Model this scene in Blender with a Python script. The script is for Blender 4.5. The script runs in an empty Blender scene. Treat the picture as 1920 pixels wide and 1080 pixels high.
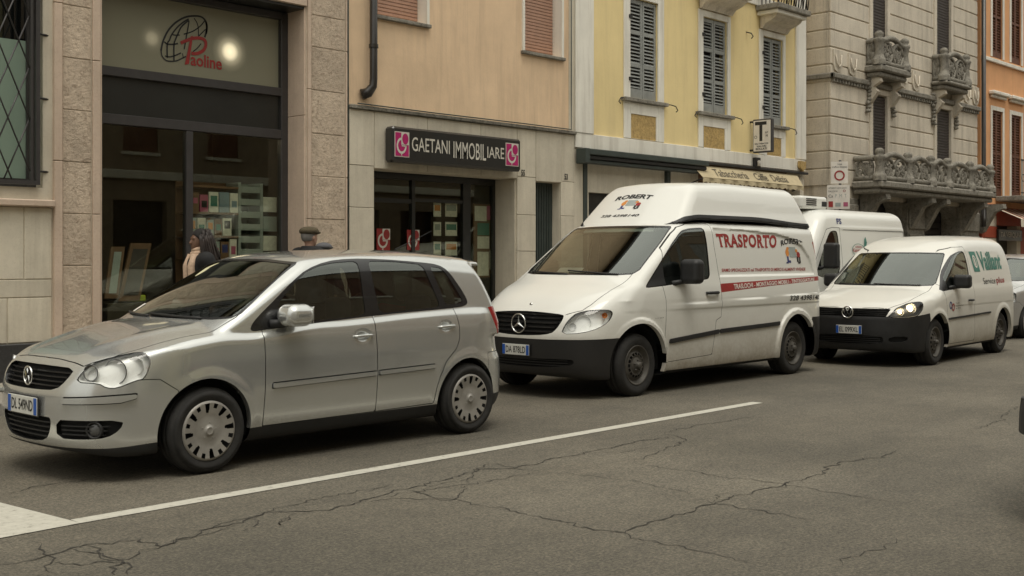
import bpy, bmesh, math, random
import numpy as np
from mathutils import Vector, Matrix
random.seed(7); RNG = np.random.RandomState(7)
SC = bpy.context.scene; COL = SC.collection
# ---------------------------------------------------------------- camera, sky, sun, exposure
CAM_A = 0.755                      # heading of the view from the street axis (+X)
CAM_F, CAM_H, EYE = 2184.725, 482.68, 1.454
cam_d = bpy.data.cameras.new('camera'); cam = bpy.data.objects.new('camera', cam_d); COL.objects.link(cam)
cam.location = (0, 0, EYE); cam.rotation_euler = (math.pi/2, 0, CAM_A-math.pi/2)
cam_d.sensor_width = 36; cam_d.lens = 36*CAM_F/1920; cam_d.shift_y = -(540-CAM_H)/1920
cam_d.clip_end = 2000; cam_d.clip_start = .05
SC.camera = cam
SC.render.resolution_x = 1024; SC.render.resolution_y = 576
W = bpy.data.worlds.new('World'); SC.world = W; W.use_nodes = True
nt = W.node_tree; nt.nodes.clear()
SUN_EL, SUN_AZ = 70, 235           # degrees; azimuth measured from +X towards +Y
sky = nt.nodes.new('ShaderNodeTexSky'); sky.sky_type = 'NISHITA'; sky.sun_disc = False
sky.sun_elevation = math.radians(SUN_EL); sky.sun_rotation = math.radians(90-SUN_AZ)
sky.dust_density = 5; sky.air_density = 1; sky.ozone_density = 1
cl = nt.nodes.new('ShaderNodeTexNoise'); cl.inputs['Scale'].default_value = 2.2; cl.inputs['Detail'].default_value = 4
ramp = nt.nodes.new('ShaderNodeValToRGB')
ramp.color_ramp.elements[0].position = .3; ramp.color_ramp.elements[0].color = (5.95, 5.83, 5.1, 1)
ramp.color_ramp.elements[1].position = .75; ramp.color_ramp.elements[1].color = (9.95, 9.72, 8.65, 1)
mix = nt.nodes.new('ShaderNodeMix'); mix.data_type = 'RGBA'; mix.inputs[0].default_value = .86
bg = nt.nodes.new('ShaderNodeBackground'); bg.inputs[1].default_value = .115
out = nt.nodes.new('ShaderNodeOutputWorld')
nt.links.new(cl.outputs[0], ramp.inputs[0]); nt.links.new(sky.outputs[0], mix.inputs[6]); nt.links.new(ramp.outputs[0], mix.inputs[7])
# overcast skies are about three times brighter overhead than at the horizon
tc = nt.nodes.new('ShaderNodeTexCoord'); sx_ = nt.nodes.new('ShaderNodeSeparateXYZ'); nt.links.new(tc.outputs['Generated'], sx_.inputs[0])
mrs = nt.nodes.new('ShaderNodeMapRange'); mrs.inputs[1].default_value = 0; mrs.inputs[2].default_value = 1; mrs.inputs[3].default_value = .52; mrs.inputs[4].default_value = 1.42; nt.links.new(sx_.outputs[2], mrs.inputs[0])
mul = nt.nodes.new('ShaderNodeVectorMath'); mul.operation = 'SCALE'; nt.links.new(mix.outputs[2], mul.inputs[0]); nt.links.new(mrs.outputs[0], mul.inputs['Scale'])
nt.links.new(mul.outputs[0], bg.inputs[0]); nt.links.new(bg.outputs[0], out.inputs[0])
sun_d = bpy.data.lights.new('sun', 'SUN'); sun = bpy.data.objects.new('sun', sun_d); COL.objects.link(sun)
sun_d.energy = 1.0; sun_d.angle = math.radians(25); sun_d.color = (1, .965, .86)
el, az = math.radians(SUN_EL), math.radians(SUN_AZ)
sun.rotation_euler = Vector((math.cos(el)*math.cos(az), math.cos(el)*math.sin(az), math.sin(el))).to_track_quat('Z', 'Y').to_euler()
vs = SC.view_settings; vs.view_transform = 'Standard'; vs.look = 'None'; vs.gamma = 1; vs.exposure = 0.28
try: vs.use_curve_mapping = False
except Exception: pass
SC.render.engine = 'CYCLES'
try:
    SC.cycles.max_bounces = 8; SC.cycles.transparent_max_bounces = 16; SC.cycles.caustics_reflective = False; SC.cycles.caustics_refractive = False
except Exception: pass
# ---------------------------------------------------------------- maths helpers
def pch(xs, ys):
    """monotone cubic interpolator through the given points (flat beyond the ends)"""
    xs = np.array(xs, float); ys = np.array(ys, float)
    h = np.diff(xs); d = np.diff(ys)/h
    m = np.zeros(len(xs)); m[0] = d[0]; m[-1] = d[-1]
    for i in range(1, len(xs)-1):
        if d[i-1]*d[i] > 0:
            w1 = 2*h[i]+h[i-1]; w2 = h[i]+2*h[i-1]
            m[i] = (w1+w2)/(w1/d[i-1]+w2/d[i])
    def f(x):
        x = np.clip(x, xs[0], xs[-1])
        i = np.clip(np.searchsorted(xs, x, side='right')-1, 0, len(xs)-2)
        t = (x-xs[i])/h[i]
        return ((2*t**3-3*t**2+1)*ys[i] + (t**3-2*t**2+t)*h[i]*m[i]
                + (-2*t**3+3*t**2)*ys[i+1] + (t**3-t**2)*h[i]*m[i+1])
    return f
def smax(a, b, k):
    h = np.maximum(k-np.abs(a-b), 0)/k
    return np.maximum(a, b)+h*h*k/4
def smin(a, b, k): return -smax(-a, -b, k)
def sst(a, b, x):
    t = np.clip((x-a)/(b-a), 0, 1); return t*t*(3-2*t)
def grad(F, P, e=2e-3):
    g = np.empty_like(P)
    for k in range(3):
        d = np.zeros(3); d[k] = e
        g[:, k] = (F(P[:, 0]+d[0], P[:, 1]+d[1], P[:, 2]+d[2])-F(P[:, 0]-d[0], P[:, 1]-d[1], P[:, 2]-d[2]))/(2*e)
    return g
def surfnet(F, lo, hi, h):
    """surface nets over the zero set of F, vertices pulled onto the surface"""
    n = [int(math.ceil((hi[k]-lo[k])/h))+1 for k in range(3)]
    ax = [lo[k]+h*np.arange(n[k]) for k in range(3)]
    X, Y, Z = np.meshgrid(*ax, indexing='ij')
    V = F(X, Y, Z); S = V < 0
    cs = [slice(0, -1), slice(1, None)]
    cnt = np.zeros([m-1 for m in n], int); acc = np.zeros([m-1 for m in n]+[3])
    for a_ in range(3):
        b_, c_ = [(1, 2), (0, 2), (0, 1)][a_]
        for s in (0, 1):
            for t in (0, 1):
                i0 = [None]*3; i1 = [None]*3
                i0[a_] = cs[0]; i1[a_] = cs[1]
                i0[b_] = i1[b_] = cs[s]; i0[c_] = i1[c_] = cs[t]
                v0 = V[tuple(i0)]; v1 = V[tuple(i1)]
                cr = (v0 < 0) != (v1 < 0)
                tt = np.where(cr, v0/np.where(cr, v0-v1, 1), 0)
                cnt += cr
                acc[..., a_] += np.where(cr, tt, 0); acc[..., b_] += np.where(cr, s, 0); acc[..., c_] += np.where(cr, t, 0)
    act = cnt > 0
    idx = -np.ones(act.shape, int); idx[act] = np.arange(act.sum())
    base = np.argwhere(act)
    P = np.array(lo)+h*(base+acc[act]/cnt[act][:, None])
    P0 = P.copy()
    for _ in range(3):
        g = grad(F, P); v = F(P[:, 0], P[:, 1], P[:, 2])
        P = P-g*(v/np.maximum((g*g).sum(1), .05))[:, None]
        P = P0+np.clip(P-P0, -h, h)
    Q = []
    for a_ in range(3):
        b_, c_ = [(1, 2), (2, 0), (0, 1)][a_]
        sl0 = [slice(1, -1)]*3; sl1 = [slice(1, -1)]*3
        sl0[a_] = slice(0, -1); sl1[a_] = slice(1, None)
        A = S[tuple(sl0)]; B = S[tuple(sl1)]
        ii = np.argwhere(A != B); fl = A[A != B]
        off = np.array([1, 1, 1]); off[a_] = 0
        ii = ii+off
        def cell(db, dc):
            j = ii.copy(); j[:, b_] -= db; j[:, c_] -= dc
            return idx[j[:, 0], j[:, 1], j[:, 2]]
        q = np.stack([cell(1, 1), cell(0, 1), cell(0, 0), cell(1, 0)], 1)
        q[~fl] = q[~fl][:, ::-1]
        Q.append(q)
    Q = np.concatenate(Q)
    Q = Q[(Q >= 0).all(1)]
    T = np.concatenate([Q[:, [0, 1, 2]], Q[:, [0, 2, 3]]])
    return P, T
def compact(P, T):
    u, inv = np.unique(T.ravel(), return_inverse=True)
    return P[u], inv.reshape(-1, 3)
def clip(M, d):
    """split a triangle mesh along d = 0; returns (d<0 part, d>0 part)"""
    P, T = M
    if len(T) == 0: return (P, T), (P, T)
    d = np.where(np.abs(d) < 1e-7, 1e-7, d)
    s = d < 0; c = s[T].sum(1)
    full_in = T[c == 3]; full_out = T[c == 0]
    mix = T[(c == 1) | (c == 2)]
    if len(mix) == 0: return compact(P, full_in) if len(full_in) else (P[:0], T[:0]), compact(P, full_out) if len(full_out) else (P[:0], T[:0])
    # rotate so that the odd vertex is first
    sm = s[mix]; odd = np.where((sm.sum(1) == 1)[:, None], sm, ~sm)
    k = odd.argmax(1); r = np.arange(len(mix))
    a = mix[r, k]; b = mix[r, (k+1) % 3]; c_ = mix[r, (k+2) % 3]
    E = np.concatenate([np.stack([a, b], 1), np.stack([a, c_], 1)])
    Es = np.sort(E, 1)
    key = Es[:, 0].astype(np.int64)*(len(P)+1)+Es[:, 1]
    uk, first, inv = np.unique(key, return_index=True, return_inverse=True)
    e0 = Es[first, 0]; e1 = Es[first, 1]
    t = d[e0]/(d[e0]-d[e1])
    NP = P[e0]+(P[e1]-P[e0])*t[:, None]
    Pn = np.concatenate([P, NP])
    ab = len(P)+inv[:len(mix)]; ac = len(P)+inv[len(mix):]
    tip = np.stack([a, ab, ac], 1)
    q1 = np.stack([ab, b, c_], 1); q2 = np.stack([ab, c_, ac], 1)
    ain = s[a]
    Tin = np.concatenate([full_in, tip[ain], q1[~ain], q2[~ain]])
    Tout = np.concatenate([full_out, tip[~ain], q1[ain], q2[ain]])
    return compact(Pn, Tin), compact(Pn, Tout)
def poly_sd(x, z, poly):
    """signed distance to a closed polygon, negative inside"""
    poly = np.array(poly, float); n = len(poly)
    out = np.full(x.shape, 9.0); ins = np.zeros(x.shape, bool)
    lo = poly.min(0)-.12; hi = poly.max(0)+.12
    m = (x > lo[0]) & (x < hi[0]) & (z > lo[1]) & (z < hi[1])
    if not m.any(): return out
    xx = x[m]; zz = z[m]; dd = np.full(xx.shape, 9.0); ii = np.zeros(xx.shape, bool)
    for i in range(n):
        a = poly[i]; b = poly[(i+1) % n]; e = b-a
        t = np.clip(((xx-a[0])*e[0]+(zz-a[1])*e[1])/max(e@e, 1e-12), 0, 1)
        dd = np.minimum(dd, np.hypot(xx-a[0]-t*e[0], zz-a[1]-t*e[1]))
        if a[1] != b[1]:
            cr = ((a[1] > zz) != (b[1] > zz)) & (xx < e[0]*(zz-a[1])/(b[1]-a[1])+a[0])
            ii ^= cr
    out[m] = np.where(ii, -dd, dd)
    return out
def line_sd(x, z, pts):
    pts = np.array(pts, float); out = np.full(x.shape, 9.0)
    for a, b in zip(pts[:-1], pts[1:]):
        e = b-a
        t = np.clip(((x-a[0])*e[0]+(z-a[1])*e[1])/max(e@e, 1e-12), 0, 1)
        out = np.minimum(out, np.hypot(x-a[0]-t*e[0], z-a[1]-t*e[1]))
    return out
def rnd(poly, it=3, k=.25):
    p = np.array(poly, float)
    for _ in range(it):
        q = np.roll(p, -1, 0)
        p = np.stack([p*(1-k)+q*k, p*k+q*(1-k)], 1).reshape(-1, p.shape[1])
    return p
def rdense(pts, closed=False, n=6):
    """Catmull-Rom curve through points"""
    p = np.array(pts, float); m = len(p); out = []
    for i in range(m if closed else m-1):
        if closed: a, b, c, d = p[i-1], p[i], p[(i+1) % m], p[(i+2) % m]
        else: a, b, c, d = p[max(i-1, 0)], p[i], p[i+1], p[min(i+2, m-1)]
        for t in np.arange(n)/n:
            out.append(.5*((2*b)+(-a+c)*t+(2*a-5*b+4*c-d)*t*t+(-a+3*b-3*c+d)*t**3))
    if not closed: out.append(p[-1])
    return np.array(out)

# ---------------------------------------------------------------- car body fields (x back from the front axle, z up, y across)
def hatch_field(flare=.012):
    W = pch([.10, .20, .30, .45, .56, .70, .82, .90, .97, 1.03, 1.10], [.70, .765, .795, .814, .822, .820, .810, .800, .783, .75, .70])
    hood = pch([-.92, -.85, -.78, -.70, -.60, -.45, -.25, -.05, .15, .35, 1.0, 2.0, 2.5, 2.9, 3.3],
               [.62, .72, .782, .826, .864, .908, .960, .998, 1.018, 1.01, .995, 1.04, 1.06, 1.03, .98])
    nose = pch([.10, .20, .30, .42, .55, .66, .76, .90, 1.1], [-.79, -.865, -.895, -.908, -.905, -.882, -.83, -.73, -.5])
    bow = pch([0, .2, .35, .48, .58, .66, .72, .78, .85], [0, .008, .030, .068, .118, .190, .285, .46, .78])
    tail = pch([.10, .22, .30, .45, .58, .66, .72, .95, 1.1], [2.98, 3.07, 3.10, 3.115, 3.105, 3.07, 3.055, 3.03, 2.98])
    tbow = pch([0, .3, .5, .62, .70, .76, .83], [0, .015, .055, .11, .18, .28, .50])
    gw = pch([.85, .97, 1.10, 1.25, 1.38, 1.46, 1.55], [.785, .768, .735, .692, .648, .615, .56])
    roof = pch([.2, .6, .90, 1.2, 1.6, 2.0, 2.4, 2.7, 2.9, 3.2], [1.29, 1.405, 1.473, 1.503, 1.517, 1.518, 1.500, 1.472, 1.448, 1.39])
    wsc = pch([.85, 1.0, 1.47, 1.62], [-.22, .03, .875, 1.13])
    rgl = pch([.9, 1.0, 1.15, 1.3, 1.38, 1.5], [3.08, 3.04, 2.97, 2.88, 2.82, 2.74])
    def F(x, y, z):
        y = np.abs(y)
        w = W(z)
        # wheel flares
        for cx in (0.0, 2.465):
            r = np.hypot(x-cx, z-.30)
            w = w+flare*(1-sst(.345, .43, r))*sst(.05, .3, z)
        w = w-.012*sst(.2, -.4, x)*sst(.5, .9, z)-.02*sst(2.3, 2.9, x)
        side = y-w
        hd = hood(x)-.075*(y/.7)**2.6*(1-.7*sst(.3, 1.0, x))+.012*np.exp(-((y-.50+.12*sst(.1, -.7, x))/.06)**2)*sst(.35, .1, x)*sst(-.8, -.5, x)
        top = (z-hd)*.95
        fr = (nose(z)+bow(y)-x)*.9
        # hood-to-grille V shape crease
        re = x-(tail(z)-tbow(y))
        bot = (.165+.04*sst(-.55, -.85, x)+.05*sst(2.75, 3.05, x)-z)
        lower = smax(smax(side, top, .05-.012*sst(0, .4, x)), smax(fr, re, .02), .09)
        lower = smax(lower, bot, .05)
        # greenhouse
        gs = (y-gw(z)+.03*sst(2.2, 2.95, x)+.015*sst(.6, .1, x))*.93
        rf = (z-roof(x)+.055*(y/.62)**2.6)
        ws = (wsc(z)+.17*(y/.72)**2.4-x)*.50
        rg = (x-rgl(z)+.14*(y/.65)**2.4)*.9
        green = smax(smax(gs, rf, .11), smax(ws, rg, .01), .05)
        green = smax(green, .80-z, .01)
        sp = smax(smax(x-2.90+.1*(y/.6)**2, np.abs(z-1.435+.05*(x-2.8)+.05*(y/.6)**2.5)-.018, .02), smax(y-.56, 2.5-x, .02), .02)
        green = smin(green, sp, .03)
        return smin(lower, green, .020)
    return F

VPAN = [(1.56, 1.235), (1.56, 1.79), (2.2, 1.785), (2.96, 1.745), (3.30, 1.69), (3.52, 1.60), (3.68, 1.46), (3.76, 1.235)]
def vito_panel(x, z):
    return poly_sd(x, z, VPAN)
def vito_field():
    W = pch([.12, .22, .34, .50, .62, .80, 1.00, 1.12, 1.20, 1.30], [.86, .915, .940, .950, .952, .950, .940, .925, .905, .880])
    G = pch([1.0, 1.12, 1.25, 1.50, 1.72, 1.85, 1.95, 2.05], [.945, .930, .905, .868, .828, .795, .745, .60])
    nose = pch([.12, .22, .35, .50, .62, .75, .85, .95, 1.2], [-.72, -.80, -.845, -.860, -.865, -.835, -.79, -.71, -.45])
    bow = pch([0, .25, .45, .60, .70, .80, .88, .95, 1.05], [0, .012, .05, .105, .165, .265, .42, .68, 1.1])
    hood = pch([-.95, -.85, -.75, -.60, -.4, -.2, 0, .2, .6], [.72, .845, .910, 1.0, 1.10, 1.185, 1.25, 1.29, 1.31])
    belt = 1.24
    wsc = pch([1.0, 1.28, 1.85, 2.0], [-.44, -.02, .85, 1.06])
    tail = pch([.15, .3, .6, 1.1, 1.8, 2.4], [3.97, 4.035, 4.05, 4.035, 3.96, 3.82])
    tbow = pch([0, .5, .75, .88, .97], [0, .02, .06, .14, .30])
    def F(x, y, z):
        y = np.abs(y)
        w = np.where(z < 1.2, W(z), W(1.2)-(z-1.2)*.2)
        for cx in (0.0, 3.2):
            r = np.hypot((x-cx), z-.34)
            w = w+.030*(1-sst(.462, .492, r))
            w = w-.004*(sst(.47, .50, r)-sst(.52, .60, r))
        # shoulder crease rising towards the back
        cz = .93+.05*(x-.5)/2.5
        w = w+.012*sst(cz-.12, cz, z)*(1-sst(cz, cz+.012, z))*sst(.5, .9, x)
        w = w-.012*sst(cz+.0, cz+.02, z)*sst(.3, .9, x)*0.6
        side = y-w
        rec = .022*sst(.004, -.022, vito_panel(x, z))*sst(.5, .6, y)
        side = side+rec
        hd = np.where(x < .55, hood(x), 1.30)-.085*(y/.85)**2.6*sst(.9, .2, x)
        top = (z-hd)*.9
        fr = (nose(z)+bow(y)-x)*.88
        re = (x-tail(z)+tbow(y))
        lower = smax(smax(side, top, .10), smax(fr, re, .02), .10)
        lower = smax(lower, .20+.03*sst(-.5, -.8, x)-z, .05)
        g = G(z)-.02*sst(.9, .2, x)-.012*sst(3.4, 3.9, x)
        gs = (y-g+rec)*.97
        # recessed side panel field between rail and belt
        rf = z-(1.86+.03*sst(.8, 1.6, x)-.035*(y/.75)**2)
        ws = (wsc(z)+.19*(y/.85)**2.4-x)*.56
        green = smax(smax(gs, rf, .12), smax(ws, re, .01), .07)
        green = smax(green, .9-z, .01)
        return smin(lower, green, .03)
    return F
def vito_roof_field():
    side_w = pch([1.75, 1.85, 2.0, 2.2, 2.30, 2.36], [.80, .785, .735, .665, .615, .57])
    def F(x, y, z):
        y = np.abs(y)
        gs = (y-side_w(z)+.03*sst(1.9, .9, x))*.93
        fr = (.80+(z-1.80)*1.12+.21*(y/.8)**2.3-x)*.64
        top = z-(2.368-.03*(y/.6)**2-.018*sst(2.2, 3.6, x)-.035*sst(2.2, 1.35, x))
        re = (x-(3.98-(z-1.80)*.52)+.08*(y/.75)**3)*.86
        lo = 1.80+.055*sst(.82, 1.15, x)+.035*sst(1.0, 1.4, x)*(1-sst(2.4, 3.7, x))-.02*sst(2.6, 3.85, x)
        lo = np.where(y < .55, 1.74, lo)
        b = smax(smax(gs, top, .10), smax(fr, re, .01), .08)
        return smax(b, lo-z, .01)
    return F

def caddy_field():
    W = pch([.12, .22, .34, .50, .62, .80, .95, 1.04, 1.12, 1.2], [.80, .86, .885, .895, .897, .893, .880, .862, .84, .82])
    G = pch([.9, 1.0, 1.12, 1.30, 1.50, 1.62, 1.72, 1.82], [.885, .872, .850, .812, .758, .715, .66, .56])
    nose = pch([.12, .22, .35, .50, .62, .72, .80, .9, 1.1], [-.74, -.83, -.872, -.885, -.885, -.865, -.82, -.72, -.5])
    bow = pch([0, .25, .42, .55, .65, .75, .82, .90, 1.0], [0, .010, .04, .085, .14, .235, .36, .64, 1.0])
    hood = pch([-.95, -.85, -.78, -.65, -.45, -.2, 0, .2, .4, 1.0], [.66, .765, .805, .86, .925, .99, 1.03, 1.055, 1.065, 1.08])
    wsc = pch([.9, 1.08, 1.52, 1.75], [-.18, .10, .84, 1.30])
    roof = pch([.3, .7, .95, 1.3, 1.8, 2.6, 3.3, 3.6], [1.42, 1.555, 1.63, 1.715, 1.775, 1.79, 1.765, 1.73])
    tail = pch([.15, .3, .6, 1.1, 1.5, 1.8], [3.40, 3.47, 3.485, 3.44, 3.36, 3.20])
    tbow = pch([0, .5, .7, .82, .92], [0, .02, .06, .13, .28])
    def F(x, y, z):
        y = np.abs(y)
        w = np.where(z < 1.1, W(z), W(1.1)-(z-1.1)*.3)
        for cx in (0.0, 2.681):
            r = np.hypot(x-cx, z-.32)
            w = w+.014*(1-sst(.40, .47, r))
        side = y-w
        hd = hood(x)-.075*(y/.8)**2.6*sst(.8, .1, x)
        top = (z-hd)*.92
        fr = (nose(z)+bow(y)-x)*.88
        re = x-tail(z)+tbow(y)
        lower = smax(smax(side, top, .09), smax(fr, re, .02), .10)
        lower = smax(lower, .19+.02*sst(-.5, -.8, x)-z, .05)
        gs = (y-G(z)+.02*sst(.8, .2, x)+.01*sst(2.8, 3.4, x))*.95
        rf = z-roof(x)+.05*(y/.7)**2.4
        ws = (wsc(z)+.19*(y/.75)**2.2-x)*.53
        green = smax(smax(gs, rf, .13), smax(ws, re, .01), .06)
        green = smax(green, .8-z, .01)
        return smin(lower, green, .03)
    return F

def panelvan_field():
    W = pch([.12, .25, .40, .70, 1.0, 1.25, 1.5, 1.8, 2.0, 2.12, 2.22, 2.32], [.93, .985, 1.0, 1.01, 1.005, .995, .975, .945, .915, .885, .82, .66])
    nose = pch([.12, .3, .6, .8, .95, 1.05, 1.2], [-1.12, -1.19, -1.21, -1.18, -1.10, -1.02, -.8])
    bow = pch([0, .3, .55, .75, .88, .96, 1.05], [0, .02, .07, .15, .27, .45, .8])
    hood = pch([-1.3, -1.1, -.9, -.6, -.3, .1], [.86, 1.0, 1.09, 1.17, 1.24, 1.27])
    wsc = pch([1.0, 1.25, 2.05, 2.2], [-.78, -.52, .10, .26])
    tail = pch([.2, .5, 1.2, 1.8, 2.1, 2.3], [3.30, 3.36, 3.36, 3.30, 3.24, 3.14])
    def F(x, y, z):
        y = np.abs(y)
        w = W(z)
        w = w+.008*np.exp(-((z-1.93)/.03)**2)*sst(.6, .9, x)
        for cx in (0.0, 2.45):
            r = np.hypot(x-cx, z-.34)
            w = w+.014*(1-sst(.43, .50, r))
        side = y-w
        tb = .10*(y/.95)**4
        fr = (nose(z)+bow(y)-x)*.88
        re = x-tail(z)+tb
        hd = hood(x)-.06*(y/.85)**2.6
        low = smax(smax(side, (z-hd)*.9, .09), smax(fr, re, .02), .10)
        low = smax(low, .22-z, .05)
        rf = z-(2.20+.055*sst(.1, .9, x)-.03*(y/.8)**2)
        ws = (wsc(z)+.22*(y/.9)**2.4-x)*.75
        gr = smax(smax(side+.01*sst(.8, .2, x), rf, .14), smax(ws, re, .01), .10)
        gr = smax(gr, .8-z, .01)
        return smin(low, gr, .03)
    return F
# ---------------------------------------------------------------- materials
def nodes(name):
    m = bpy.data.materials.new(name); m.use_nodes = True
    n = m.node_tree; return m, n, n.nodes['Principled BSDF']
def rgb(c): return (c[0], c[1], c[2], 1)
def noise(n, scale, detail=4, rough=.6, vec=None, dim='3D'):
    t = n.nodes.new('ShaderNodeTexNoise'); t.inputs['Scale'].default_value = scale
    t.inputs['Detail'].default_value = detail; t.inputs['Roughness'].default_value = rough
    if vec is not None: n.links.new(vec, t.inputs['Vector'])
    return t
def ramp_(n, fac, stops):
    r = n.nodes.new('ShaderNodeValToRGB'); e = r.color_ramp.elements
    e[0].position, e[0].color = stops[0][0], rgb(stops[0][1]); e[1].position, e[1].color = stops[-1][0], rgb(stops[-1][1])
    for p, c in stops[1:-1]:
        k = e.new(p); k.color = rgb(c)
    n.links.new(fac, r.inputs[0]); return r
def mixc(n, fac, a, b, mode='MIX'):
    m = n.nodes.new('ShaderNodeMix'); m.data_type = 'RGBA'; m.blend_type = mode
    for i, v in ((0, fac), (6, a), (7, b)):
        if isinstance(v, (int, float)): m.inputs[i].default_value = v
        elif isinstance(v, tuple): m.inputs[i].default_value = rgb(v)
        else: n.links.new(v, m.inputs[i])
    return m.outputs[2]
def coords(n, kind='Object', scale=(1, 1, 1)):
    t = n.nodes.new('ShaderNodeTexCoord'); mp = n.nodes.new('ShaderNodeMapping'); mp.inputs['Scale'].default_value = scale
    n.links.new(t.outputs[kind], mp.inputs[0]); return mp.outputs[0]
def gpos(n, scale=(1, 1, 1)):
    t = n.nodes.new('ShaderNodeNewGeometry'); mp = n.nodes.new('ShaderNodeMapping'); mp.inputs['Scale'].default_value = scale
    n.links.new(t.outputs['Position'], mp.inputs[0]); return mp.outputs[0]
def math_(n, op, a, b=None):
    m = n.nodes.new('ShaderNodeMath'); m.operation = op
    for i, v in ((0, a), (1, b)):
        if v is None: continue
        if isinstance(v, (int, float)): m.inputs[i].default_value = v
        else: n.links.new(v, m.inputs[i])
    return m.outputs[0]
def bump(n, p, h, dist, strength=1):
    b = n.nodes.new('ShaderNodeBump'); b.inputs['Distance'].default_value = dist; b.inputs['Strength'].default_value = strength
    n.links.new(h, b.inputs['Height']); n.links.new(b.outputs[0], p.inputs['Normal'])
def plain(name, c, rough=.5, metal=0, coat=0, var=.12, scale=6, bmp=0, em=None):
    m, n, p = nodes(name)
    t = noise(n, scale, 5, .65, gpos(n))
    lo = tuple(v*(1-var) for v in c); hi = tuple(min(v*(1+var), 1) for v in c)
    r = ramp_(n, t.outputs[0], [(.3, lo), (.7, hi)]); n.links.new(r.outputs[0], p.inputs['Base Color'])
    p.inputs['Roughness'].default_value = rough; p.inputs['Metallic'].default_value = metal; p.inputs['Coat Weight'].default_value = coat
    if bmp:
        t2 = noise(n, scale*8, 4, .6, gpos(n)); bump(n, p, t2.outputs[0], bmp)
    if em: p.inputs['Emission Color'].default_value = rgb(em[0]); p.inputs['Emission Strength'].default_value = em[1]
    return m
def paint(name, c, metal=0., rough=.3, coat=.6, dirt=.5, dirt_z=.55, dirtc=(.20, .165, .12), flake=0):
    """car paint with road grime that thins out with height"""
    m, n, p = nodes(name)
    v = coords(n, 'Object'); sx = n.nodes.new('ShaderNodeSeparateXYZ'); n.links.new(v, sx.inputs[0])
    t = noise(n, 3.0, 6, .7, v); t2 = noise(n, 24, 4, .7, v)
    mr = n.nodes.new('ShaderNodeMapRange'); mr.inputs[1].default_value = dirt_z*1.75; mr.inputs[2].default_value = .15
    mr.inputs[3].default_value = 0; mr.inputs[4].default_value = 1; n.links.new(sx.outputs[2], mr.inputs[0])
    g = math_(n, 'MULTIPLY', math_(n, 'POWER', mr.outputs[0], 1.6), math_(n, 'ADD', t.outputs[0], math_(n, 'MULTIPLY', t2.outputs[0], .5)))
    g = math_(n, 'ADD', math_(n, 'MULTIPLY', g, dirt), math_(n, 'MULTIPLY', t.outputs[0], dirt*.08))
    g = math_(n, 'MAXIMUM', g, 0.0); g = math_(n, 'MINIMUM', g, .85)
    n.links.new(mixc(n, g, c, dirtc), p.inputs['Base Color'])
    n.links.new(math_(n, 'ADD', math_(n, 'MULTIPLY', g, .5), rough), p.inputs['Roughness'])
    n.links.new(math_(n, 'MULTIPLY', math_(n, 'SUBTRACT', 1.0, g), metal), p.inputs['Metallic'])
    n.links.new(math_(n, 'MULTIPLY', math_(n, 'SUBTRACT', 1.0, g), coat), p.inputs['Coat Weight'])
    p.inputs['Coat Roughness'].default_value = .04
    return m
def glassy(name, tint=(.35, .38, .36), refl=.08, rough=0.0, body=.0, bodyc=(.01, .012, .012), spec=(1, 1, 1), extra=.0):
    """window pane: clear coat reflection over a tinted transparent layer"""
    m = bpy.data.materials.new(name); m.use_nodes = True; n = m.node_tree; n.nodes.clear()
    o = n.nodes.new('ShaderNodeOutputMaterial'); g = n.nodes.new('ShaderNodeBsdfGlossy'); g.inputs['Roughness'].default_value = rough; g.inputs['Color'].default_value = rgb(spec)
    t = n.nodes.new('ShaderNodeBsdfTransparent'); t.inputs[0].default_value = rgb(tint)
    d = n.nodes.new('ShaderNodeBsdfDiffuse'); d.inputs[0].default_value = rgb(bodyc)
    mx0 = n.nodes.new('ShaderNodeMixShader'); mx0.inputs[0].default_value = body
    n.links.new(t.outputs[0], mx0.inputs[1]); n.links.new(d.outputs[0], mx0.inputs[2])
    fr = n.nodes.new('ShaderNodeFresnel'); ge = n.nodes.new('ShaderNodeNewGeometry')
    # a thin pane reflects alike from both sides: undo the node's inside-out index on back faces
    n.links.new(math_(n, 'ADD', 1.5, math_(n, 'MULTIPLY', ge.outputs['Backfacing'], 1/1.5-1.5)), fr.inputs[0])
    # both faces of a real pane reflect: twice the single-face Fresnel term
    f2 = math_(n, 'ADD', math_(n, 'MULTIPLY', fr.outputs[0], 1.0+refl*10), extra); f2 = math_(n, 'MINIMUM', f2, 1.0)
    mx = n.nodes.new('ShaderNodeMixShader'); n.links.new(f2, mx.inputs[0]); n.links.new(mx0.outputs[0], mx.inputs[1]); n.links.new(g.outputs[0], mx.inputs[2])
    n.links.new(mx.outputs[0], o.inputs[0]); return m
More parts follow.
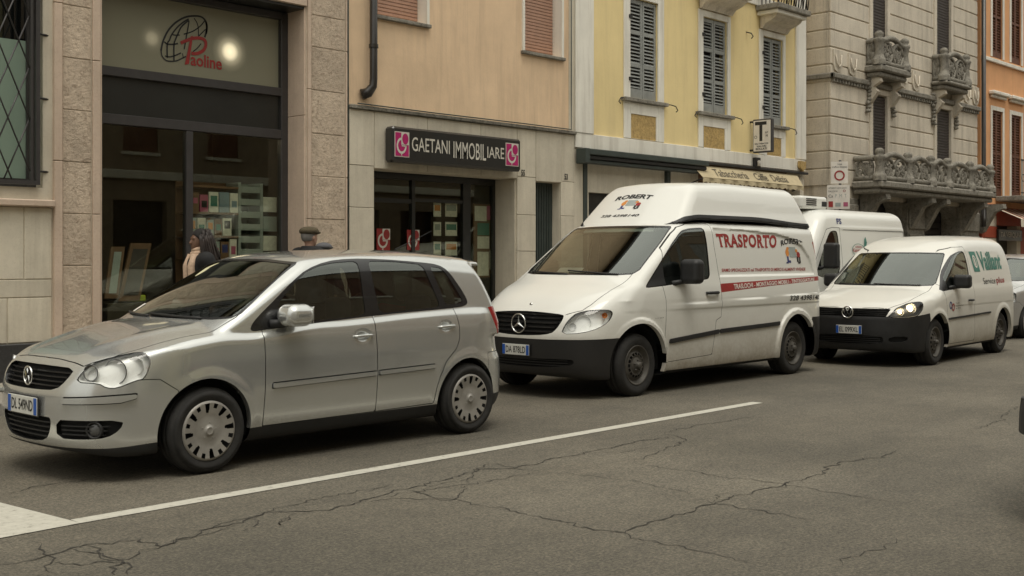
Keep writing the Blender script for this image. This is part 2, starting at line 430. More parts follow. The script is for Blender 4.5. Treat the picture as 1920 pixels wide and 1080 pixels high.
def stone(name, c, var=.16, scale=2.5, speck=0, speckc=(.1, .07, .05), pit=0, rough=.85, streak=0, streakc=(.12, .10, .08), blocky=0):
    """dressed stone: broad tone drift, fine specks, rain streaks, pitted surface"""
    m, n, p = nodes(name); v = gpos(n)
    t = noise(n, scale, 6, .65, v)
    col = ramp_(n, t.outputs[0], [(.28, tuple(x*(1-var) for x in c)), (.5, c), (.75, tuple(min(x*(1+var), 1) for x in c))]).outputs[0]
    if blocky:
        oi = n.nodes.new('ShaderNodeObjectInfo')
        col = mixc(n, 1.0, col, ramp_(n, oi.outputs['Random'], [(0, (1-blocky,)*3), (1, (1+blocky*.3,)*3)]).outputs[0], 'MULTIPLY')
    if speck:
        t2 = noise(n, 17 if pit else 34, 6, .8, v); f = ramp_(n, t2.outputs[0], [(.52, (0, 0, 0)), (.62, (1, 1, 1))]).outputs[0]
        col = mixc(n, math_(n, 'MULTIPLY', f, speck), col, speckc)
    if streak:
        t3 = noise(n, 1.0, 5, .7, gpos(n, (5, 5, .35))); f = ramp_(n, t3.outputs[0], [(.48, (0, 0, 0)), (.75, (1, 1, 1))]).outputs[0]
        col = mixc(n, math_(n, 'MULTIPLY', f, streak), col, streakc)
    n.links.new(col, p.inputs['Base Color']); p.inputs['Roughness'].default_value = rough
    t4 = noise(n, 22 if pit else 20, 6, .75, v); bump(n, p, t4.outputs[0], pit if pit else .003)
    return m
M = {}
def build_materials():
    M['silver'] = paint('silver_paint', (.62, .63, .615), metal=.72, rough=.235, coat=1.0, dirt=.0, dirt_z=.42)
    M['white'] = paint('white_paint', (.75, .75, .71), rough=.32, coat=.6, dirt=1.05, dirt_z=.62, dirtc=(.30, .25, .18))
    M['white2'] = paint('white_van_paint', (.73, .72, .67), rough=.32, coat=.6, dirt=1.0, dirt_z=.60, dirtc=(.30, .26, .19))
    M['white3'] = paint('tall_van_paint', (.74, .74, .70), rough=.35, coat=.4, dirt=.35, dirt_z=.6)
    M['silver2'] = paint('far_silver_paint', (.55, .55, .54), metal=.6, rough=.3, coat=.6, dirt=.3)
    M['darkcar'] = paint('dark_paint', (.012, .012, .013), rough=.35, coat=.4, dirt=.2)
    M['blackplastic'] = plain('black_plastic', (.016, .016, .0165), rough=.55, var=.25, scale=9, bmp=.0008)
    M['blackgloss'] = plain('gloss_black_trim', (.012, .012, .013), rough=.25, coat=.3)
    M['greyplastic'] = paint('grey_bumper_plastic', (.014, .014, .0145), rough=.50, coat=0, dirt=.12, dirtc=(.12, .10, .08))
    M['seam'] = plain('gap_and_shade_black', (.012, .012, .011), rough=.9)  # panel joints, and the painted shade round the hatchback mouldings
    M['rubber'] = plain('tyre_rubber', (.022, .021, .020), rough=.85, var=.3, scale=14)
    M['under'] = plain('underbody', (.012, .012, .012), rough=.9)
    M['interior'] = plain('car_interior', (.030, .030, .031), rough=.8)
    M['seat'] = plain('seat_cloth', (.045, .046, .05), rough=.9, scale=30)
    M['chrome'] = plain('chrome', (.75, .75, .74), rough=.12, metal=1, var=.05)
    M['reflector'] = plain('lamp_reflector', (.95, .95, .93), rough=.30, metal=.7, var=.04)
    M['lamphouse'] = plain('lamp_housing', (.95, .95, .93), rough=.35, metal=.0, var=.1)
    M['lampdark'] = plain('lamp_housing_dark', (.10, .10, .10), rough=.4, metal=.4, var=.1)
    M['lens'] = glassy('lamp_lens', (.96, .97, .96), refl=.0)
    M['amber'] = plain('amber_lens', (.55, .17, .02), rough=.2, coat=.5)
    M['redlens'] = plain('red_lens', (.28, .012, .012), rough=.18, coat=.8)
    M['wheelcover'] = plain('wheel_cover_paint', (.36, .345, .32), metal=.4, rough=.42, var=.2, scale=5)
    M['steelwheel'] = plain('steel_wheel', (.085, .078, .068), metal=.2, rough=.6, var=.35, scale=9)
    M['carglass'] = glassy('car_window_glass', (.42, .46, .42), refl=.10, extra=.035, spec=(.90, .95, .90))
    M['plate'] = plain('plate_white', (.62, .62, .58), rough=.4, var=.05)
    M['plateblue'] = plain('plate_blue', (.015, .09, .40), rough=.4, var=.05)
    M['ink'] = plain('black_print', (.018, .018, .018), rough=.6)
    M['redprint'] = plain('red_print', (.30, .022, .020), rough=.45, coat=.2)
    M['whiteprint'] = plain('white_print', (.72, .68, .62), rough=.5)
    M['greenprint'] = plain('green_print', (.055, .20, .16), rough=.5)
    M['navy'] = plain('navy_print', (.03, .04, .16), rough=.5)
    M['orangeprint'] = plain('orange_print', (.62, .24, .05), rough=.5)
    M['greyprint'] = plain('grey_print', (.32, .36, .35), rough=.5)
    M['bulb'] = plain('lit_headlamp_bulb', (1, .85, .6), rough=.5, em=((1, .78, .42), 14))

# ---------------------------------------------------------------- object helpers
def obj(name, mesh, parent=None, loc=None):
    o = bpy.data.objects.new(name, mesh); COL.objects.link(o)
    if parent is not None: o.parent = parent
    if loc is not None: o.location = loc
    return o
def tag(o, label=None, cat=None, group=None, kind=None):
    if label: o['label'] = label
    if cat: o['category'] = cat
    if group: o['group'] = group
    if kind: o['kind'] = kind
    return o
def empty(name, loc=(0, 0, 0), rz=0, **k):
    o = bpy.data.objects.new(name, None); COL.objects.link(o); o.location = loc; o.rotation_euler = (0, 0, rz)
    o.empty_display_size = .2
    return tag(o, **k)
class MB:
    """collects boxes, prisms and tubes; build() links them as one mesh"""
    def __init__(s): s.v = []; s.f = []; s.sm = []
    def add(s, v, f, smooth=False):
        b = len(s.v); s.v += [tuple(map(float, p)) for p in v]; s.f += [tuple(b+i for i in q) for q in f]; s.sm += [smooth]*len(f); return s
    def box(s, x0, x1, y0, y1, z0, z1, bev=0):
        x0, x1 = sorted((x0, x1)); y0, y1 = sorted((y0, y1)); z0, z1 = sorted((z0, z1))
        if not bev:
            v = [(x, y, z) for x in (x0, x1) for y in (y0, y1) for z in (z0, z1)]
            return s.add(v, [(0, 1, 3, 2), (4, 6, 7, 5), (0, 4, 5, 1), (2, 3, 7, 6), (0, 2, 6, 4), (1, 5, 7, 3)])
        b = min(bev, (x1-x0)/2.2, (y1-y0)/2.2, (z1-z0)/2.2)
        v = []; idx = {}
        for i, x in enumerate((x0, x1)):
            for j, y in enumerate((y0, y1)):
                for k, z in enumerate((z0, z1)):
                    sx, sy, sz = (b, -b)[i], (b, -b)[j], (b, -b)[k]
                    idx[i, j, k, 0] = len(v); v.append((x, y+sy, z+sz))
                    idx[i, j, k, 1] = len(v); v.append((x+sx, y, z+sz))
                    idx[i, j, k, 2] = len(v); v.append((x+sx, y+sy, z))
        f = []
        for i in (0, 1): f.append([idx[i, j, k, 0] for j, k in ((0, 0), (1, 0), (1, 1), (0, 1))][::1 if i else -1])
        for j in (0, 1): f.append([idx[i, j, k, 1] for i, k in ((0, 0), (0, 1), (1, 1), (1, 0))][::1 if j else -1])
        for k in (0, 1): f.append([idx[i, j, k, 2] for i, j in ((0, 0), (1, 0), (1, 1), (0, 1))][::1 if k else -1])
        for a in range(3):
            o1, o2 = [q for q in range(3) if q != a]
            for p in (0, 1):
                for q in (0, 1):
                    c = [0, 0, 0]; c[o1] = p; c[o2] = q
                    c0 = list(c); c1 = list(c); c0[a] = 0; c1[a] = 1
                    f.append([idx[(*c0, o1)], idx[(*c1, o1)], idx[(*c1, o2)], idx[(*c0, o2)]])
        for i in (0, 1):
            for j in (0, 1):
                for k in (0, 1): f.append([idx[i, j, k, 0], idx[i, j, k, 1], idx[i, j, k, 2]])
        # consistent outward winding
        c = ((x0+x1)/2, (y0+y1)/2, (z0+z1)/2); g = []
        for q in f:
            p = [Vector(v[t]) for t in q]; nn = (p[1]-p[0]).cross(p[2]-p[0]); m = sum(p, Vector())/len(p)-Vector(c)
            g.append(tuple(q) if nn.dot(m) > 0 else tuple(q[::-1]))
        return s.add(v, g)
    def prism(s, pts, axis, a, b):
        """polygon pts (2D) extruded along axis from a to b"""
        n = len(pts)
        def P(u, w, t): return {'x': (t, u, w), 'y': (u, t, w), 'z': (u, w, t)}[axis]
        v = [P(u, w, a) for u, w in pts]+[P(u, w, b) for u, w in pts]
        f = [tuple(range(n))[::-1], tuple(range(n, 2*n))]+[(i, (i+1) % n, n+(i+1) % n, n+i) for i in range(n)]
        return s.add(v, f)
    def tube(s, pts, r, n=10, cap=True):
        pts = [Vector(p) for p in pts]; rs = r if isinstance(r, (list, tuple)) else [r]*len(pts)
        v = []; f = []; up = None
        for i, p in enumerate(pts):
            t = (pts[min(i+1, len(pts)-1)]-pts[max(i-1, 0)]).normalized()
            if up is None: up = t.orthogonal().normalized()
            up = (up-t*up.dot(t)).normalized(); w = t.cross(up)
            for k in range(n):
                a = 2*math.pi*k/n; v.append(p+rs[i]*(math.cos(a)*up+math.sin(a)*w))
        for i in range(len(pts)-1):
            for k in range(n):
                k2 = (k+1) % n; f.append((i*n+k, i*n+k2, (i+1)*n+k2, (i+1)*n+k))
        if cap: f.append(tuple(range(n))[::-1]); f.append(tuple((len(pts)-1)*n+k for k in range(n)))
        return s.add(v, f, True)
    def lathe(s, prof, n=32, c=(0, 0, 0), axis='y'):
        """profile of (radius, along) spun round an axis through c"""
        v = []; f = []; m = len(prof)
        for k in range(n):
            a = 2*math.pi*k/n; ca_, sa_ = math.cos(a), math.sin(a)
            for r, t in prof:
                p = {'y': (r*ca_, t, r*sa_), 'z': (r*ca_, r*sa_, t), 'x': (t, r*ca_, r*sa_)}[axis]
                v.append((p[0]+c[0], p[1]+c[1], p[2]+c[2]))
        for k in range(n):
            k2 = (k+1) % n
            for i in range(m-1): f.append((k*m+i, k*m+i+1, k2*m+i+1, k2*m+i))
        return s.add(v, f, True)
    def mesh(s, name, mat):
        me = bpy.data.meshes.new(name); me.from_pydata(s.v, [], s.f)
        if any(s.sm): me.polygons.foreach_set('use_smooth', s.sm)
        if mat is not None: me.materials.append(mat)
        me.update(); return me
    def build(s, name, mat, parent=None, loc=None): return obj(name, s.mesh(name, mat), parent, loc)
def box(name, mat, x0, x1, y0, y1, z0, z1, parent=None, bev=0): return MB().box(x0, x1, y0, y1, z0, z1, bev).build(name, mat, parent)
def shade_auto(o, ang=40):
    try:
        o.data.polygons.foreach_set('use_smooth', [True]*len(o.data.polygons)); o.data.set_sharp_from_angle(angle=math.radians(ang))
    except Exception: pass
    return o
def copy_tree(o, parent=None):
    c = o.copy(); COL.objects.link(c); c.parent = parent
    for ch in list(o.children): copy_tree(ch, c)
    return c
_txt = {}
def text_geo(s, bold=0.0, shear=0.0, spacing=1.0):
    """built-in font outlines as (verts, faces), scaled into the unit box"""
    key = (s, bold, shear, spacing)
    if key in _txt: return _txt[key]
    cu = bpy.data.curves.new('t', 'FONT'); cu.body = s; cu.offset = bold; cu.shear = shear; cu.space_character = spacing; cu.resolution_u = 3
    o = bpy.data.objects.new('t', cu); COL.objects.link(o); bpy.context.view_layer.update()
    me = bpy.data.meshes.new_from_object(o.evaluated_get(bpy.context.evaluated_depsgraph_get()))
    v = np.array([tuple(p.co)[:2] for p in me.vertices]); f = [tuple(p.vertices) for p in me.polygons]
    bpy.data.objects.remove(o); bpy.data.curves.remove(cu); bpy.data.meshes.remove(me)
    lo, hi = v.min(0), v.max(0); v = (v-lo)/(hi-lo); _txt[key] = (v, f); return v, f
def text_flat(name, s, mat, parent, org, ux, uz, w, h, bold=0., shear=0., lift=.002, depth=0, spacing=1.0):
    """lettering on a flat panel: org = lower left, ux/uz = unit vectors"""
    v, f = text_geo(s, bold, shear, spacing)
    org, ux, uz = Vector(org), Vector(ux), Vector(uz); nn = ux.cross(uz)
    P = [org+ux*(a*w)+uz*(b*h)+nn*lift for a, b in v]
    return MB().add(P, f).build(name, mat, parent)

# ---------------------------------------------------------------- implicit-surface car kit
def tri_obj(name, Mh, mat, parent, F=None, flipy=True, off=0., smooth=True):
    """link a triangle mesh; normals come from the field F; car space y+ (street side) is world -y"""
    P, T = Mh
    if len(T) == 0: return None
    N = None
    if F is not None:
        N = grad(F, P); N /= np.maximum(np.linalg.norm(N, axis=1), 1e-9)[:, None]
        if off: P = P+N*off
    if flipy:
        P = P*np.array([1, -1, 1]); T = T[:, ::-1]
        if N is not None: N = N*np.array([1, -1, 1])
    me = bpy.data.meshes.new(name)
    me.vertices.add(len(P)); me.vertices.foreach_set('co', P.ravel())
    me.loops.add(len(T)*3); me.loops.foreach_set('vertex_index', T.ravel().astype(np.int32))
    me.polygons.add(len(T)); me.polygons.foreach_set('loop_start', np.arange(0, len(T)*3, 3, dtype=np.int32))
    try: me.polygons.foreach_set('loop_total', np.full(len(T), 3, dtype=np.int32))
    except Exception: pass
    me.update(calc_edges=True); me.validate()
    me.polygons.foreach_set('use_smooth', np.full(len(me.polygons), smooth))
    if N is not None and smooth and len(me.vertices) == len(N):
        me.normals_split_custom_set_from_vertices([tuple(q) for q in N])
    me.materials.append(mat); return obj(name, me, parent)
def mirror(Mh): return Mh[0]*np.array([1, -1, 1]), Mh[1][:, ::-1]
def join(*ms):
    P = []; T = []; b = 0
    for p, t in ms:
        P.append(p); T.append(t+b); b += len(p)
    return np.concatenate(P), np.concatenate(T)
def whole(Mh):
    """half mesh (y >= 0) welded to its mirror image"""
    P, T = Mh; n = len(P)
    if n == 0: return Mh
    m = np.arange(n)+n; c = P[:, 1] < 1e-5; m[c] = np.arange(n)[c]
    P2 = np.concatenate([P, P*np.array([1, -1, 1])]); T2 = np.concatenate([T, m[T][:, ::-1]])
    return compact(P2, T2)
def boundary(T):
    E = np.concatenate([T[:, [0, 1]], T[:, [1, 2]], T[:, [2, 0]]])
    key = np.sort(E, 1); u, inv, cnt = np.unique(key, axis=0, return_inverse=True, return_counts=True)
    return E[cnt[inv.ravel()] == 1]
def walls(Mh, vec, keep=None):
    """strip from the mesh's rim to the rim moved by vec (array per vertex or constant)"""
    P, T = Mh; E = boundary(T)
    if keep is not None: E = E[keep(P[E[:, 0]]) & keep(P[E[:, 1]])]
    Q = P+vec; n = len(P)
    t = np.concatenate([np.stack([E[:, 0], E[:, 1]+n, E[:, 1]], 1), np.stack([E[:, 0], E[:, 0]+n, E[:, 1]+n], 1)])
    return compact(np.concatenate([P, Q]), t)
class Shell:
    def __init__(s, F, lo, hi, h):
        s.F = F; Mh = surfnet(F, (lo[0], -2*h, lo[2]), hi, h)
        s.p = {'body': clip(Mh, -Mh[0][:, 1])[0]}
        P = s.p['body'][0]; P[:, 1] = np.where(P[:, 1] < 1e-5, 0, P[:, 1])
        s.p['seam'] = (P[:0], Mh[1][:0])
    def cut(s, src, name, sd, gap=0.0):
        """move the part of src where sd(x,y,z) < 0 to name, with a panel gap round it"""
        A = s.p[src]; g = gap/2
        if gap:
            P = A[0]; inn, outp = clip(A, sd(*P.T)-g)
            P = inn[0]
            core, ring = clip(inn, sd(*P.T)+g) if len(P) else (inn, inn)
            s.p['seam'] = join(s.p['seam'], ring)
        else: core, outp = clip(A, sd(*A[0].T))
        s.p[src] = outp
        s.p[name] = join(s.p[name], core) if name in s.p else core
def xz(poly, ymin=.3): 
    poly = np.array(poly)
    return lambda x, y, z: np.where(y > ymin, poly_sd(x, z, poly), 9.)
def yz(poly, xmax=.5):
    poly = np.array(poly)
    return lambda x, y, z: np.where(x < xmax, poly_sd(y, z, poly), 9.)
def sz(poly, k=.6, cond=None):
    poly = np.array(poly); q = np.stack([poly[:, 0]+k*poly[:, 1], poly[:, 2]], 1)
    def f(x, y, z):
        d = poly_sd(x+k*y, z, q)
        return np.where((x < .2) & (y > .25), d, 9.)
    return f
def ysurf(F, x, z, y0=.2, y1=1.3):
    a = np.full(x.shape, y0); b = np.full(x.shape, y1)
    for _ in range(26):
        m = (a+b)/2; v = F(x, m, z) < 0; a = np.where(v, m, a); b = np.where(v, b, m)
    return a
def xsurf(F, y, z, x0=-1.5, x1=2.5):
    a = np.full(y.shape, x0); b = np.full(y.shape, x1)
    xs = np.linspace(x0, x1, 160); v = np.array([F(np.full(y.shape, t), y, z) < 0 for t in xs]); k = np.maximum(v.argmax(0), 1)
    a = xs[k-1]; b = xs[k]
    for _ in range(14):
        m = (a+b)/2; w = F(m, y, z) < 0; b = np.where(w, m, b); a = np.where(w, a, m)
    return a
def subdiv(v, f, size):
    """split long edges so that lettering follows the bodywork"""
    bm = bmesh.new(); vs_ = [bm.verts.new((p[0], p[1], 0)) for p in v]
    for q in f:
        try: bm.faces.new([vs_[i] for i in q])
        except ValueError: pass
    for _ in range(4):
        e = [e for e in bm.edges if e.calc_length() > size]
        if not e: break
        bmesh.ops.subdivide_edges(bm, edges=e, cuts=1)
    bmesh.ops.triangulate(bm, faces=bm.faces)
    bm.verts.index_update(); v = np.array([p.co[:2] for p in bm.verts]); f = [tuple(w.index for w in q.verts) for q in bm.faces]
    bm.free(); return v, f
def decal_side(name, F, quad, mat, parent, s=None, shape=None, bold=0., shear=0., arc=0., lift=.004, spacing=1., side=1):
    """print on the flank. quad = (x,z) of lower-left, lower-right, upper-right, upper-left"""
    v, f = text_geo(s, bold, shear, spacing) if s is not None else shape
    v = np.array(v, float); q = np.array(quad, float)
    if arc: v = np.stack([v[:, 0], v[:, 1]*(1-arc)+arc*(1-(2*v[:, 0]-1)**2)], 1)
    a, b = v[:, :1], v[:, 1:2]
    p = (1-a)*(1-b)*q[0]+a*(1-b)*q[1]+a*b*q[2]+(1-a)*b*q[3]
    p, f = subdiv(p, f, .12)
    y = ysurf(F, p[:, 0], p[:, 1])+lift
    return MB().add([(X, -side*Y, Z) for (X, Z), Y in zip(p, y)], f).build(name, mat, parent)
def decal_front(name, F, quad, mat, parent, s=None, shape=None, bold=0., shear=0., arc=0., lift=.004, spacing=1.):
    """print on the nose or the roof front. quad in (y,z), y positive towards the street"""
    v, f = text_geo(s, bold, shear, spacing) if s is not None else shape
    v = np.array(v, float); q = np.array(quad, float)
    if arc: v = np.stack([v[:, 0], v[:, 1]*(1-arc)+arc*(1-(2*v[:, 0]-1)**2)], 1)
    a, b = v[:, :1], v[:, 1:2]
    p = (1-a)*(1-b)*q[0]+a*(1-b)*q[1]+a*b*q[2]+(1-a)*b*q[3]
    p, f = subdiv(p, f, .12)
    x = xsurf(F, p[:, 0], p[:, 1])-lift
    return MB().add([(X, -Y, Z) for (Y, Z), X in zip(p, x)], f).build(name, mat, parent)
def rect_shape(n=1): return ([(0, 0), (1, 0), (1, 1), (0, 1)], [(0, 1, 2, 3)])
def disc_shape(n=20, r0=None):
    c = [(.5+.5*math.cos(2*math.pi*k/n), .5+.5*math.sin(2*math.pi*k/n)) for k in range(n)]
    if r0 is None: return c, [tuple(range(n))]
    c2 = [(.5+(a-.5)*r0, .5+(b-.5)*r0) for a, b in c]
    return c+c2, [(k, (k+1) % n, n+(k+1) % n, n+k) for k in range(n)]
def sdf_box(c, h, r):
    c = np.array(c); h = np.array(h)
    def F(x, y, z):
        qx, qy, qz = np.abs(x-c[0])-h[0]+r, np.abs(y-c[1])-h[1]+r, np.abs(z-c[2])-h[2]+r
        return np.sqrt(np.maximum(qx, 0)**2+np.maximum(qy, 0)**2+np.maximum(qz, 0)**2)+np.minimum(np.maximum(qx, np.maximum(qy, qz)), 0)-r
    return F
def caps(a, b, ra, rb):
    a = np.array(a, float); b = np.array(b, float); e = b-a; L = e@e
    def F(x, y, z):
        t = np.clip(((x-a[0])*e[0]+(y-a[1])*e[1]+(z-a[2])*e[2])/L, 0, 1)
        return np.sqrt((x-a[0]-t*e[0])**2+(y-a[1]-t*e[1])**2+(z-a[2]-t*e[2])**2)-(ra+(rb-ra)*t)
    return F
def ell(c, r):
    def F(x, y, z):
        k = np.sqrt(((x-c[0])/r[0])**2+((y-c[1])/r[1])**2+((z-c[2])/r[2])**2)
        return (k-1)*min(r)
    return F
def blob(name, F, lo, hi, h, mat, parent, flipy=True):
    Mh = surfnet(F, lo, hi, h); return tri_obj(name, Mh, mat, parent, F, flipy)
# ---------------------------------------------------------------- wheels and fittings shared by the vehicles
def polar_disc(rings, hole, n=192):
    """disc of (radius, y) rings round the y axis with the cells left out where hole(r, theta)"""
    mb = MB(); v = []; f = []
    for r, y in rings:
        for k in range(n):
            a = 2*math.pi*k/n; v.append((r*math.cos(a), y, r*math.sin(a)))
    for i in range(len(rings)-1):
        rm = (rings[i][0]+rings[i+1][0])/2
        for k in range(n):
            if hole(rm, 2*math.pi*(k+.5)/n): continue
            k2 = (k+1) % n; f.append((i*n+k, i*n+k2, (i+1)*n+k2, (i+1)*n+k))
    return mb.add(v, f, True)
def adist(t, m, ph=0.):
    p = 2*math.pi/m; return abs((t-ph+p/2) % p-p/2)
def cover_hatch():
    def hole(r, t):
        if .122 < r < .186: 
            if adist(t, 8, .2) < .075+(r-.122)*.6: return True
        if .152 < r < .186:
            if adist(t, 8, .2+math.pi/8) < .085: return True
        return False
    rings = [(.001, -.012), (.03, -.012), (.033, -.006), (.05, -.004), (.07, .0), (.09, .002), (.105, .001), (.115, -.001), (.122, -.003)]+[(.122+.004*k, -.003-.0006*k) for k in range(1, 17)]+[(.192, -.010), (.200, -.006), (.205, .004), (.206, .02)]
    d = polar_disc(rings, hole)
    for q in d.v[:]: pass
    return d
def cover_steel(holes=14, r1=.105, r2=.128):
    def hole(r, t): return r1 < r < r2 and adist(t, holes) < .135
    rings = [(.001, -.020), (.035, -.020), (.038, -.008), (.060, -.006), (.075, .012), (.092, .012), (.10, .006), (.105, .006)]+[(.105+.0046*k, .006+.002*k) for k in range(1, 6)]+[(.138, .020), (.150, .035), (.165, .038), (.178, .030), (.188, .000), (.198, -.010), (.205, -.006), (.207, .01)]
    return polar_disc(rings, hole, 224)
def wheel_meshes(style, r, w, rim):
    t = MB(); p = [(rim-.012, .02), (rim-.004, .002), (rim+.006, -.004), ((rim+r)/2-.01, -.016), ((rim+r)/2+.02, -.015), (r-.030, -.006), (r-.014, .004), (r-.004, .018), (r, .034), (r, w*.33), (r-.006, w*.335), (r-.006, w*.36), (r, w*.365), (r, w*.63), (r-.006, w*.635), (r-.006, w*.66), (r, w*.665), (r, w-.034), (r-.004, w-.018), (r-.014, w-.004), (r-.03, w+.004), (rim, w)]
    t.lathe(p, 72, (0, 0, 0), 'y')
    me_t = t.mesh('tyre', M['rubber'])
    sc = rim/.203
    c = (cover_hatch() if style == 'cover' else cover_steel(16 if style == 'steel' else 12))
    c.v = [(a*sc, b, d*sc) for a, b, d in c.v]
    me_c = c.mesh('wheel_cover', M['wheelcover'] if style == 'cover' else M['steelwheel'])
    b = MB(); b.lathe([(.0, .075), (.12, .07), (rim-.02, .06), (rim-.005, .02)], 40)
    me_b = b.mesh('brake_disc', M['under'])
    h = MB()
    if style == 'cover':
        h.lathe([(.0, -.0145), (.006, -.0150), (.018, -.0148), (.022, -.017), (.026, -.017), (.029, -.012)], 28)
        for k in range(5):
            a = 2*math.pi*k/5+.3; h.lathe([(.0, -.010), (.004, -.010), (.005, -.004)], 8, (.055*math.cos(a), .004, .055*math.sin(a)))
    else:
        h.lathe([(.0, -.045), (.024, -.045), (.032, -.036), (.034, -.01)], 28)
        for k in range(5):
            a = 2*math.pi*k/5+.3; h.lathe([(.0, -.022), (.009, -.022), (.011, -.016), (.011, .01)], 8, (.056*math.cos(a), 0, .056*math.sin(a)))
    me_h = h.mesh('hub_cap', M['wheelcover'] if style == 'cover' else M['steelwheel'])
    return me_t, me_c, me_b, me_h
def add_wheels(root, xs, yl, style, r, w, rim, spin=(0, .3)):
    ms = wheel_meshes(style, r, w, rim)
    for i, x in enumerate(xs):
        for s in (-1, 1):
            e = bpy.data.objects.new('wheel', None); COL.objects.link(e); e.parent = root; e.empty_display_size = .1
            e.location = (x, s*yl, r-.004); e.rotation_euler = (0, spin[i], 0 if s < 0 else math.pi)
            obj('tyre', ms[0], e); obj('wheel_cover' if style == 'cover' else 'rim', ms[1], e); obj('brake_disc', ms[2], e); obj('hub_cap', ms[3], e)
def arch_liner(root, cx, cz, R, y0, y1):
    for s in (-1, 1):
        mb = MB(); v = []; f = []; n = 24
        for k in range(n+1):
            a = math.radians(-12+204*k/n)
            for yy in (y1, y0): v.append((cx+R*math.cos(a), s*yy, cz+R*math.sin(a)))
            v.append((cx, s*y0, cz))
        for k in range(n):
            f.append((3*k, 3*k+1, 3*k+4, 3*k+3)); f.append((3*k+1, 3*k+2, 3*k+5, 3*k+4))
        mb.add(v, f); mb.build('wheel_arch_liner', M['under'], root)
def ring_v(R, r, n=28, m=8):
    """torus facing -x, centred at the origin"""
    v = []; f = []
    for i in range(n):
        a = 2*math.pi*i/n
        for j in range(m):
            b = 2*math.pi*j/m; q = R+r*math.cos(b); v.append((r*math.sin(b), q*math.cos(a), q*math.sin(a)))
    for i in range(n):
        for j in range(m):
            i2, j2 = (i+1) % n, (j+1) % m; f.append((i*m+j, i2*m+j, i2*m+j2, i*m+j2))
    return v, f
def bars_yz(segs, w, t, x=0):
    """flat strokes in the y-z plane with thickness t along x"""
    mb = MB()
    for (a, b) in segs:
        a = Vector((0, a[0], a[1])); b = Vector((0, b[0], b[1])); d = (b-a).normalized(); n = Vector((0, -d.z, d.y))*w/2
        q = [a-n, a+n, b+n, b-n]
        mb.add([(x-t/2, p.y, p.z) for p in q]+[(x+t/2, p.y, p.z) for p in q], [(0, 1, 2, 3), (7, 6, 5, 4), (0, 4, 5, 1), (1, 5, 6, 2), (2, 6, 7, 3), (3, 7, 4, 0)])
    return mb
def badge_vw(R):
    mb = MB(); v, f = ring_v(R*.9, R*.10); mb.add(v, f, True)
    k = R*.86
    s = [((-.40*k, .88*k), (0, .16*k)), ((.40*k, .88*k), (0, .16*k)), ((-.80*k, .50*k), (-.36*k, -.78*k)), ((.80*k, .50*k), (.36*k, -.78*k)), ((-.36*k, -.78*k), (0, -.02*k)), ((.36*k, -.78*k), (0, -.02*k))]
    b = bars_yz(s, R*.115, R*.12); mb.add(b.v, b.f); return mb
def badge_star(R):
    mb = MB(); v, f = ring_v(R*.93, R*.075); mb.add(v, f, True)
    for a in (90, 210, 330):
        a = math.radians(a); d = (math.cos(a), math.sin(a)); n = (-d[1], d[0]); w = R*.15
        mb.add([(-.012, 0, 0), (0, n[0]*w, n[1]*w), (0, -n[0]*w, -n[1]*w), (0, d[0]*R*.93, d[1]*R*.93)], [(0, 1, 3), (0, 3, 2), (1, 2, 3)])
    return mb
def number_plate(root, s, x, z, w=.43, h=.115, yaw=0, y=0):
    """Italian plate: white field between two blue bands"""
    e = MB().box(-.006, 0, -w/2, w/2, -h/2, h/2, .004).build('number_plate', M['plate'], root)
    e.location = (x, y, z); e.rotation_euler = (0, 0, yaw)
    for a, b in ((-w/2+.003, -w/2+w*.105), (w/2-w*.105, w/2-.003)): MB().box(-.008, -.006, a, b, -h/2+.004, h/2-.004).build('blue_band', M['plateblue'], e)
    fr = MB().box(.0, .008, -w/2-.008, w/2+.008, -h/2-.008, h/2+.008, .003).build('plate_holder', M['blackplastic'], e)
    text_flat('plate_text', s, M['ink'], e, (-.006, w/2-w*.135, -h*.30), (0, -1, 0), (0, 0, 1), w*.73, h*.62, bold=.012, lift=.002)
    return e
def mirror_part(root, c, h, col, side=-1, r=.05, stalk=None):
    F = sdf_box(c, h, r); F2 = lambda x, y, z: smax(F(x, y, z), (x-c[0])-h[0]*.82+(0*y), .01)
    g = .008
    for s in (1, -1):
        Mh = surfnet(F2, [c[k]-h[k]-2*g for k in range(3)], [c[k]+h[k]+2*g for k in range(3)], g)
        if s == -1: Mh = mirror(Mh)
        P = Mh[0]; Fm = (lambda x, y, z: F2(x, s*y, z))
        o = tri_obj('wing_mirror', Mh, col, root, Fm, True)
        mg = MB().box(c[0]+h[0]*.80, c[0]+h[0]*.84, -s*(c[1]-h[1]*.8), -s*(c[1]+h[1]*.8), c[2]-h[2]*.7, c[2]+h[2]*.75, .002).build('mirror_glass', M['chrome'], o)
        if stalk:
            MB().tube([(stalk[0], -s*stalk[1], stalk[2]), (c[0], -s*(c[1]-h[1]*.6), c[2]-h[2]*.75)], [.03, .026], 10).build('mirror_arm', M['blackplastic'], o)
def door_handle(root, F, x0, x1, z, slope, mat, off=.03, r=.012):
    for s in (-1, 1):
        xs = np.linspace(x0, x1, 7); zs = z+slope*(xs-x0); y = ysurf(F, xs, zs)
        o_ = np.array([.006, off*.9, off, off, off, off*.9, .006])
        pts = [(a, s*(b+c), d) for a, b, c, d in zip(xs, y, o_, zs)]
        MB().tube(pts, [r*.8, r, r, r, r, r, r*.8], 10).build('door_handle', mat, root)
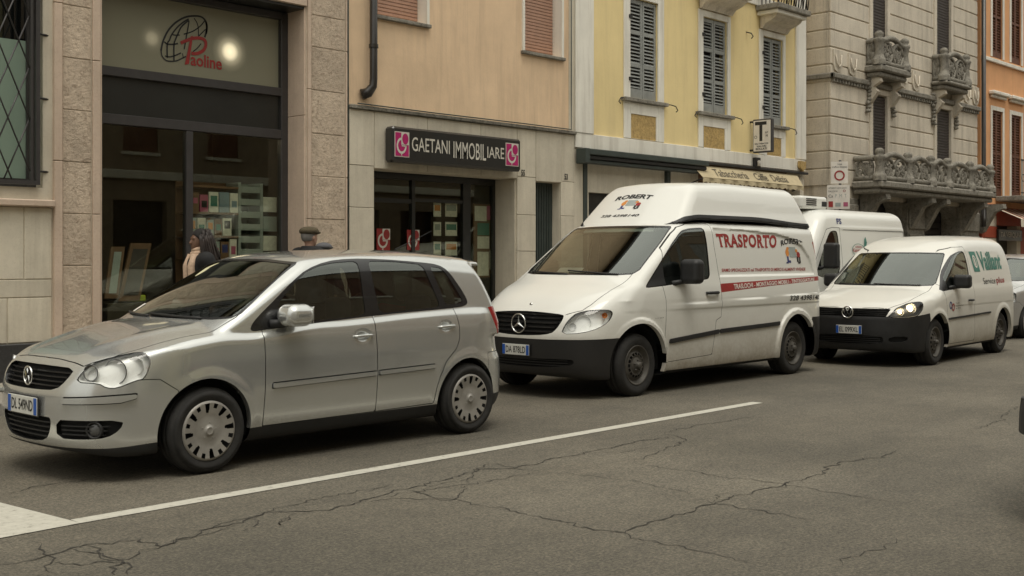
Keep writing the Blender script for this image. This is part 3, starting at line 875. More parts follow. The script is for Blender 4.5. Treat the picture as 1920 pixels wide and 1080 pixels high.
def seats(root, xs, z0=.25, h=.62, y=.36, w=.24):
    def seat(cx, cy):
        a = sdf_box((cx, cy, z0+.22), (.25, w, .09), .07); b = caps((cx+.26, cy, z0+.26), (cx+.42, cy, z0+h), .10, .085)
        b2 = lambda X, Y, Z: np.maximum(b(X, cy+np.sign(Y-cy)*np.maximum(np.abs(Y-cy)-w+.11, 0), Z), -9)
        hd = sdf_box((cx+.46, cy, z0+h+.17), (.05, .13, .09), .045)
        nk = caps((cx+.43, cy, z0+h), (cx+.46, cy, z0+h+.12), .03, .03)
        F = lambda X, Y, Z: smin(smin(smin(a(X, Y, Z), b2(X, Y, Z), .05), hd(X, Y, Z), .02), nk(X, Y, Z), .02)
        Mh = surfnet(F, (cx-.3, cy-.32, z0+.05), (cx+.62, cy+.32, z0+h+.32), .03); return Mh, F
    Mh, F = seat(xs[0], y)
    base = None
    for x in xs:
        for s in (-1, 1):
            if base is None: base = tri_obj('seat', Mh, M['seat'], root, F); o = base
            else: o = base.copy(); COL.objects.link(o)
            o.parent = root; o.location = (x-xs[0], 0 if s == 1 else 2*y, 0)
def dashboard(root, x, z, w, wheel_y=-.36):
    F = sdf_box((x, 0, z-.12), (.22, w, .13), .08)
    blob('dashboard', F, (x-.26, -w-.05, z-.3), (x+.26, w+.05, z+.05), .035, M['interior'], root)
    v, f = ring_v(.18, .015, 36, 8); R = Matrix.Rotation(math.radians(-25), 4, 'Y')
    mb = MB(); mb.add([R@Vector(p) for p in v], f, True)
    b = bars_yz([((-.17, 0), (.17, 0)), ((0, 0), (0, -.17))], .05, .015); mb.add([R@Vector(p) for p in b.v], b.f)
    mb.build('steering_wheel', M['blackplastic'], root, (x+.34, wheel_y, z-.02))
def raised(name, Mh, mat, parent, F, off, pair=True):
    """moulding: region lifted off the body by off, with its edge walls"""
    if len(Mh[1]) == 0: return
    N = grad(F, Mh[0]); N /= np.linalg.norm(N, axis=1)[:, None]
    top = (Mh[0]+N*off, Mh[1]); wl = walls(top, 0*N-N*off*1.2)
    for k in ((0, 1) if pair else (0,)):
        a, b = (top, wl) if k == 0 else (mirror(top), mirror(wl))
        Fm = F
        o = tri_obj(name, a, mat, parent, F); e = tri_obj('moulding_edge', b, mat, o, None, smooth=False)
def emit(sh, root, name, src, mat, mode='pair', off=0., nm=None):
    Mh = sh.p[src]
    if len(Mh[1]) == 0: return []
    r = []
    if mode == 'whole': r.append(tri_obj(name, whole(Mh), mat, root, sh.F, off=off))
    else:
        r.append(tri_obj(name, Mh, mat, root, sh.F, off=off)); r.append(tri_obj(name, mirror(Mh), mat, root, sh.F, off=off))
    return r
def recess(sh, root, name, src, mat, depth, mode='whole', wallmat=None, vec=None, back=True):
    """opening with depth: the region moved back, plus side walls"""
    Mh = sh.p[src]
    if len(Mh[1]) == 0: return []
    out = []
    parts = [whole(Mh)] if mode == 'whole' else [Mh, mirror(Mh)]
    for i, A in enumerate(parts):
        v = np.array(vec if vec is not None else (depth, 0, 0), float)
        if i == 1: v = v*np.array([1, -1, 1])
        o = tri_obj(name, (A[0]+v, A[1]), mat, root, sh.F)
        w = walls(A, v); tri_obj('edge', w, wallmat or mat, o, None, smooth=False); out.append(o)
    return out
def rims(sh, root, src, mat, cond, inward=.05):
    """returned flange round the wheel openings"""
    Mh = sh.p[src]
    for xa, xb in ((-9, 1.2), (1.2, 9)):
        w = walls(Mh, np.array([0, -inward, 0]), lambda P: cond(P) & (P[:, 0] > xa) & (P[:, 0] < xb))
        if not len(w[1]): continue
        tri_obj('wheel_arch_lip', w, mat, root, None, smooth=False); tri_obj('wheel_arch_lip', mirror(w), mat, root, None, smooth=False)
def liner(sh, root, srcs, mat, off=-.028):
    Mh = join(*[sh.p[s] for s in srcs if len(sh.p[s][1])])
    P, T = Mh; keep = P[T][:, :, 2].mean(1) > .45
    P, T = compact(P, T[keep])
    N = grad(sh.F, P); N /= np.linalg.norm(N, axis=1)[:, None]
    tri_obj('interior_lining', whole((P+N*off*np.array([1, 1, 1])*(P[:, 1:2] > 1e-5)+N*off*np.array([1, 0, 1])*(P[:, 1:2] <= 1e-5), T)), mat, root, None)
def slats(root, name, mat, zs, F, y0, y1, dx, h=.012, depth=.02, n=14, yfun=None):
    """horizontal grille bars that follow the nose, each bar its own part"""
    for z in zs:
        a, b = (y0, y1) if yfun is None else yfun(z)
        ys = np.linspace(a, b, n); x = xsurf(F, ys, np.full(n, z))+dx
        v = []; f = []
        for X, Y in zip(x, ys):
            v += [(X, -Y, z-h/2), (X, -Y, z+h/2), (X+depth, -Y, z+h/2), (X+depth, -Y, z-h/2)]
        for k in range(n-1):
            for j in range(4):
                j2 = (j+1) % 4; f.append((4*k+j, 4*k+j2, 4*(k+1)+j2, 4*(k+1)+j))
        f += [(3, 2, 1, 0), tuple(4*(n-1)+j for j in range(4))]
        MB().add(v, f).build(name, mat, root)
def wiper(root, F, y0, z0, y1, z1, lift=.02, s=None):
    ys = np.linspace(y0, y1, 8); zz = np.linspace(z0, z1, 8); x = xsurf(F, ys, zz)-lift
    MB().tube([(a, -b, c) for a, b, c in zip(x, ys, zz)], .009, 6).build('wiper', M['blackplastic'], root)
def lamp_bowl(root, c, R, mat, yaw, depth=.05, name='reflector_bowl'):
    """round reflector facing forward and outward"""
    mb = MB(); prof = [(R*1.04, -.006), (R, 0), (R*.9, depth*.35), (R*.7, depth*.7), (R*.45, depth*.92), (R*.18, depth), (R*.16, depth*.55), (0, depth*.5)]
    mb.lathe(prof, 28, (0, 0, 0), 'x'); o = mb.build(name, mat, root); o.location = c; o.rotation_euler = (0, 0, yaw); return o

# ---------------------------------------------------------------- the silver hatchback and its relatives
HB = dict(
    dlo=[(.352, .962), (.411, 1.026), (.596, 1.156), (.779, 1.285), (.924, 1.366), (1.136, 1.425), (1.367, 1.447), (1.68, 1.443), (2.084, 1.416), (2.27, 1.397), (2.36, 1.345), (2.464, 1.201), (2.516, 1.106), (2.515, 1.068), (2.46, 1.048), (2.34, 1.038), (1.505, 1.009), (.915, .972), (.465, .943), (.37, .935)],
    g1=[(.60, .985), (.615, 1.125), (.70, 1.195), (.80, 1.275), (.925, 1.350), (1.05, 1.392), (1.20, 1.415), (1.425, 1.428), (1.418, 1.30), (1.405, 1.15), (1.40, 1.012), (.95, .990)],
    g2=[(1.528, 1.428), (1.80, 1.423), (2.085, 1.398), (2.14, 1.22), (2.19, 1.053), (1.90, 1.038), (1.535, 1.022), (1.53, 1.21)],
    g3=[(2.165, 1.378), (2.265, 1.372), (2.32, 1.335), (2.43, 1.148), (2.455, 1.10), (2.435, 1.075), (2.25, 1.066), (2.215, 1.20)],
    d1=[(.448, .90), (.448, 1.02), (.6, 1.1), (1.463, 1.2), (1.463, .276), (.437, .272)],
    d2=[(1.463, 1.2), (2.30, 1.2), (2.338, .98), (2.352, .9), (2.345, .79), (2.30, .71), (2.185, .612), (2.12, .50), (2.085, .40), (2.066, .284), (1.463, .276)],
    head=[(-.80, .520, .655), (-.755, .535, .720), (-.705, .551, .765), (-.64, .60, .795), (-.556, .642, .818), (-.46, .69, .836), (-.425, .725, .832), (-.402, .748, .800), (-.408, .762, .755), (-.451, .768, .668), (-.505, .754, .660), (-.614, .717, .617), (-.67, .684, .619), (-.706, .65, .650)])
def hatchback(name, loc, rz, mats, plate=None, fancy=True, h=.017, guard=False, **lab):
    root = empty(name, loc, rz, **lab); F0 = hatch_field()
    dim = [(1.333, .862), (2.205, .898)]
    def F(x, y, z):
        v = F0(x, y, z)
        for cx, cz in dim: v = v+.020*np.exp(-(((x-cx)/.055)**2+((z-cz)/.034)**2)**1.5)*(y > .6)
        return v
    sh = Shell(F, (-.96, 0, .13), (3.2, .90, 1.58), h); sh.F = F
    body = mats['body']
    arch = lambda x, y, z: np.where(y > .42, np.minimum(np.hypot(x+.02, z-.29)-.352, np.hypot(x-2.44, z-.29)-.338), 9.)
    sh.cut('body', 'hole', arch)
    sh.cut('body', 'trim', xz(rnd(HB['dlo'], 1)))
    for g in ('g1', 'g2', 'g3'): sh.cut('trim', g, xz(rnd(HB[g], 2, .13)))
    wsp = [(-.2, 1.022), (.58, 1.020), (.70, 1.030), (.715, 1.06), (.69, 1.137), (.623, 1.296), (.578, 1.400), (.55, 1.420), (.3, 1.440), (-.2, 1.448)]
    f = yz(wsp, 1.06); sh.cut('body', 'wtrim', f); sh.cut('wtrim', 'wind', lambda x, y, z: f(x, y, z)+.016)
    rw = np.array([(-.2, 1.06), (.56, 1.06), (.60, 1.09), (.53, 1.33), (.48, 1.36), (-.2, 1.37)])
    sh.cut('body', 'rear', lambda x, y, z: np.where(x > 2.6, poly_sd(y, z, rw), 9.))
    hood = np.array([(-.80, -.2), (-.762, -.2), (-.762, .1), (-.752, .35), (-.735, .505), (-.66, .572), (-.585, .622), (-.4, .655), (0, .69), (.27, .715), (.35, .70), (.35, -.2)])
    sh.cut('body', 'hood', lambda x, y, z: np.where((z > .69) & (x < .33), poly_sd(x, y, hood), 9.), .006)
    sh.cut('body', 'head', sz(rnd(HB['head'], 1)), .006)
    sh.cut('body', 'd1', xz(HB['d1'], .5), .006); sh.cut('body', 'd2', xz(HB['d2'], .5), .006)
    sh.cut('body', 'bump', xz([(-1.2, .95), (-.72, .95), (-.62, .66), (-.44, .663), (-.355, .66), (-.235, .578), (-.2, .05), (-1.2, .05)], -1), .005)
    gr = yz(rnd([(-.2, .742), (.20, .744), (.462, .738), (.452, .666), (.385, .600), (.2, .592), (-.2, .590)], 1), -.5)
    sh.cut('bump', 'grille', gr)
    lg = yz(rnd([(-.2, .428), (.30, .424), (.352, .418), (.335, .34), (.275, .268), (.1, .250), (-.2, .250)], 1), -.5)
    sh.cut('bump', 'lowg', lg)
    fog = sz(rnd([(-.868, .400, .411), (-.80, .50, .413), (-.576, .739, .413), (-.600, .73, .350), (-.67, .685, .300), (-.76, .56, .290), (-.862, .395, .290)], 1))
    sh.cut('bump', 'fog', fog)
    sh.cut('bump', 'strip', sz([(-.846, .455, .556), (-.64, .70, .572), (-.5, .762, .578), (-.505, .76, .545), (-.60, .728, .522), (-.849, .451, .513)]), .008)  # dark ring round the bumper moulding is its shadow, put in as colour
    sh.cut('bump', 'lip', lambda x, y, z: z-.232-.02*sst(-.7, -.3, x))
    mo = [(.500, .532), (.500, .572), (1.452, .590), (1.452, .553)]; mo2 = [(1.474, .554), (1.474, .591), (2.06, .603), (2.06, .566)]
    sh.cut('d1', 'mo1', xz(mo), .007); sh.cut('d2', 'mo2', xz(mo2), .007)  # dark outline of each door moulding stands in for its shade
    sh.cut('body', 'tail', lambda x, y, z: np.where((x > 2.72) & (y > .45), poly_sd(x-.35*y, z, [(2.50, 1.03), (2.56, 1.04), (2.95, .98), (2.99, .78), (2.60, .76), (2.575, .84)]), 9.))
    sh.cut('body', 'sill', xz([(-.5, .268), (3.0, .275), (3.0, .0), (-.5, .0)], .5))
    sh.cut('body', 'under', lambda x, y, z: z-.200)
    sh.cut('body', 'rbump', xz([(2.70, .655), (3.3, .655), (3.3, .1), (2.70, .1)], -1), .005)
    sh.cut('rbump', 'rlow', lambda x, y, z: z-.30)
    if guard: sh.cut('rbump', 'guard', xz([(2.6, .47), (3.3, .47), (3.3, .648), (2.6, .648)], -1)); raised('bumper_guard', sh.p['guard'], M['blackplastic'], root, F, .060)
    emit(sh, root, 'body_shell', 'body', body, 'whole')
    emit(sh, root, 'bonnet', 'hood', body, 'whole'); emit(sh, root, 'front_bumper', 'bump', mats.get('bumper', body), 'whole'); emit(sh, root, 'rear_bumper', 'rbump', mats.get('bumper', body), 'whole')
    emit(sh, root, 'front_door', 'd1', body); emit(sh, root, 'rear_door', 'd2', body)
    emit(sh, root, 'window_trim', 'trim', M['blackgloss']); emit(sh, root, 'windscreen_trim', 'wtrim', M['blackgloss'], 'whole')
    for g, nm in (('g1', 'front_window'), ('g2', 'rear_window'), ('g3', 'quarter_window')): emit(sh, root, nm, g, M['carglass'], off=-.004)
    emit(sh, root, 'windscreen', 'wind', M['carglass'], 'whole', off=-.003); emit(sh, root, 'tailgate_window', 'rear', M['carglass'], 'whole')
    emit(sh, root, 'panel_gap', 'seam', M['seam'], 'pair', off=-.007)  # real panel gaps plus the painted shade rings of the mouldings
    emit(sh, root, 'sill', 'sill', M['blackplastic']); emit(sh, root, 'underbody', 'under', M['under'], 'whole'); emit(sh, root, 'bumper_lip', 'lip', M['blackplastic'], 'whole'); emit(sh, root, 'rear_lip', 'rlow', M['blackplastic'], 'whole')
    emit(sh, root, 'tail_lamp', 'tail', M['redlens'])
    raised('door_moulding', sh.p['mo1'], body, root, F, .018); raised('door_moulding', sh.p['mo2'], body, root, F, .018)
    raised('bumper_moulding', sh.p['strip'], body, root, F, .028)
    recess(sh, root, 'upper_grille', 'grille', M['under'], .05, wallmat=M['blackgloss']); recess(sh, root, 'lower_grille', 'lowg', M['under'], .05, wallmat=M['blackplastic'])
    recess(sh, root, 'fog_lamp_grille', 'fog', M['under'], 0, 'pair', wallmat=M['blackplastic'], vec=(.035, -.02, 0))
    hl = emit(sh, root, 'headlight', 'head', M['lens'])
    P, T = sh.p['head']
    for s, o in zip((1, -1), hl):
        v = np.array([.045, -.035, 0]); A = (P+v, T); w = walls(sh.p['head'], v)
        if s == -1: A = mirror(A); w = mirror(w)
        tri_obj('lamp_housing', join(A, w), M['lamphouse'], o, None)
        for (x, y, z, R) in ((-.585, .645, .715, .078), (-.715, .568, .712, .050), (-.480, .700, .748, .056)):
            lamp_bowl(o, (x+.004, -s*(y-.004), z), R, M['reflector'], s*math.radians(28))
        for (x, y, z, R) in ((-.585, .645, .715, .080), (-.715, .568, .712, .052)):
            v_, f_ = ring_v(R, .004, 28, 6); rg = MB().add(v_, f_, True).build('reflector_rim', M['lampdark'], o); rg.location = (x-.004, -s*(y+.002), z); rg.rotation_euler = (0, 0, s*math.radians(28))
        lamp_bowl(o, (-.415, -s*.715, .715), .022, M['amber'], s*math.radians(50), .02, 'indicator')
    # slats and fog lamps
    slats(root, 'grille_bar', M['blackgloss'], (.622, .650, .678, .706), F, 0, 0, .014, .010, .03, 16, lambda z: (-.375-(z-.6)*.6, .375+(z-.6)*.6))
    slats(root, 'grille_bar', M['blackplastic'], (.290, .322, .354, .386), F, 0, 0, .016, .009, .02, 12, lambda z: (-.285-(z-.26)*.3, .285+(z-.26)*.3))
    for s in (-1, 1):
        for z in (.318, .346, .374):
            n = 8; ys = np.linspace(.42, .665+(z-.3)*.35, n); x = xsurf(F, ys, np.full(n, z))+.014; v = []; fc = []
            for X, Y in zip(x, ys): v += [(X, -s*Y, z-.004), (X, -s*Y, z+.004), (X+.015, -s*Y, z+.004), (X+.015, -s*Y, z-.004)]
            for k in range(n-1):
                for j in range(4): fc.append((4*k+j, 4*k+(j+1) % 4, 4*k+4+(j+1) % 4, 4*k+4+j))
            MB().add(v, fc).build('grille_bar', M['blackplastic'], root)
        fl = MB().lathe([(.056, .02), (.056, -.012), (.046, -.012), (.042, .004)], 24, (0, 0, 0), 'x').build('fog_lamp', M['blackplastic'], root)
        fl.location = (-.722, -s*.628, .350); fl.rotation_euler = (0, 0, s*math.radians(35))
        MB().lathe([(.041, .0), (.030, -.008), (0, -.011)], 20, (0, 0, 0), 'x').build('fog_lens', M['lampdark'], fl)
    lst = [k for k in ('body', 'd1', 'd2', 'trim', 'wtrim') if len(sh.p[k][1])]
    rims(sh, root, 'body', body, lambda P: (P[:, 1] > .5) & ((np.abs(np.hypot(P[:, 0]+.02, P[:, 2]-.29)-.352) < .004) | (np.abs(np.hypot(P[:, 0]-2.44, P[:, 2]-.29)-.338) < .004)))
    rims(sh, root, 'bump', mats.get('bumper', body), lambda P: (P[:, 1] > .5) & (np.abs(np.hypot(P[:, 0]+.02, P[:, 2]-.29)-.352) < .004))
    liner(sh, root, lst, M['interior'])
    arch_liner(root, -.02, .29, .362, .36, .735); arch_liner(root, 2.44, .29, .35, .36, .735)
    box('floor_pan', M['under'], -.6, 2.9, -.60, .60, .19, .33, root); box('bulkhead', M['under'], -.28, .34, -.62, .62, .30, .88, root)
    add_wheels(root, (0, 2.465), .805, 'cover', .292, .185, .203, (.1, .25))
    mirror_part(root, (.660, .875, 1.044), (.115, .112, .080), mats['mirror'], r=.076, stalk=(.52, .76, .985))
    door_handle(root, F, 1.245, 1.425, .860, .02, body, .026, .011); door_handle(root, F, 2.122, 2.300, .893, .03, body, .026, .011)
    b = badge_vw(.067).build('badge', M['chrome'], root, (float(xsurf(F, np.array([0.]), np.array([.668]))[0])-.006, 0, .668))
    if fancy:
        seats(root, (1.0, 1.85), .28, .60, .34, .23); dashboard(root, .50, .98, .62, -.34)
        wiper(root, F, .50, 1.030, -.12, 1.045); wiper(root, F, -.10, 1.030, -.60, 1.040)
        MB().box(-.02, .02, -.10, .10, -.028, .028, .01).build('rear_view_mirror', M['blackplastic'], root, (.93, 0, 1.375))
        MB().tube([(2.35, 0, 1.525), (2.56, 0, 1.60), (2.78, 0, 1.69)], [.004, .003, .002], 6).build('aerial', M['blackplastic'], root)
        decal_front('windscreen_sticker', F, [(-.60, 1.045), (-.52, 1.045), (-.52, 1.10), (-.60, 1.10)], M['whiteprint'], root, shape=rect_shape(), lift=.001)
    if plate: number_plate(root, plate, -.918, .483, .43, .118, y=-.03)
    return root

# ---------------------------------------------------------------- the removal van
def figures_decal(deco, F, o, w, h, root):
    """two little movers carrying a crate (flat print), o = lower left corner in the decal plane"""
    def q(a, b, c, d): return [(o[0]+a*w, o[1]+b*h), (o[0]+c*w, o[1]+b*h), (o[0]+c*w, o[1]+d*h), (o[0]+a*w, o[1]+d*h)]
    deco('printed_figure', F, q(.28, .38, .72, .98), M['greyprint'], root, shape=rect_shape(), lift=.003)
    deco('printed_figure', F, q(.04, .42, .26, .86), M['orangeprint'], root, shape=disc_shape(), lift=.004)
    deco('printed_figure', F, q(.12, .80, .28, .98), M['orangeprint'], root, shape=disc_shape(), lift=.0045)
    deco('printed_figure', F, q(.74, .36, .96, .70), M['redprint'], root, shape=disc_shape(), lift=.004)
    deco('printed_figure', F, q(.66, .66, .82, .86), M['orangeprint'], root, shape=disc_shape(), lift=.0045)
    for a, b, c, d in ((.10, .10, .20, .46), (.20, .06, .32, .20), (.72, .10, .82, .42), (.86, .04, .96, .42), (.02, .02, .16, .10), (.78, .0, .9, .10)):
        deco('printed_figure', F, q(a, b, c, d), M['ink'] if c > .5 else M['navy'], root, shape=rect_shape(), lift=.0035)
def serif_text(name, F, quad, mat, root, s):
    """heavy slab-serif capitals: bold outlines plus serif bars at cap height and baseline"""
    decal_side(name, F, quad, mat, root, s=s, bold=.035, spacing=1.12)
    q = np.array(quad, float); n = len(s); xs = {'T': [(.5, 0), (.08, 1), (.92, 1)], 'R': [(.2, 0), (.86, 0), (.12, 1)], 'A': [(.1, 0), (.9, 0)], 'P': [(.2, 0), (.12, 1)], 'S': [], 'O': []}
    adv = [{'T': .95, 'R': 1.0, 'A': 1.02, 'S': .92, 'P': .94, 'O': 1.12}[c] for c in s]; tot = sum(adv); p = 0
    v = []; f = []
    for c, a in zip(s, adv):
        for (u, t) in xs[c]:
            x = (p+u*a)/tot; w = .020 if (c, t) != ('T', 1) else .006; y0, y1 = (0, .09) if t == 0 else (.91, 1.0)
            if (c, t) == ('T', 1): y0 = .74
            b = len(v); v += [(x-w, y0), (x+w, y0), (x+w, y1), (x-w, y1)]; f.append((b, b+1, b+2, b+3))
        p += a
    decal_side(name, F, quad, mat, root, shape=(v, f), lift=.0045)
def removal_van():
    root = empty('parked_van', (9.78, 8.307, 0), 0, label='white high-roof removal van with red TRASPORTO lettering on its side', cat='van')
    root.name = 'high_roof_van'
    F = vito_field(); body = M['white']
    sh = Shell(F, (-.96, 0, .14), (4.12, 1.02, 1.98), .021)
    A1 = lambda x, z: np.hypot(x, z-.34)-.425; A2 = lambda x, z: np.hypot(x-3.2, z-.34)-.415
    sh.cut('body', 'hole', lambda x, y, z: np.where(y > .5, np.minimum(A1(x, z), A2(x, z)), 9.))
    sw = [(.105, 1.128), (.237, 1.222), (.462, 1.408), (.702, 1.602), (.88, 1.725), (.95, 1.758), (1.097, 1.782), (1.372, 1.796), (1.378, 1.60), (1.355, 1.212), (1.0, 1.188), (.5, 1.150)]
    f = xz(rnd(sw, 2, .13), .5); sh.cut('body', 'trim', f); sh.cut('trim', 'g1', lambda x, y, z: f(x, y, z)+.014)
    sh.cut('g1', 'tri', xz([(.0, 1.0), (.50, 1.0), (.485, 1.60), (.0, 1.60)], .5))
    wsp = [(-.2, 1.262), (.6, 1.262), (.755, 1.272), (.79, 1.32), (.768, 1.462), (.745, 1.62), (.708, 1.785), (.68, 1.806), (.4, 1.814), (-.2, 1.818)]
    g = yz(wsp, 1.25); sh.cut('body', 'wtrim', g); sh.cut('wtrim', 'wind', lambda x, y, z: g(x, y, z)+.018)
    sh.cut('body', 'roof', lambda x, y, z: np.where(y < .66, 1.83-z, 9.))
    hood = np.array([(-.9, -.2), (-.9, .35), (-.735, .47), (-.60, .655), (-.50, .700), (-.291, .738), (.068, .755), (.4, .72), (.4, -.2)])
    sh.cut('body', 'hood', lambda x, y, z: np.where((z > .858+.02*(y > 9)) & (x < .38), poly_sd(x, y, hood), 9.), .006)
    sh.cut('body', 'head', sz(rnd([(-.784, .524, .672), (-.745, .55, .77), (-.70, .585, .835), (-.645, .625, .885), (-.551, .724, .915), (-.413, .836, .918), (-.366, .866, .900), (-.38, .868, .85), (-.44, .862, .79), (-.537, .824, .733), (-.677, .716, .684)], 1)), .006)
    gr = yz(rnd([(-.2, .892), (.1, .890), (.30, .882), (.490, .868), (.512, .845), (.505, .79), (.47, .72), (.42, .672), (.25, .648), (-.2, .640)], 1), -.5)
    sh.cut('hood', 'grille', gr); sh.cut('body', 'grille', gr)
    sh.cut('body', 'bump', xz([(-1.2, .600), (-.76, .612), (-.30, .624), (-.25, .05), (-1.2, .05)], -1), .006)
    sh.cut('bump', 'lowg', yz(rnd([(-.2, .402), (.62, .418), (.66, .39), (.60, .345), (.35, .325), (-.2, .318)], 1), -.3))
    sh.cut('body', 'rbump', xz([(3.60, .70), (4.3, .70), (4.3, .05), (3.3, .05)], .3))
    mo = [(.507, .528), (.507, .576), (1.462, .640), (1.462, .592)]; mo2 = [(1.486, .593), (1.486, .641), (2.80, .676), (2.79, .628)]
    sh.cut('body', 'mo1', xz(mo)); sh.cut('body', 'mo2', xz(mo2))
    sh.cut('body', 'stripe', xz([(1.53, 1.055), (1.53, 1.154), (2.6, 1.181), (3.93, 1.214), (3.93, 1.163), (2.6, 1.108)], .5))
    d1 = [(.458, .90), (.458, 1.0), (.50, 1.2), (1.2, 1.6), (1.40, 1.60), (1.40, 1.82), (1.525, 1.836), (1.512, 1.58), (1.536, 1.22), (1.534, 1.03), (1.515, .78), (1.41, .742), (1.335, .36), (.41, .327)]
    d1 = [(.458, .90), (.458, 1.0), (.40, 1.25), (.56, 1.555), (.80, 1.72), (.926, 1.792), (1.10, 1.83), (1.525, 1.840), (1.512, 1.58), (1.536, 1.22), (1.534, 1.03), (1.515, .78), (1.41, .742), (1.335, .36), (.41, .327)]
    for src in ('stripe', 'body'): pass
    sh.cut('body', 'd1', xz(d1, .5), .006)
    d2 = [(1.536, 1.03), (1.536, 1.22), (1.512, 1.60), (1.525, 1.845), (2.68, 1.83), (2.70, 1.3), (2.70, .34), (1.335, .34), (1.41, .742), (1.515, .78)]
    sh.cut('body', 'd2', xz(d2, .5))
    sh.cut('body', 'tail', lambda x, y, z: np.where((x > 3.75) & (y > .55), poly_sd(x, z, [(3.80, 1.66), (4.2, 1.66), (4.2, .92), (3.925, .92), (3.90, 1.2)]), 9.))
    sh.cut('body', 'under', lambda x, y, z: z-.235)
    rw = np.array([(-.2, 1.25), (.66, 1.25), (.6, 1.72), (-.2, 1.74)])
    sh.cut('body', 'rear', lambda x, y, z: np.where(x > 3.6, poly_sd(y, z, rw), 9.))
    emit(sh, root, 'body_shell', 'body', body, 'whole'); emit(sh, root, 'bonnet', 'hood', body, 'whole')
    emit(sh, root, 'front_door', 'd1', body); emit(sh, root, 'sliding_door', 'd2', body)
    emit(sh, root, 'front_bumper', 'bump', M['greyplastic'], 'whole'); emit(sh, root, 'rear_bumper', 'rbump', M['greyplastic'])
    emit(sh, root, 'window_trim', 'trim', M['blackgloss']); emit(sh, root, 'window_corner', 'tri', M['blackplastic'], off=-.002); emit(sh, root, 'windscreen_trim', 'wtrim', M['blackgloss'], 'whole')
    emit(sh, root, 'front_window', 'g1', M['carglass'], off=-.004); emit(sh, root, 'windscreen', 'wind', M['carglass'], 'whole', off=-.003)
    emit(sh, root, 'tailgate_window', 'rear', M['carglass'], 'whole')
    emit(sh, root, 'panel_gap', 'seam', M['seam'], off=-.007); emit(sh, root, 'underbody', 'under', M['under'], 'whole'); emit(sh, root, 'tail_lamp', 'tail', M['redlens'])
    emit(sh, root, 'red_stripe', 'stripe', M['redprint'])
    raised('side_moulding', sh.p['mo1'], M['blackplastic'], root, F, .016); raised('side_moulding', sh.p['mo2'], M['blackplastic'], root, F, .016)
    recess(sh, root, 'grille', 'grille', M['under'], .04, wallmat=M['blackgloss']); recess(sh, root, 'lower_grille', 'lowg', M['under'], .03, wallmat=M['blackplastic'])
    hl = emit(sh, root, 'headlight', 'head', M['lens']); P, T = sh.p['head']
    for s, o in zip((1, -1), hl):
        v = np.array([.07, -.05, 0]); A = (P+v, T); w = walls(sh.p['head'], v)
        if s == -1: A = mirror(A); w = mirror(w)
        tri_obj('lamp_housing', join(A, w), M['lamphouse'], o, None)
        for (x, y, z, R) in ((-.60, .675, .785, .075), (-.47, .775, .825, .060), (-.69, .60, .745, .040)):
            lamp_bowl(o, (x+.02, -s*(y-.02), z), R, M['reflector'], s*math.radians(32))
        lamp_bowl(o, (-.44, -s*.82, .86), .028, M['amber'], s*math.radians(55), .02, 'indicator')
    slats(root, 'grille_bar', M['blackgloss'], (.690, .735, .780, .825, .862), F, 0, 0, .008, .016, .04, 18, lambda z: (-.42-(z-.68)*.4, .42+(z-.68)*.4))
    slats(root, 'grille_bar', M['blackplastic'], (.345, .372, .398), F, -.58, .58, .010, .008, .02, 16)
    badge_star(.105).build('badge', M['chrome'], root, (-.853, 0, .765))
    MB().lathe([(0, -.003), (.018, -.002), (.020, .003)], 16, (0, 0, 0), 'x').build('bonnet_badge', M['chrome'], root, (float(xsurf(F, np.array([0.]), np.array([.955]))[0])-.003, 0, .955))
    rims(sh, root, 'body', body, lambda P: (P[:, 1] > .6) & ((np.abs(A1(P[:, 0], P[:, 2])) < .005) | (np.abs(A2(P[:, 0], P[:, 2])) < .005)))
    liner(sh, root, ('body', 'd1', 'd2', 'trim', 'wtrim', 'roof'), M['interior'])
    arch_liner(root, 0, .34, .435, .42, .85); arch_liner(root, 3.2, .34, .425, .42, .85)
    box('floor_pan', M['under'], -.6, 3.8, -.68, .68, .21, .42, root); box('bulkhead', M['under'], -.20, .40, -.66, .66, .35, .98, root)
    box('cargo_wall', M['interior'], 1.62, 1.66, -.76, .76, .42, 1.70, root)
    add_wheels(root, (0, 3.2), .90, 'steel', .33, .20, .207, (0, .4))
    mirror_part(root, (.80, 1.045, 1.300), (.085, .125, .135), M['blackplastic'], r=.06, stalk=(.62, .90, 1.17))
    door_handle(root, F, 1.215, 1.465, 1.055, .01, M['blackplastic'], .035, .018)
    seats(root, (.95,), .52, .62, .42, .25); dashboard(root, .42, 1.20, .72, -.42)
    wiper(root, F, .62, 1.275, -.05, 1.31); wiper(root, F, -.02, 1.275, -.66, 1.295)
    decal_front('dash_paper', F, [(-.25, 1.29), (.10, 1.29), (.10, 1.34), (-.25, 1.34)], M['whiteprint'], root, shape=rect_shape(), lift=-.03)
    # high roof
    FR = vito_roof_field()
    Mh = surfnet(FR, (.72, -.05, 1.70), (4.0, .86, 2.42), .022); Mh = clip(Mh, -Mh[0][:, 1])[0]; Mh[0][:, 1] = np.where(Mh[0][:, 1] < 1e-5, 0, Mh[0][:, 1])
    def lo(x): return 1.80+.055*sst(.82, 1.15, x)+.035*sst(1.0, 1.4, x)*(1-sst(2.4, 3.7, x))-.02*sst(2.6, 3.85, x)
    P = Mh[0]; band, top = clip(Mh, np.where(P[:, 1] > .5, P[:, 2]-lo(P[:, 0])-.052*sst(.85, 1.15, P[:, 0]), 9))
    ro = tri_obj('high_roof', whole(top), body, root, FR); tri_obj('roof_gasket', band, M['blackplastic'], root, FR, off=.006); tri_obj('roof_gasket', mirror(band), M['blackplastic'], root, FR, off=.006)
    # lettering
    serif_text('lettering', F, [(1.633, 1.574), (2.915, 1.572), (2.967, 1.730), (1.615, 1.730)], M['redprint'], root, 'TRASPORTO')
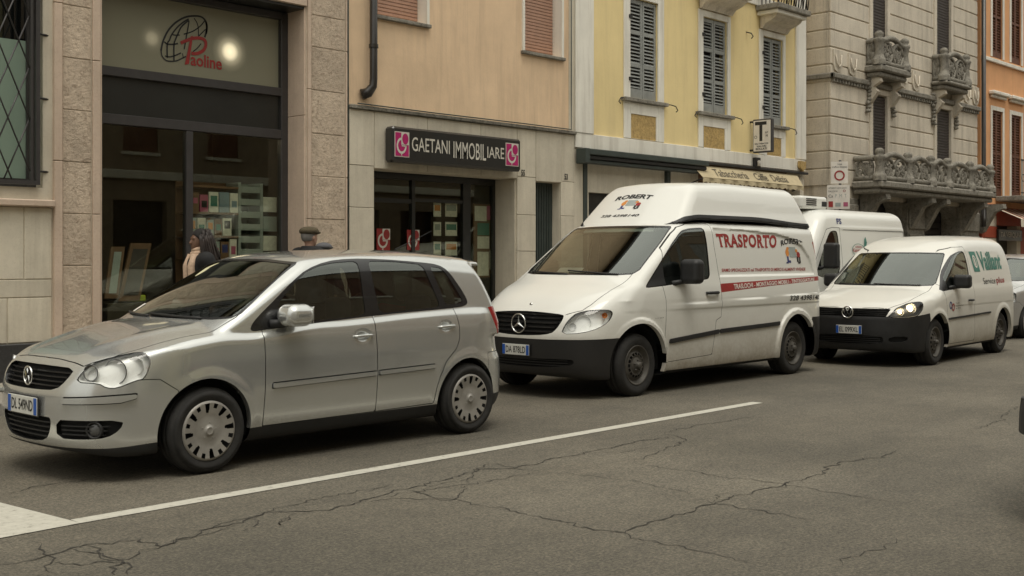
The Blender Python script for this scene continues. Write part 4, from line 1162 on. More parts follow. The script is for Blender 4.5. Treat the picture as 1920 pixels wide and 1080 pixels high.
    decal_side('lettering', F, [(3.035, 1.590), (3.50, 1.590), (3.56, 1.690), (3.045, 1.700)], M['ink'], root, s='ROBERT', bold=.03, arc=.35, shear=.0)
    figures_decal(decal_side, F, (3.10, 1.375), .38, .215, root)
    decal_side('lettering', F, [(1.632, 1.288), (3.553, 1.287), (3.564, 1.326), (1.641, 1.326)], M['redprint'], root, s='SIAMO SPECIALIZZATI nel TRASPORTO DI MERCI E ALIMENTI VIVENDE', bold=.02)
    decal_side('lettering', F, [(1.80, 1.085), (3.70, 1.158), (3.72, 1.196), (1.80, 1.145)], M['whiteprint'], root, s='TRASLOCHI - MONTAGGIO MOBILI - TINTEGGIATURE', bold=.02)
    decal_side('lettering', F, [(3.023, .920), (3.794, .916), (3.80, .978), (3.025, .984)], M['ink'], root, s='328 4398140', bold=.02, shear=.15)
    decal_side('lettering', F, [(.26, .800), (.40, .806), (.40, .818), (.26, .812)], M['ink'], root, s='111 CDI')
    decal_front('lettering', FR, [(-.335, 2.125), (.215, 2.125), (.215, 2.20), (-.335, 2.20)], M['ink'], root, s='ROBERT', bold=.04, arc=.30, shear=.1)
    figures_decal(decal_front, FR, (-.19, 2.015), .32, .115, root)
    decal_front('lettering', FR, [(-.375, 1.925), (.20, 1.925), (.20, 1.955), (-.375, 1.955)], M['ink'], root, s='328 4398140', bold=.02, shear=.2)
    number_plate(root, 'DA 878LD', -.872, .492, .38, .112, y=.02)
    return root

# ---------------------------------------------------------------- the small delivery van
def small_van():
    root = empty('small_van', (15.336, 7.469, 0), .053, label='small white panel van with black bumper, lit headlight and green and red lettering', cat='van')
    F = caddy_field(); body = M['white2']
    sh = Shell(F, (-.96, 0, .13), (3.58, .96, 1.88), .020)
    A1 = lambda x, z: np.hypot(x+.0, z-.32)-.385; A2 = lambda x, z: np.hypot(x-2.681, z-.32)-.375
    sh.cut('body', 'hole', lambda x, y, z: np.where(y > .48, np.minimum(A1(x, z), A2(x, z)), 9.))
    sw = [(.195, .985), (.333, 1.095), (.53, 1.24), (.708, 1.35), (.88, 1.45), (.976, 1.495), (1.134, 1.538), (1.378, 1.552), (1.392, 1.45), (1.375, 1.30), (1.325, 1.036), (.9, 1.02), (.502, 1.005)]
    f = xz(rnd(sw, 1), .5); sh.cut('body', 'trim', f); sh.cut('trim', 'g1', lambda x, y, z: f(x, y, z)+.016)
    sh.cut('g1', 'tri', xz([(.0, .9), (.44, .9), (.43, 1.5), (.0, 1.5)], .5))
    wsp = [(-.2, 1.060), (.6, 1.060), (.722, 1.066), (.745, 1.10), (.712, 1.255), (.672, 1.40), (.64, 1.50), (.61, 1.520), (.3, 1.528), (-.2, 1.530)]
    g = yz(wsp, 1.20); sh.cut('body', 'wtrim', g); sh.cut('wtrim', 'wind', lambda x, y, z: g(x, y, z)+.014)
    hood = np.array([(-.86, -.2), (-.80, .1), (-.745, .50), (-.60, .62), (-.50, .668), (-.2, .70), (.24, .715), (.4, .70), (.4, -.2)])
    sh.cut('body', 'hood', lambda x, y, z: np.where((z > .772) & (x < .4), poly_sd(x, y, hood), 9.), .006)
    sh.cut('body', 'head', sz(rnd([(-.815, .512, .662), (-.76, .55, .72), (-.708, .582, .777), (-.62, .63, .815), (-.534, .679, .848), (-.40, .79, .868), (-.365, .812, .855), (-.40, .83, .78), (-.50, .822, .70), (-.56, .80, .675), (-.692, .709, .659)], 1)), .006)
    sh.cut('body', 'grille', yz([(-.2, .772), (.47, .776), (.535, .770), (.50, .672), (-.2, .672)], -.5))
    sh.cut('body', 'bump', xz([(-1.2, .672), (-.70, .672), (-.533, .680), (-.273, .708), (-.25, .05), (-1.2, .05)], -1), .006)
    sh.cut('bump', 'lowg', yz(rnd([(-.2, .412), (.44, .420), (.47, .37), (.44, .31), (-.2, .303)], 1), -.5))
    sh.cut('bump', 'fog', sz(rnd([(-.81, .535, .408), (-.654, .743, .416), (-.673, .718, .345), (-.80, .54, .33)], 1)))
    mo = [(.350, .598), (.354, .624), (2.092, .656), (2.091, .630)]; sh.cut('body', 'mo1', xz(mo))
    d1 = [(.292, .955), (.30, 1.10), (.46, 1.24), (.60, 1.35), (.80, 1.47), (1.0, 1.56), (1.15, 1.60), (1.43, 1.61), (1.46, 1.45), (1.417, 1.15), (1.437, .93), (1.40, .645), (1.45, .262), (.268, .262), (.33, .7)]
    sh.cut('body', 'd1', xz(d1, .5), .006)
    d2 = [(1.46, 1.45), (1.417, 1.15), (1.437, .93), (1.40, .645), (1.45, .262), (2.28, .262), (2.32, .7), (2.32, 1.5)]
    sh.cut('body', 'under', lambda x, y, z: z-.225)
    sh.cut('body', 'tail', lambda x, y, z: np.where((x > 3.20) & (y > .5), poly_sd(x, z, [(3.27, 1.30), (3.36, 1.30), (3.6, .9), (3.6, .72), (3.35, .72), (3.34, 1.0)]), 9.))
    emit(sh, root, 'body_shell', 'body', body, 'whole'); emit(sh, root, 'bonnet', 'hood', body, 'whole'); emit(sh, root, 'front_door', 'd1', body)
    emit(sh, root, 'front_bumper', 'bump', M['blackplastic'], 'whole'); emit(sh, root, 'window_trim', 'trim', M['blackgloss']); emit(sh, root, 'window_corner', 'tri', M['blackplastic'], off=-.002)
    emit(sh, root, 'windscreen_trim', 'wtrim', M['blackgloss'], 'whole'); emit(sh, root, 'front_window', 'g1', M['carglass'], off=-.004); emit(sh, root, 'windscreen', 'wind', M['carglass'], 'whole', off=-.003)
    emit(sh, root, 'panel_gap', 'seam', M['seam'], off=-.007); emit(sh, root, 'underbody', 'under', M['under'], 'whole'); emit(sh, root, 'tail_lamp', 'tail', M['redlens'])
    raised('side_moulding', sh.p['mo1'], M['blackplastic'], root, F, .014)
    recess(sh, root, 'grille', 'grille', M['under'], .035, wallmat=M['blackgloss']); recess(sh, root, 'lower_grille', 'lowg', M['under'], .03, wallmat=M['blackplastic'])
    recess(sh, root, 'fog_lamp_grille', 'fog', M['under'], 0, 'pair', wallmat=M['blackplastic'], vec=(.03, -.02, 0))
    hl = emit(sh, root, 'headlight', 'head', M['lens']); P, T = sh.p['head']
    for s, o in zip((1, -1), hl):
        v = np.array([.07, -.05, 0]); A = (P+v, T); w = walls(sh.p['head'], v)
        if s == -1: A = mirror(A); w = mirror(w)
        tri_obj('lamp_housing', join(A, w), M['lampdark'], o, None)
        for (x, y, z, R) in ((-.50, .705, .775, .068), (-.64, .62, .735, .050)):
            lamp_bowl(o, (x-.005, -s*(y-.0), z), R, M['reflector'], s*math.radians(20))
        if s == 1:
            MB().lathe([(0, -.012), (.030, -.010), (.044, .0), (.030, .010), (0, .012)], 16, (0, 0, 0), 'x').build('lit_bulb', M['bulb'], o, (-.535, -.705, .780))
            MB().lathe([(0, -.012), (.018, -.010), (.026, .0), (.018, .010), (0, .012)], 16, (0, 0, 0), 'x').build('lit_bulb', M['bulb'], o, (-.655, -.62, .735))
    slats(root, 'grille_bar', M['blackgloss'], (.692, .716, .740, .762), F, 0, 0, .006, .012, .03, 16, lambda z: (-.49, .49))
    slats(root, 'grille_bar', M['blackplastic'], (.325, .352, .379, .404), F, -.42, .42, .010, .008, .02, 14)
    badge_vw(.084).build('badge', M['chrome'], root, (-.893, 0, .722))
    rims(sh, root, 'body', body, lambda P: (P[:, 1] > .6) & ((np.abs(A1(P[:, 0], P[:, 2])) < .005) | (np.abs(A2(P[:, 0], P[:, 2])) < .005)))
    liner(sh, root, ('body', 'd1', 'trim', 'wtrim'), M['interior'])
    arch_liner(root, 0, .32, .395, .40, .79); arch_liner(root, 2.681, .32, .385, .40, .79)
    box('floor_pan', M['under'], -.6, 3.2, -.64, .64, .20, .40, root); box('bulkhead', M['under'], -.25, .38, -.60, .60, .33, .86, root)
    box('cargo_wall', M['interior'], 1.52, 1.56, -.66, .66, .42, 1.50, root)
    add_wheels(root, (0, 2.681), .845, 'steel2', .317, .195, .203, (0, .3))
    mirror_part(root, (.72, .965, 1.120), (.08, .115, .095), M['blackplastic'], r=.05, stalk=(.52, .83, 1.03))
    door_handle(root, F, 1.15, 1.32, .846, .0, M['blackplastic'], .03, .015)
    seats(root, (.88,), .42, .60, .38, .24); dashboard(root, .42, 1.02, .64, -.38)
    MB().box(-.05, .05, -.10, .10, -.03, .03, .01).build('rear_view_mirror', M['blackplastic'], root, (.92, 0, 1.45))
    wiper(root, F, .58, 1.072, -.05, 1.085); wiper(root, F, -.02, 1.072, -.62, 1.082)
    # prints on the flank
    decal_side('lettering', F, [(1.61, 1.245), (1.86, 1.245), (1.83, 1.540), (1.58, 1.540)], M['greenprint'], root, shape=rect_shape())
    decal_side('lettering', F, [(1.66, 1.300), (1.81, 1.300), (1.79, 1.490), (1.64, 1.490)], M['whiteprint'], root, shape=disc_shape(20, .72), lift=.006)
    decal_side('lettering', F, [(1.70, 1.34), (1.745, 1.34), (1.735, 1.45), (1.69, 1.45)], M['whiteprint'], root, shape=rect_shape(), lift=.006)
    decal_side('lettering', F, [(1.92, 1.255), (2.86, 1.275), (2.92, 1.535), (1.90, 1.545)], M['greenprint'], root, s='Vaillant', bold=.035)
    decal_side('lettering', F, [(1.905, 1.060), (2.42, 1.062), (2.46, 1.152), (1.90, 1.152)], M['ink'], root, s='Service')
    decal_side('lettering', F, [(2.47, 1.035), (2.84, 1.045), (2.87, 1.158), (2.49, 1.158)], M['redprint'], root, s='plus', bold=.02)
    decal_side('lettering', F, [(.405, .740), (.50, .740), (.50, .848), (.405, .848)], M['navy'], root, shape=disc_shape(20, .6))
    decal_side('lettering', F, [(.49, .712), (.60, .712), (.60, .82), (.49, .82)], M['redprint'], root, shape=disc_shape(20, .6), lift=.005)
    for k, (a, s) in enumerate(((.635, 'Termo'), (.635, 'assistenza srl'), (.635, 'tel. 0372'))):
        decal_side('lettering', F, [(a, .81-.037*k), (a+(.14, .30, .2)[k], .812-.037*k), (a+(.14, .30, .2)[k], .83-.037*k), (a, .828-.037*k)], M['ink'], root, s=s)
    number_plate(root, 'EL 099XL', -.898, .492, .36, .110, y=-.02)
    return root

# ---------------------------------------------------------------- the tall white van
def tall_van():
    root = empty('tall_van', (16.42, 9.92, 0), 0, label='tall white refrigerated van with a cooling unit on its roof, behind the removal van', cat='van')
    F = panelvan_field(); body = M['white3']
    sh = Shell(F, (-1.30, 0, .15), (3.5, 1.08, 2.36), .026)
    A1 = lambda x, z: np.hypot(x, z-.34)-.42; A2 = lambda x, z: np.hypot(x-2.45, z-.34)-.41
    sh.cut('body', 'hole', lambda x, y, z: np.where(y > .5, np.minimum(A1(x, z), A2(x, z)), 9.))
    sw = [(-.10, 1.16), (.10, 1.42), (.30, 1.68), (.44, 1.83), (.52, 1.875), (.66, 1.885), (.715, 1.86), (.73, 1.70), (.72, 1.18), (.40, 1.13)]
    f = xz(rnd(sw, 2), .5); sh.cut('body', 'trim', f); sh.cut('trim', 'g1', lambda x, y, z: f(x, y, z)+.016)
    wsp = [(-.2, 1.27), (.6, 1.27), (.80, 1.29), (.80, 1.4), (.76, 1.75), (.70, 2.0), (.5, 2.04), (-.2, 2.05)]
    g = yz(wsp, .30); sh.cut('body', 'wtrim', g); sh.cut('wtrim', 'wind', lambda x, y, z: g(x, y, z)+.02)
    sh.cut('body', 'd1', xz([(-.24, .9), (-.20, 1.2), (.16, 1.66), (.38, 1.90), (.56, 1.93), (.80, 1.93), (.80, .35), (.40, .35), (-.1, .8)], .5), .008)
    sh.cut('body', 'cargo', xz([(.90, .55), (.90, 1.90), (3.12, 1.90), (3.17, 1.2), (3.17, .8), (2.95, .8), (2.8, .55)], .5), .008)
    sh.cut('body', 'bump', xz([(-1.5, .62), (-.42, .62), (-.40, .05), (-1.5, .05)], -1), .006)
    sh.cut('body', 'head', sz([(-1.05, .60, .78), (-.96, .70, 1.02), (-.82, .84, 1.08), (-.74, .90, .98), (-.88, .84, .80)]), .006)
    sh.cut('body', 'under', lambda x, y, z: z-.26)
    emit(sh, root, 'body_shell', 'body', body, 'whole'); emit(sh, root, 'front_door', 'd1', body); emit(sh, root, 'cargo_side', 'cargo', body, off=-.006)
    emit(sh, root, 'front_bumper', 'bump', M['greyplastic'], 'whole'); emit(sh, root, 'headlight', 'head', M['lamphouse'])
    emit(sh, root, 'window_trim', 'trim', M['blackgloss']); emit(sh, root, 'windscreen_trim', 'wtrim', M['blackgloss'], 'whole'); emit(sh, root, 'front_window', 'g1', M['carglass'], off=-.004); emit(sh, root, 'windscreen', 'wind', M['carglass'], 'whole')
    emit(sh, root, 'panel_gap', 'seam', M['seam'], off=-.008); emit(sh, root, 'underbody', 'under', M['under'], 'whole')
    liner(sh, root, ('body', 'd1', 'cargo', 'trim', 'wtrim'), M['interior'], -.04)
    arch_liner(root, 0, .34, .43, .45, .98); arch_liner(root, 2.45, .34, .42, .45, .98)
    box('floor_pan', M['under'], -.6, 3.1, -.7, .7, .24, .45, root); box('cargo_wall', M['interior'], .95, .99, -.82, .82, .45, 1.95, root); box('bulkhead', M['under'], -.4, .1, -.7, .7, .4, .95, root)
    add_wheels(root, (0, 2.45), .95, 'steel', .335, .20, .207)
    mirror_part(root, (.16, 1.135, 1.48), (.085, .115, .20), M['blackplastic'], r=.05, stalk=(.06, .97, 1.28))
    seats(root, (.30,), .62, .62, .45, .25)
    # cooling unit on the cab roof
    u = empty('u', (0, 0, 0)); u.name = 'cooling_unit'; u.parent = root
    Fu = sdf_box((.58, 0, 2.335), (.42, .62, .105), .05)
    blob('unit_case', Fu, (.15, -.7, 2.15), (1.1, .7, 2.52), .022, body, u)
    for k in range(4): box('vent_slat', M['blackplastic'], .24+.003*k, .27, -.60, -.20, 2.29+.032*k, 2.305+.032*k, u)
    for k in range(4): box('vent_slat', M['blackplastic'], .30, .62, -.628, -.615, 2.29+.032*k, 2.305+.032*k, u)
    box('side_hatch', M['blackplastic'], .80, .95, -.627, -.612, 2.28, 2.36, u, .003)
    # prints
    decal_side('lettering', F, [(.74, 1.99), (.92, 1.99), (.90, 2.08), (.72, 2.08)], M['navy'], root, s='FS', bold=.03, shear=.2)
    decal_side('lettering', F, [(1.16, 1.47), (1.60, 1.47), (1.60, 1.68), (1.16, 1.68)], M['greenprint'], root, shape=disc_shape(32, .93))
    decal_side('lettering', F, [(1.18, 1.53), (1.58, 1.53), (1.58, 1.60), (1.18, 1.60)], M['redprint'], root, s='Kangaroo', bold=.02, shear=.2, lift=.005)
    decal_side('lettering', F, [(1.27, 1.61), (1.50, 1.61), (1.50, 1.64), (1.27, 1.64)], M['redprint'], root, s='AZIENDA', bold=.02, lift=.005)
    decal_side('lettering', F, [(1.56, 1.62), (1.72, 1.60), (1.70, 1.80), (1.58, 1.79)], M['greenprint'], root, shape=([(.1, 0), (.6, .1), (.9, .5), (.7, 1), (.3, .8), (.2, .4)], [(0, 1, 2, 3, 4, 5)]))
    decal_side('lettering', F, [(1.20, 1.36), (1.48, 1.36), (1.48, 1.39), (1.20, 1.39)], M['ink'], root, s='prodotti tipici', bold=.0)
    return root
# ---------------------------------------------------------------- places on the street: photo columns/rows turned into metres on a known plane
CA, SA = math.cos(CAM_A), math.sin(CAM_A)
def FX(px, D):
    r = (px-960)/CAM_F; return D*(CA+r*SA)/(SA-r*CA)
def FZ(px, py, D):
    r = (px-960)/CAM_F; return EYE+(CAM_H-py)/CAM_F*D/(SA-r*CA)
def YX(px, x):
    """y of the point in column px on the plane of constant x"""
    r = (px-960)/CAM_F; return x*(SA-r*CA)/(CA+r*SA)
def GXY(px, py, z=0.):
    Z = CAM_F*(EYE-z)/(py-CAM_H); L = (px-960)/CAM_F*Z; return Z*CA+L*SA, Z*SA-L*CA
D0 = 12.5                          # building line
KERB_Y = 10.75; PAVE = .12
NEAR_KERB = -.7
def build_street_materials():
    m, n, p = nodes('asphalt'); v = gpos(n); M['asphalt'] = m
    big = noise(n, .35, 5, .6, v); fine = noise(n, 55, 6, .8, v); grit = n.nodes.new('ShaderNodeTexVoronoi'); grit.inputs['Scale'].default_value = 62; n.links.new(v, grit.inputs['Vector'])
    mid = noise(n, 4, 6, .75, v)
    c = ramp_(n, big.outputs[0], [(.32, (.084, .076, .060)), (.5, (.112, .100, .079)), (.68, (.148, .133, .106))]).outputs[0]
    c = mixc(n, 1., c, ramp_(n, fine.outputs[0], [(.34, (.34, .34, .34)), (.5, (1, 1, 1)), (.66, (1.85, 1.82, 1.74))]).outputs[0], 'MULTIPLY')
    c = mixc(n, 1., c, ramp_(n, mid.outputs[0], [(.3, (.86, .86, .86)), (.7, (1.12, 1.12, 1.10))]).outputs[0], 'MULTIPLY')
    g = ramp_(n, grit.outputs['Distance'], [(.05, (1, 1, 1)), (.16, (0, 0, 0))]).outputs[0]
    gm = ramp_(n, noise(n, 30, 2, .5, v).outputs[0], [(.55, (0, 0, 0)), (.62, (1, 1, 1))]).outputs[0]
    c = mixc(n, math_(n, 'MULTIPLY', math_(n, 'MULTIPLY', g, gm), .75), c, (.33, .31, .27))
    st = noise(n, 17, 5, .8, v); c = mixc(n, 1., c, ramp_(n, st.outputs[0], [(.35, (.78, .78, .77)), (.5, (1, 1, 1)), (.66, (1.22, 1.2, 1.17))]).outputs[0], 'MULTIPLY')
    # worn wheel tracks along the street and a paler strip on the near lane
    sx = n.nodes.new('ShaderNodeSeparateXYZ'); n.links.new(v, sx.inputs[0])
    trk = noise(n, 1, 4, .6, gpos(n, (.12, 1.1, 1)))
    c = mixc(n, 1., c, ramp_(n, trk.outputs[0], [(.35, (.90, .90, .90)), (.65, (1.10, 1.09, 1.07))]).outputs[0], 'MULTIPLY')
    oil = noise(n, 1.3, 5, .7, gpos(n, (.8, 1.6, 1))); f = ramp_(n, oil.outputs[0], [(.60, (0, 0, 0)), (.74, (1, 1, 1))]).outputs[0]
    c = mixc(n, math_(n, 'MULTIPLY', f, .30), c, (.045, .042, .038))
    n.links.new(c, p.inputs['Base Color']); p.inputs['Roughness'].default_value = .82
    bump(n, p, fine.outputs[0], .006, 1)
    m, n, p = nodes('road_paint'); v = gpos(n); M['roadpaint'] = m
    t = noise(n, 18, 6, .75, v); c = ramp_(n, t.outputs[0], [(.32, (.20, .185, .155)), (.42, (.46, .44, .38)), (.7, (.55, .53, .46))]).outputs[0]
    n.links.new(c, p.inputs['Base Color']); p.inputs['Roughness'].default_value = .7
    M['crack'] = plain('crack_dark', (.038, .034, .028), rough=.95, var=.4, scale=30)  # dark brown tone of the crack strips
    M['pave'] = stone('pavement_stone', (.26, .235, .20), .18, 3, .3, streak=0, blocky=.2)
    M['kerb'] = stone('kerb_stone', (.32, .295, .26), .15, 4, .4, blocky=.15)
    M['trav'] = stone('travertine_panel', (.66, .60, .485), .10, 3, .12, (.25, .19, .13), streak=.35, streakc=(.26, .21, .15), blocky=.12)
    M['travstrip'] = stone('smooth_stone_strip', (.62, .49, .385), .10, 3, .25, (.38, .22, .16), streak=.25, streakc=(.28, .20, .14), blocky=.08)
    M['rough'] = stone('bush_hammered_stone', (.64, .52, .40), .18, 5, .5, (.25, .17, .115), pit=.03, blocky=.12)
    M['plinth'] = stone('dark_granite', (.035, .034, .034), .3, 9, .4, (.1, .1, .1), rough=.5)
    M['peach'] = stone('peach_plaster', (.76, .56, .37), .12, 1.1, .0, streak=.5, streakc=(.46, .33, .22), rough=.9)
    M['yellow'] = stone('yellow_plaster', (.84, .68, .35), .08, .8, 0, streak=.30, streakc=(.52, .40, .22), rough=.9)
    M['yellowrough'] = stone('yellow_roughcast', (.55, .38, .15), .22, 9, .6, (.28, .18, .07), pit=.03)
    M['whitestone'] = stone('white_render', (.82, .79, .71), .09, 1.5, 0, streak=.5, streakc=(.38, .33, .26), rough=.85)
    M['greystone'] = stone('grey_cement_stone', (.70, .63, .52), .14, 1.7, .3, (.2, .16, .12), streak=.6, streakc=(.22, .19, .145), blocky=.10)
    M['darkstone'] = stone('weathered_stone', (.27, .25, .21), .32, 6, .7, (.07, .06, .05), streak=.45, streakc=(.08, .075, .06), pit=.02)
    M['orange'] = stone('orange_plaster', (.74, .39, .19), .12, .9, .0, streak=.28, streakc=(.40, .20, .09), rough=.9)
    M['oppolive'] = stone('olive_plaster', (.42, .38, .20), .12, .9, 0, streak=.2); M['oppbrown'] = stone('brown_plaster', (.30, .235, .17), .15, .9, 0, streak=.2)
    M['redpaint'] = stone('red_shopfront', (.36, .065, .03), .15, 3, .0, streak=.2, streakc=(.14, .04, .02), rough=.6)
    M['shuttergrey'] = plain('grey_blue_shutter', (.27, .28, .268), rough=.6, var=.18, scale=5)
    M['shutterbrown'] = plain('brown_shutter', (.13, .045, .02), rough=.6, var=.25)
    M['rollbrown'] = plain('roller_blind_brown', (.42, .25, .18), rough=.6, var=.12)
    M['rolldark'] = plain('roller_blind_dark', (.042, .032, .027), rough=.6, var=.3)
    M['iron'] = plain('dark_iron', (.035, .033, .031), rough=.6, metal=.3, var=.3)
    M['frame'] = plain('anodised_frame', (.062, .058, .058), rough=.4, metal=.3, var=.1)
    M['darkband'] = plain('black_fascia', (.017, .018, .016), rough=.35, coat=.2)
    M['greenbox'] = plain('dark_green_awning_box', (.040, .052, .047), rough=.45, var=.2)
    M['awning'] = plain('cream_awning_cloth', (.50, .42, .27), rough=.9, var=.12, scale=4)
    M['awnprint'] = plain('faded_brown_print', (.12, .10, .07), rough=.8)
    M['signblack'] = plain('black_sign_case', (.020, .020, .019), rough=.3, coat=.3)
    M['magenta'] = plain('magenta_print', (.42, .012, .13), rough=.4)
    M['signtext'] = plain('pale_sign_letters', (.60, .57, .50), rough=.5)
    M['paper'] = plain('paper', (.74, .72, .65), rough=.8, var=.15, scale=20)
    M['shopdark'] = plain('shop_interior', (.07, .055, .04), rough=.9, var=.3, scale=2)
    M['wood'] = plain('shelf_wood', (.16, .085, .045), rough=.7, var=.2)
    M['shopglass'] = glassy('shop_window_glass', (.86, .88, .82), refl=.0, extra=.0, spec=(.9, .92, .82))
    M['houseglass'] = glassy('upper_window_glass', (.25, .27, .26), refl=.05, body=.5)
    M['frosted'] = plain('frosted_green_glass', (.27, .36, .29), rough=.25, coat=.5, var=.06, scale=1)
    M['bluish'] = plain('pale_blue_print', (.22, .30, .36), rough=.6); M['pipe'] = plain('brown_black_pipe', (.022, .018, .015), rough=.35, coat=.3, var=.4)
    M['mulberry'] = plain('pink_poster', (.42, .10, .18), rough=.7)
    # fascia: two round glow spots painted into the pane's emission, no lamps behind
    m, n, p = nodes('glow_spot_fascia'); M['fascia'] = m
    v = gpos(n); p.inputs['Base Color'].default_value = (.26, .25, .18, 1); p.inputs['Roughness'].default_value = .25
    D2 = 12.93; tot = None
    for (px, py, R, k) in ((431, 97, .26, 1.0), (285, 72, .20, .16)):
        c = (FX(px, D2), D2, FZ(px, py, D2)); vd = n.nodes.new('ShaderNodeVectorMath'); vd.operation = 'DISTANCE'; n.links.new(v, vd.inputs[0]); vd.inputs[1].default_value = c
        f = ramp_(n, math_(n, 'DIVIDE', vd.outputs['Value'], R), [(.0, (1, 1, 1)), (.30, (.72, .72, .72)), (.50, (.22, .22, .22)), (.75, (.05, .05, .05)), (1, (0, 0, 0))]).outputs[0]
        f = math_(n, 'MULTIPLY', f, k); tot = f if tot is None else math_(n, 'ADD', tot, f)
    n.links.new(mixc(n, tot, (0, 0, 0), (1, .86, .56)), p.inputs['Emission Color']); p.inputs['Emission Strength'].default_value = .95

def ribbon(pts, w, seed=0, jit=.015, z=.0032, step=.035):
    rr = random.Random(seed); P = []
    for a, b in zip(pts[:-1], pts[1:]):
        a = Vector(a); b = Vector(b); L = (b-a).length; k = max(2, int(L/step)); d = (b-a)/max(L, 1e-6); nn = Vector((-d.y, d.x))
        off = 0
        for i in range(k):
            off = off*.6+rr.gauss(0, jit); P.append(a+(b-a)*i/k+nn*off)
    P.append(Vector(pts[-1])); v = []; f = []
    for i, p in enumerate(P):
        t = (P[min(i+1, len(P)-1)]-P[max(i-1, 0)]).normalized(); nn = Vector((-t.y, t.x)); e = min(i, len(P)-1-i)/6
        ww = w*min(1, .25+e)*rr.uniform(.35, 1.35)*.5
        v += [(p.x+nn.x*ww, p.y+nn.y*ww, z), (p.x-nn.x*ww, p.y-nn.y*ww, z)]
    for i in range(len(P)-1): f.append((2*i, 2*i+1, 2*i+3, 2*i+2))
    return v, f
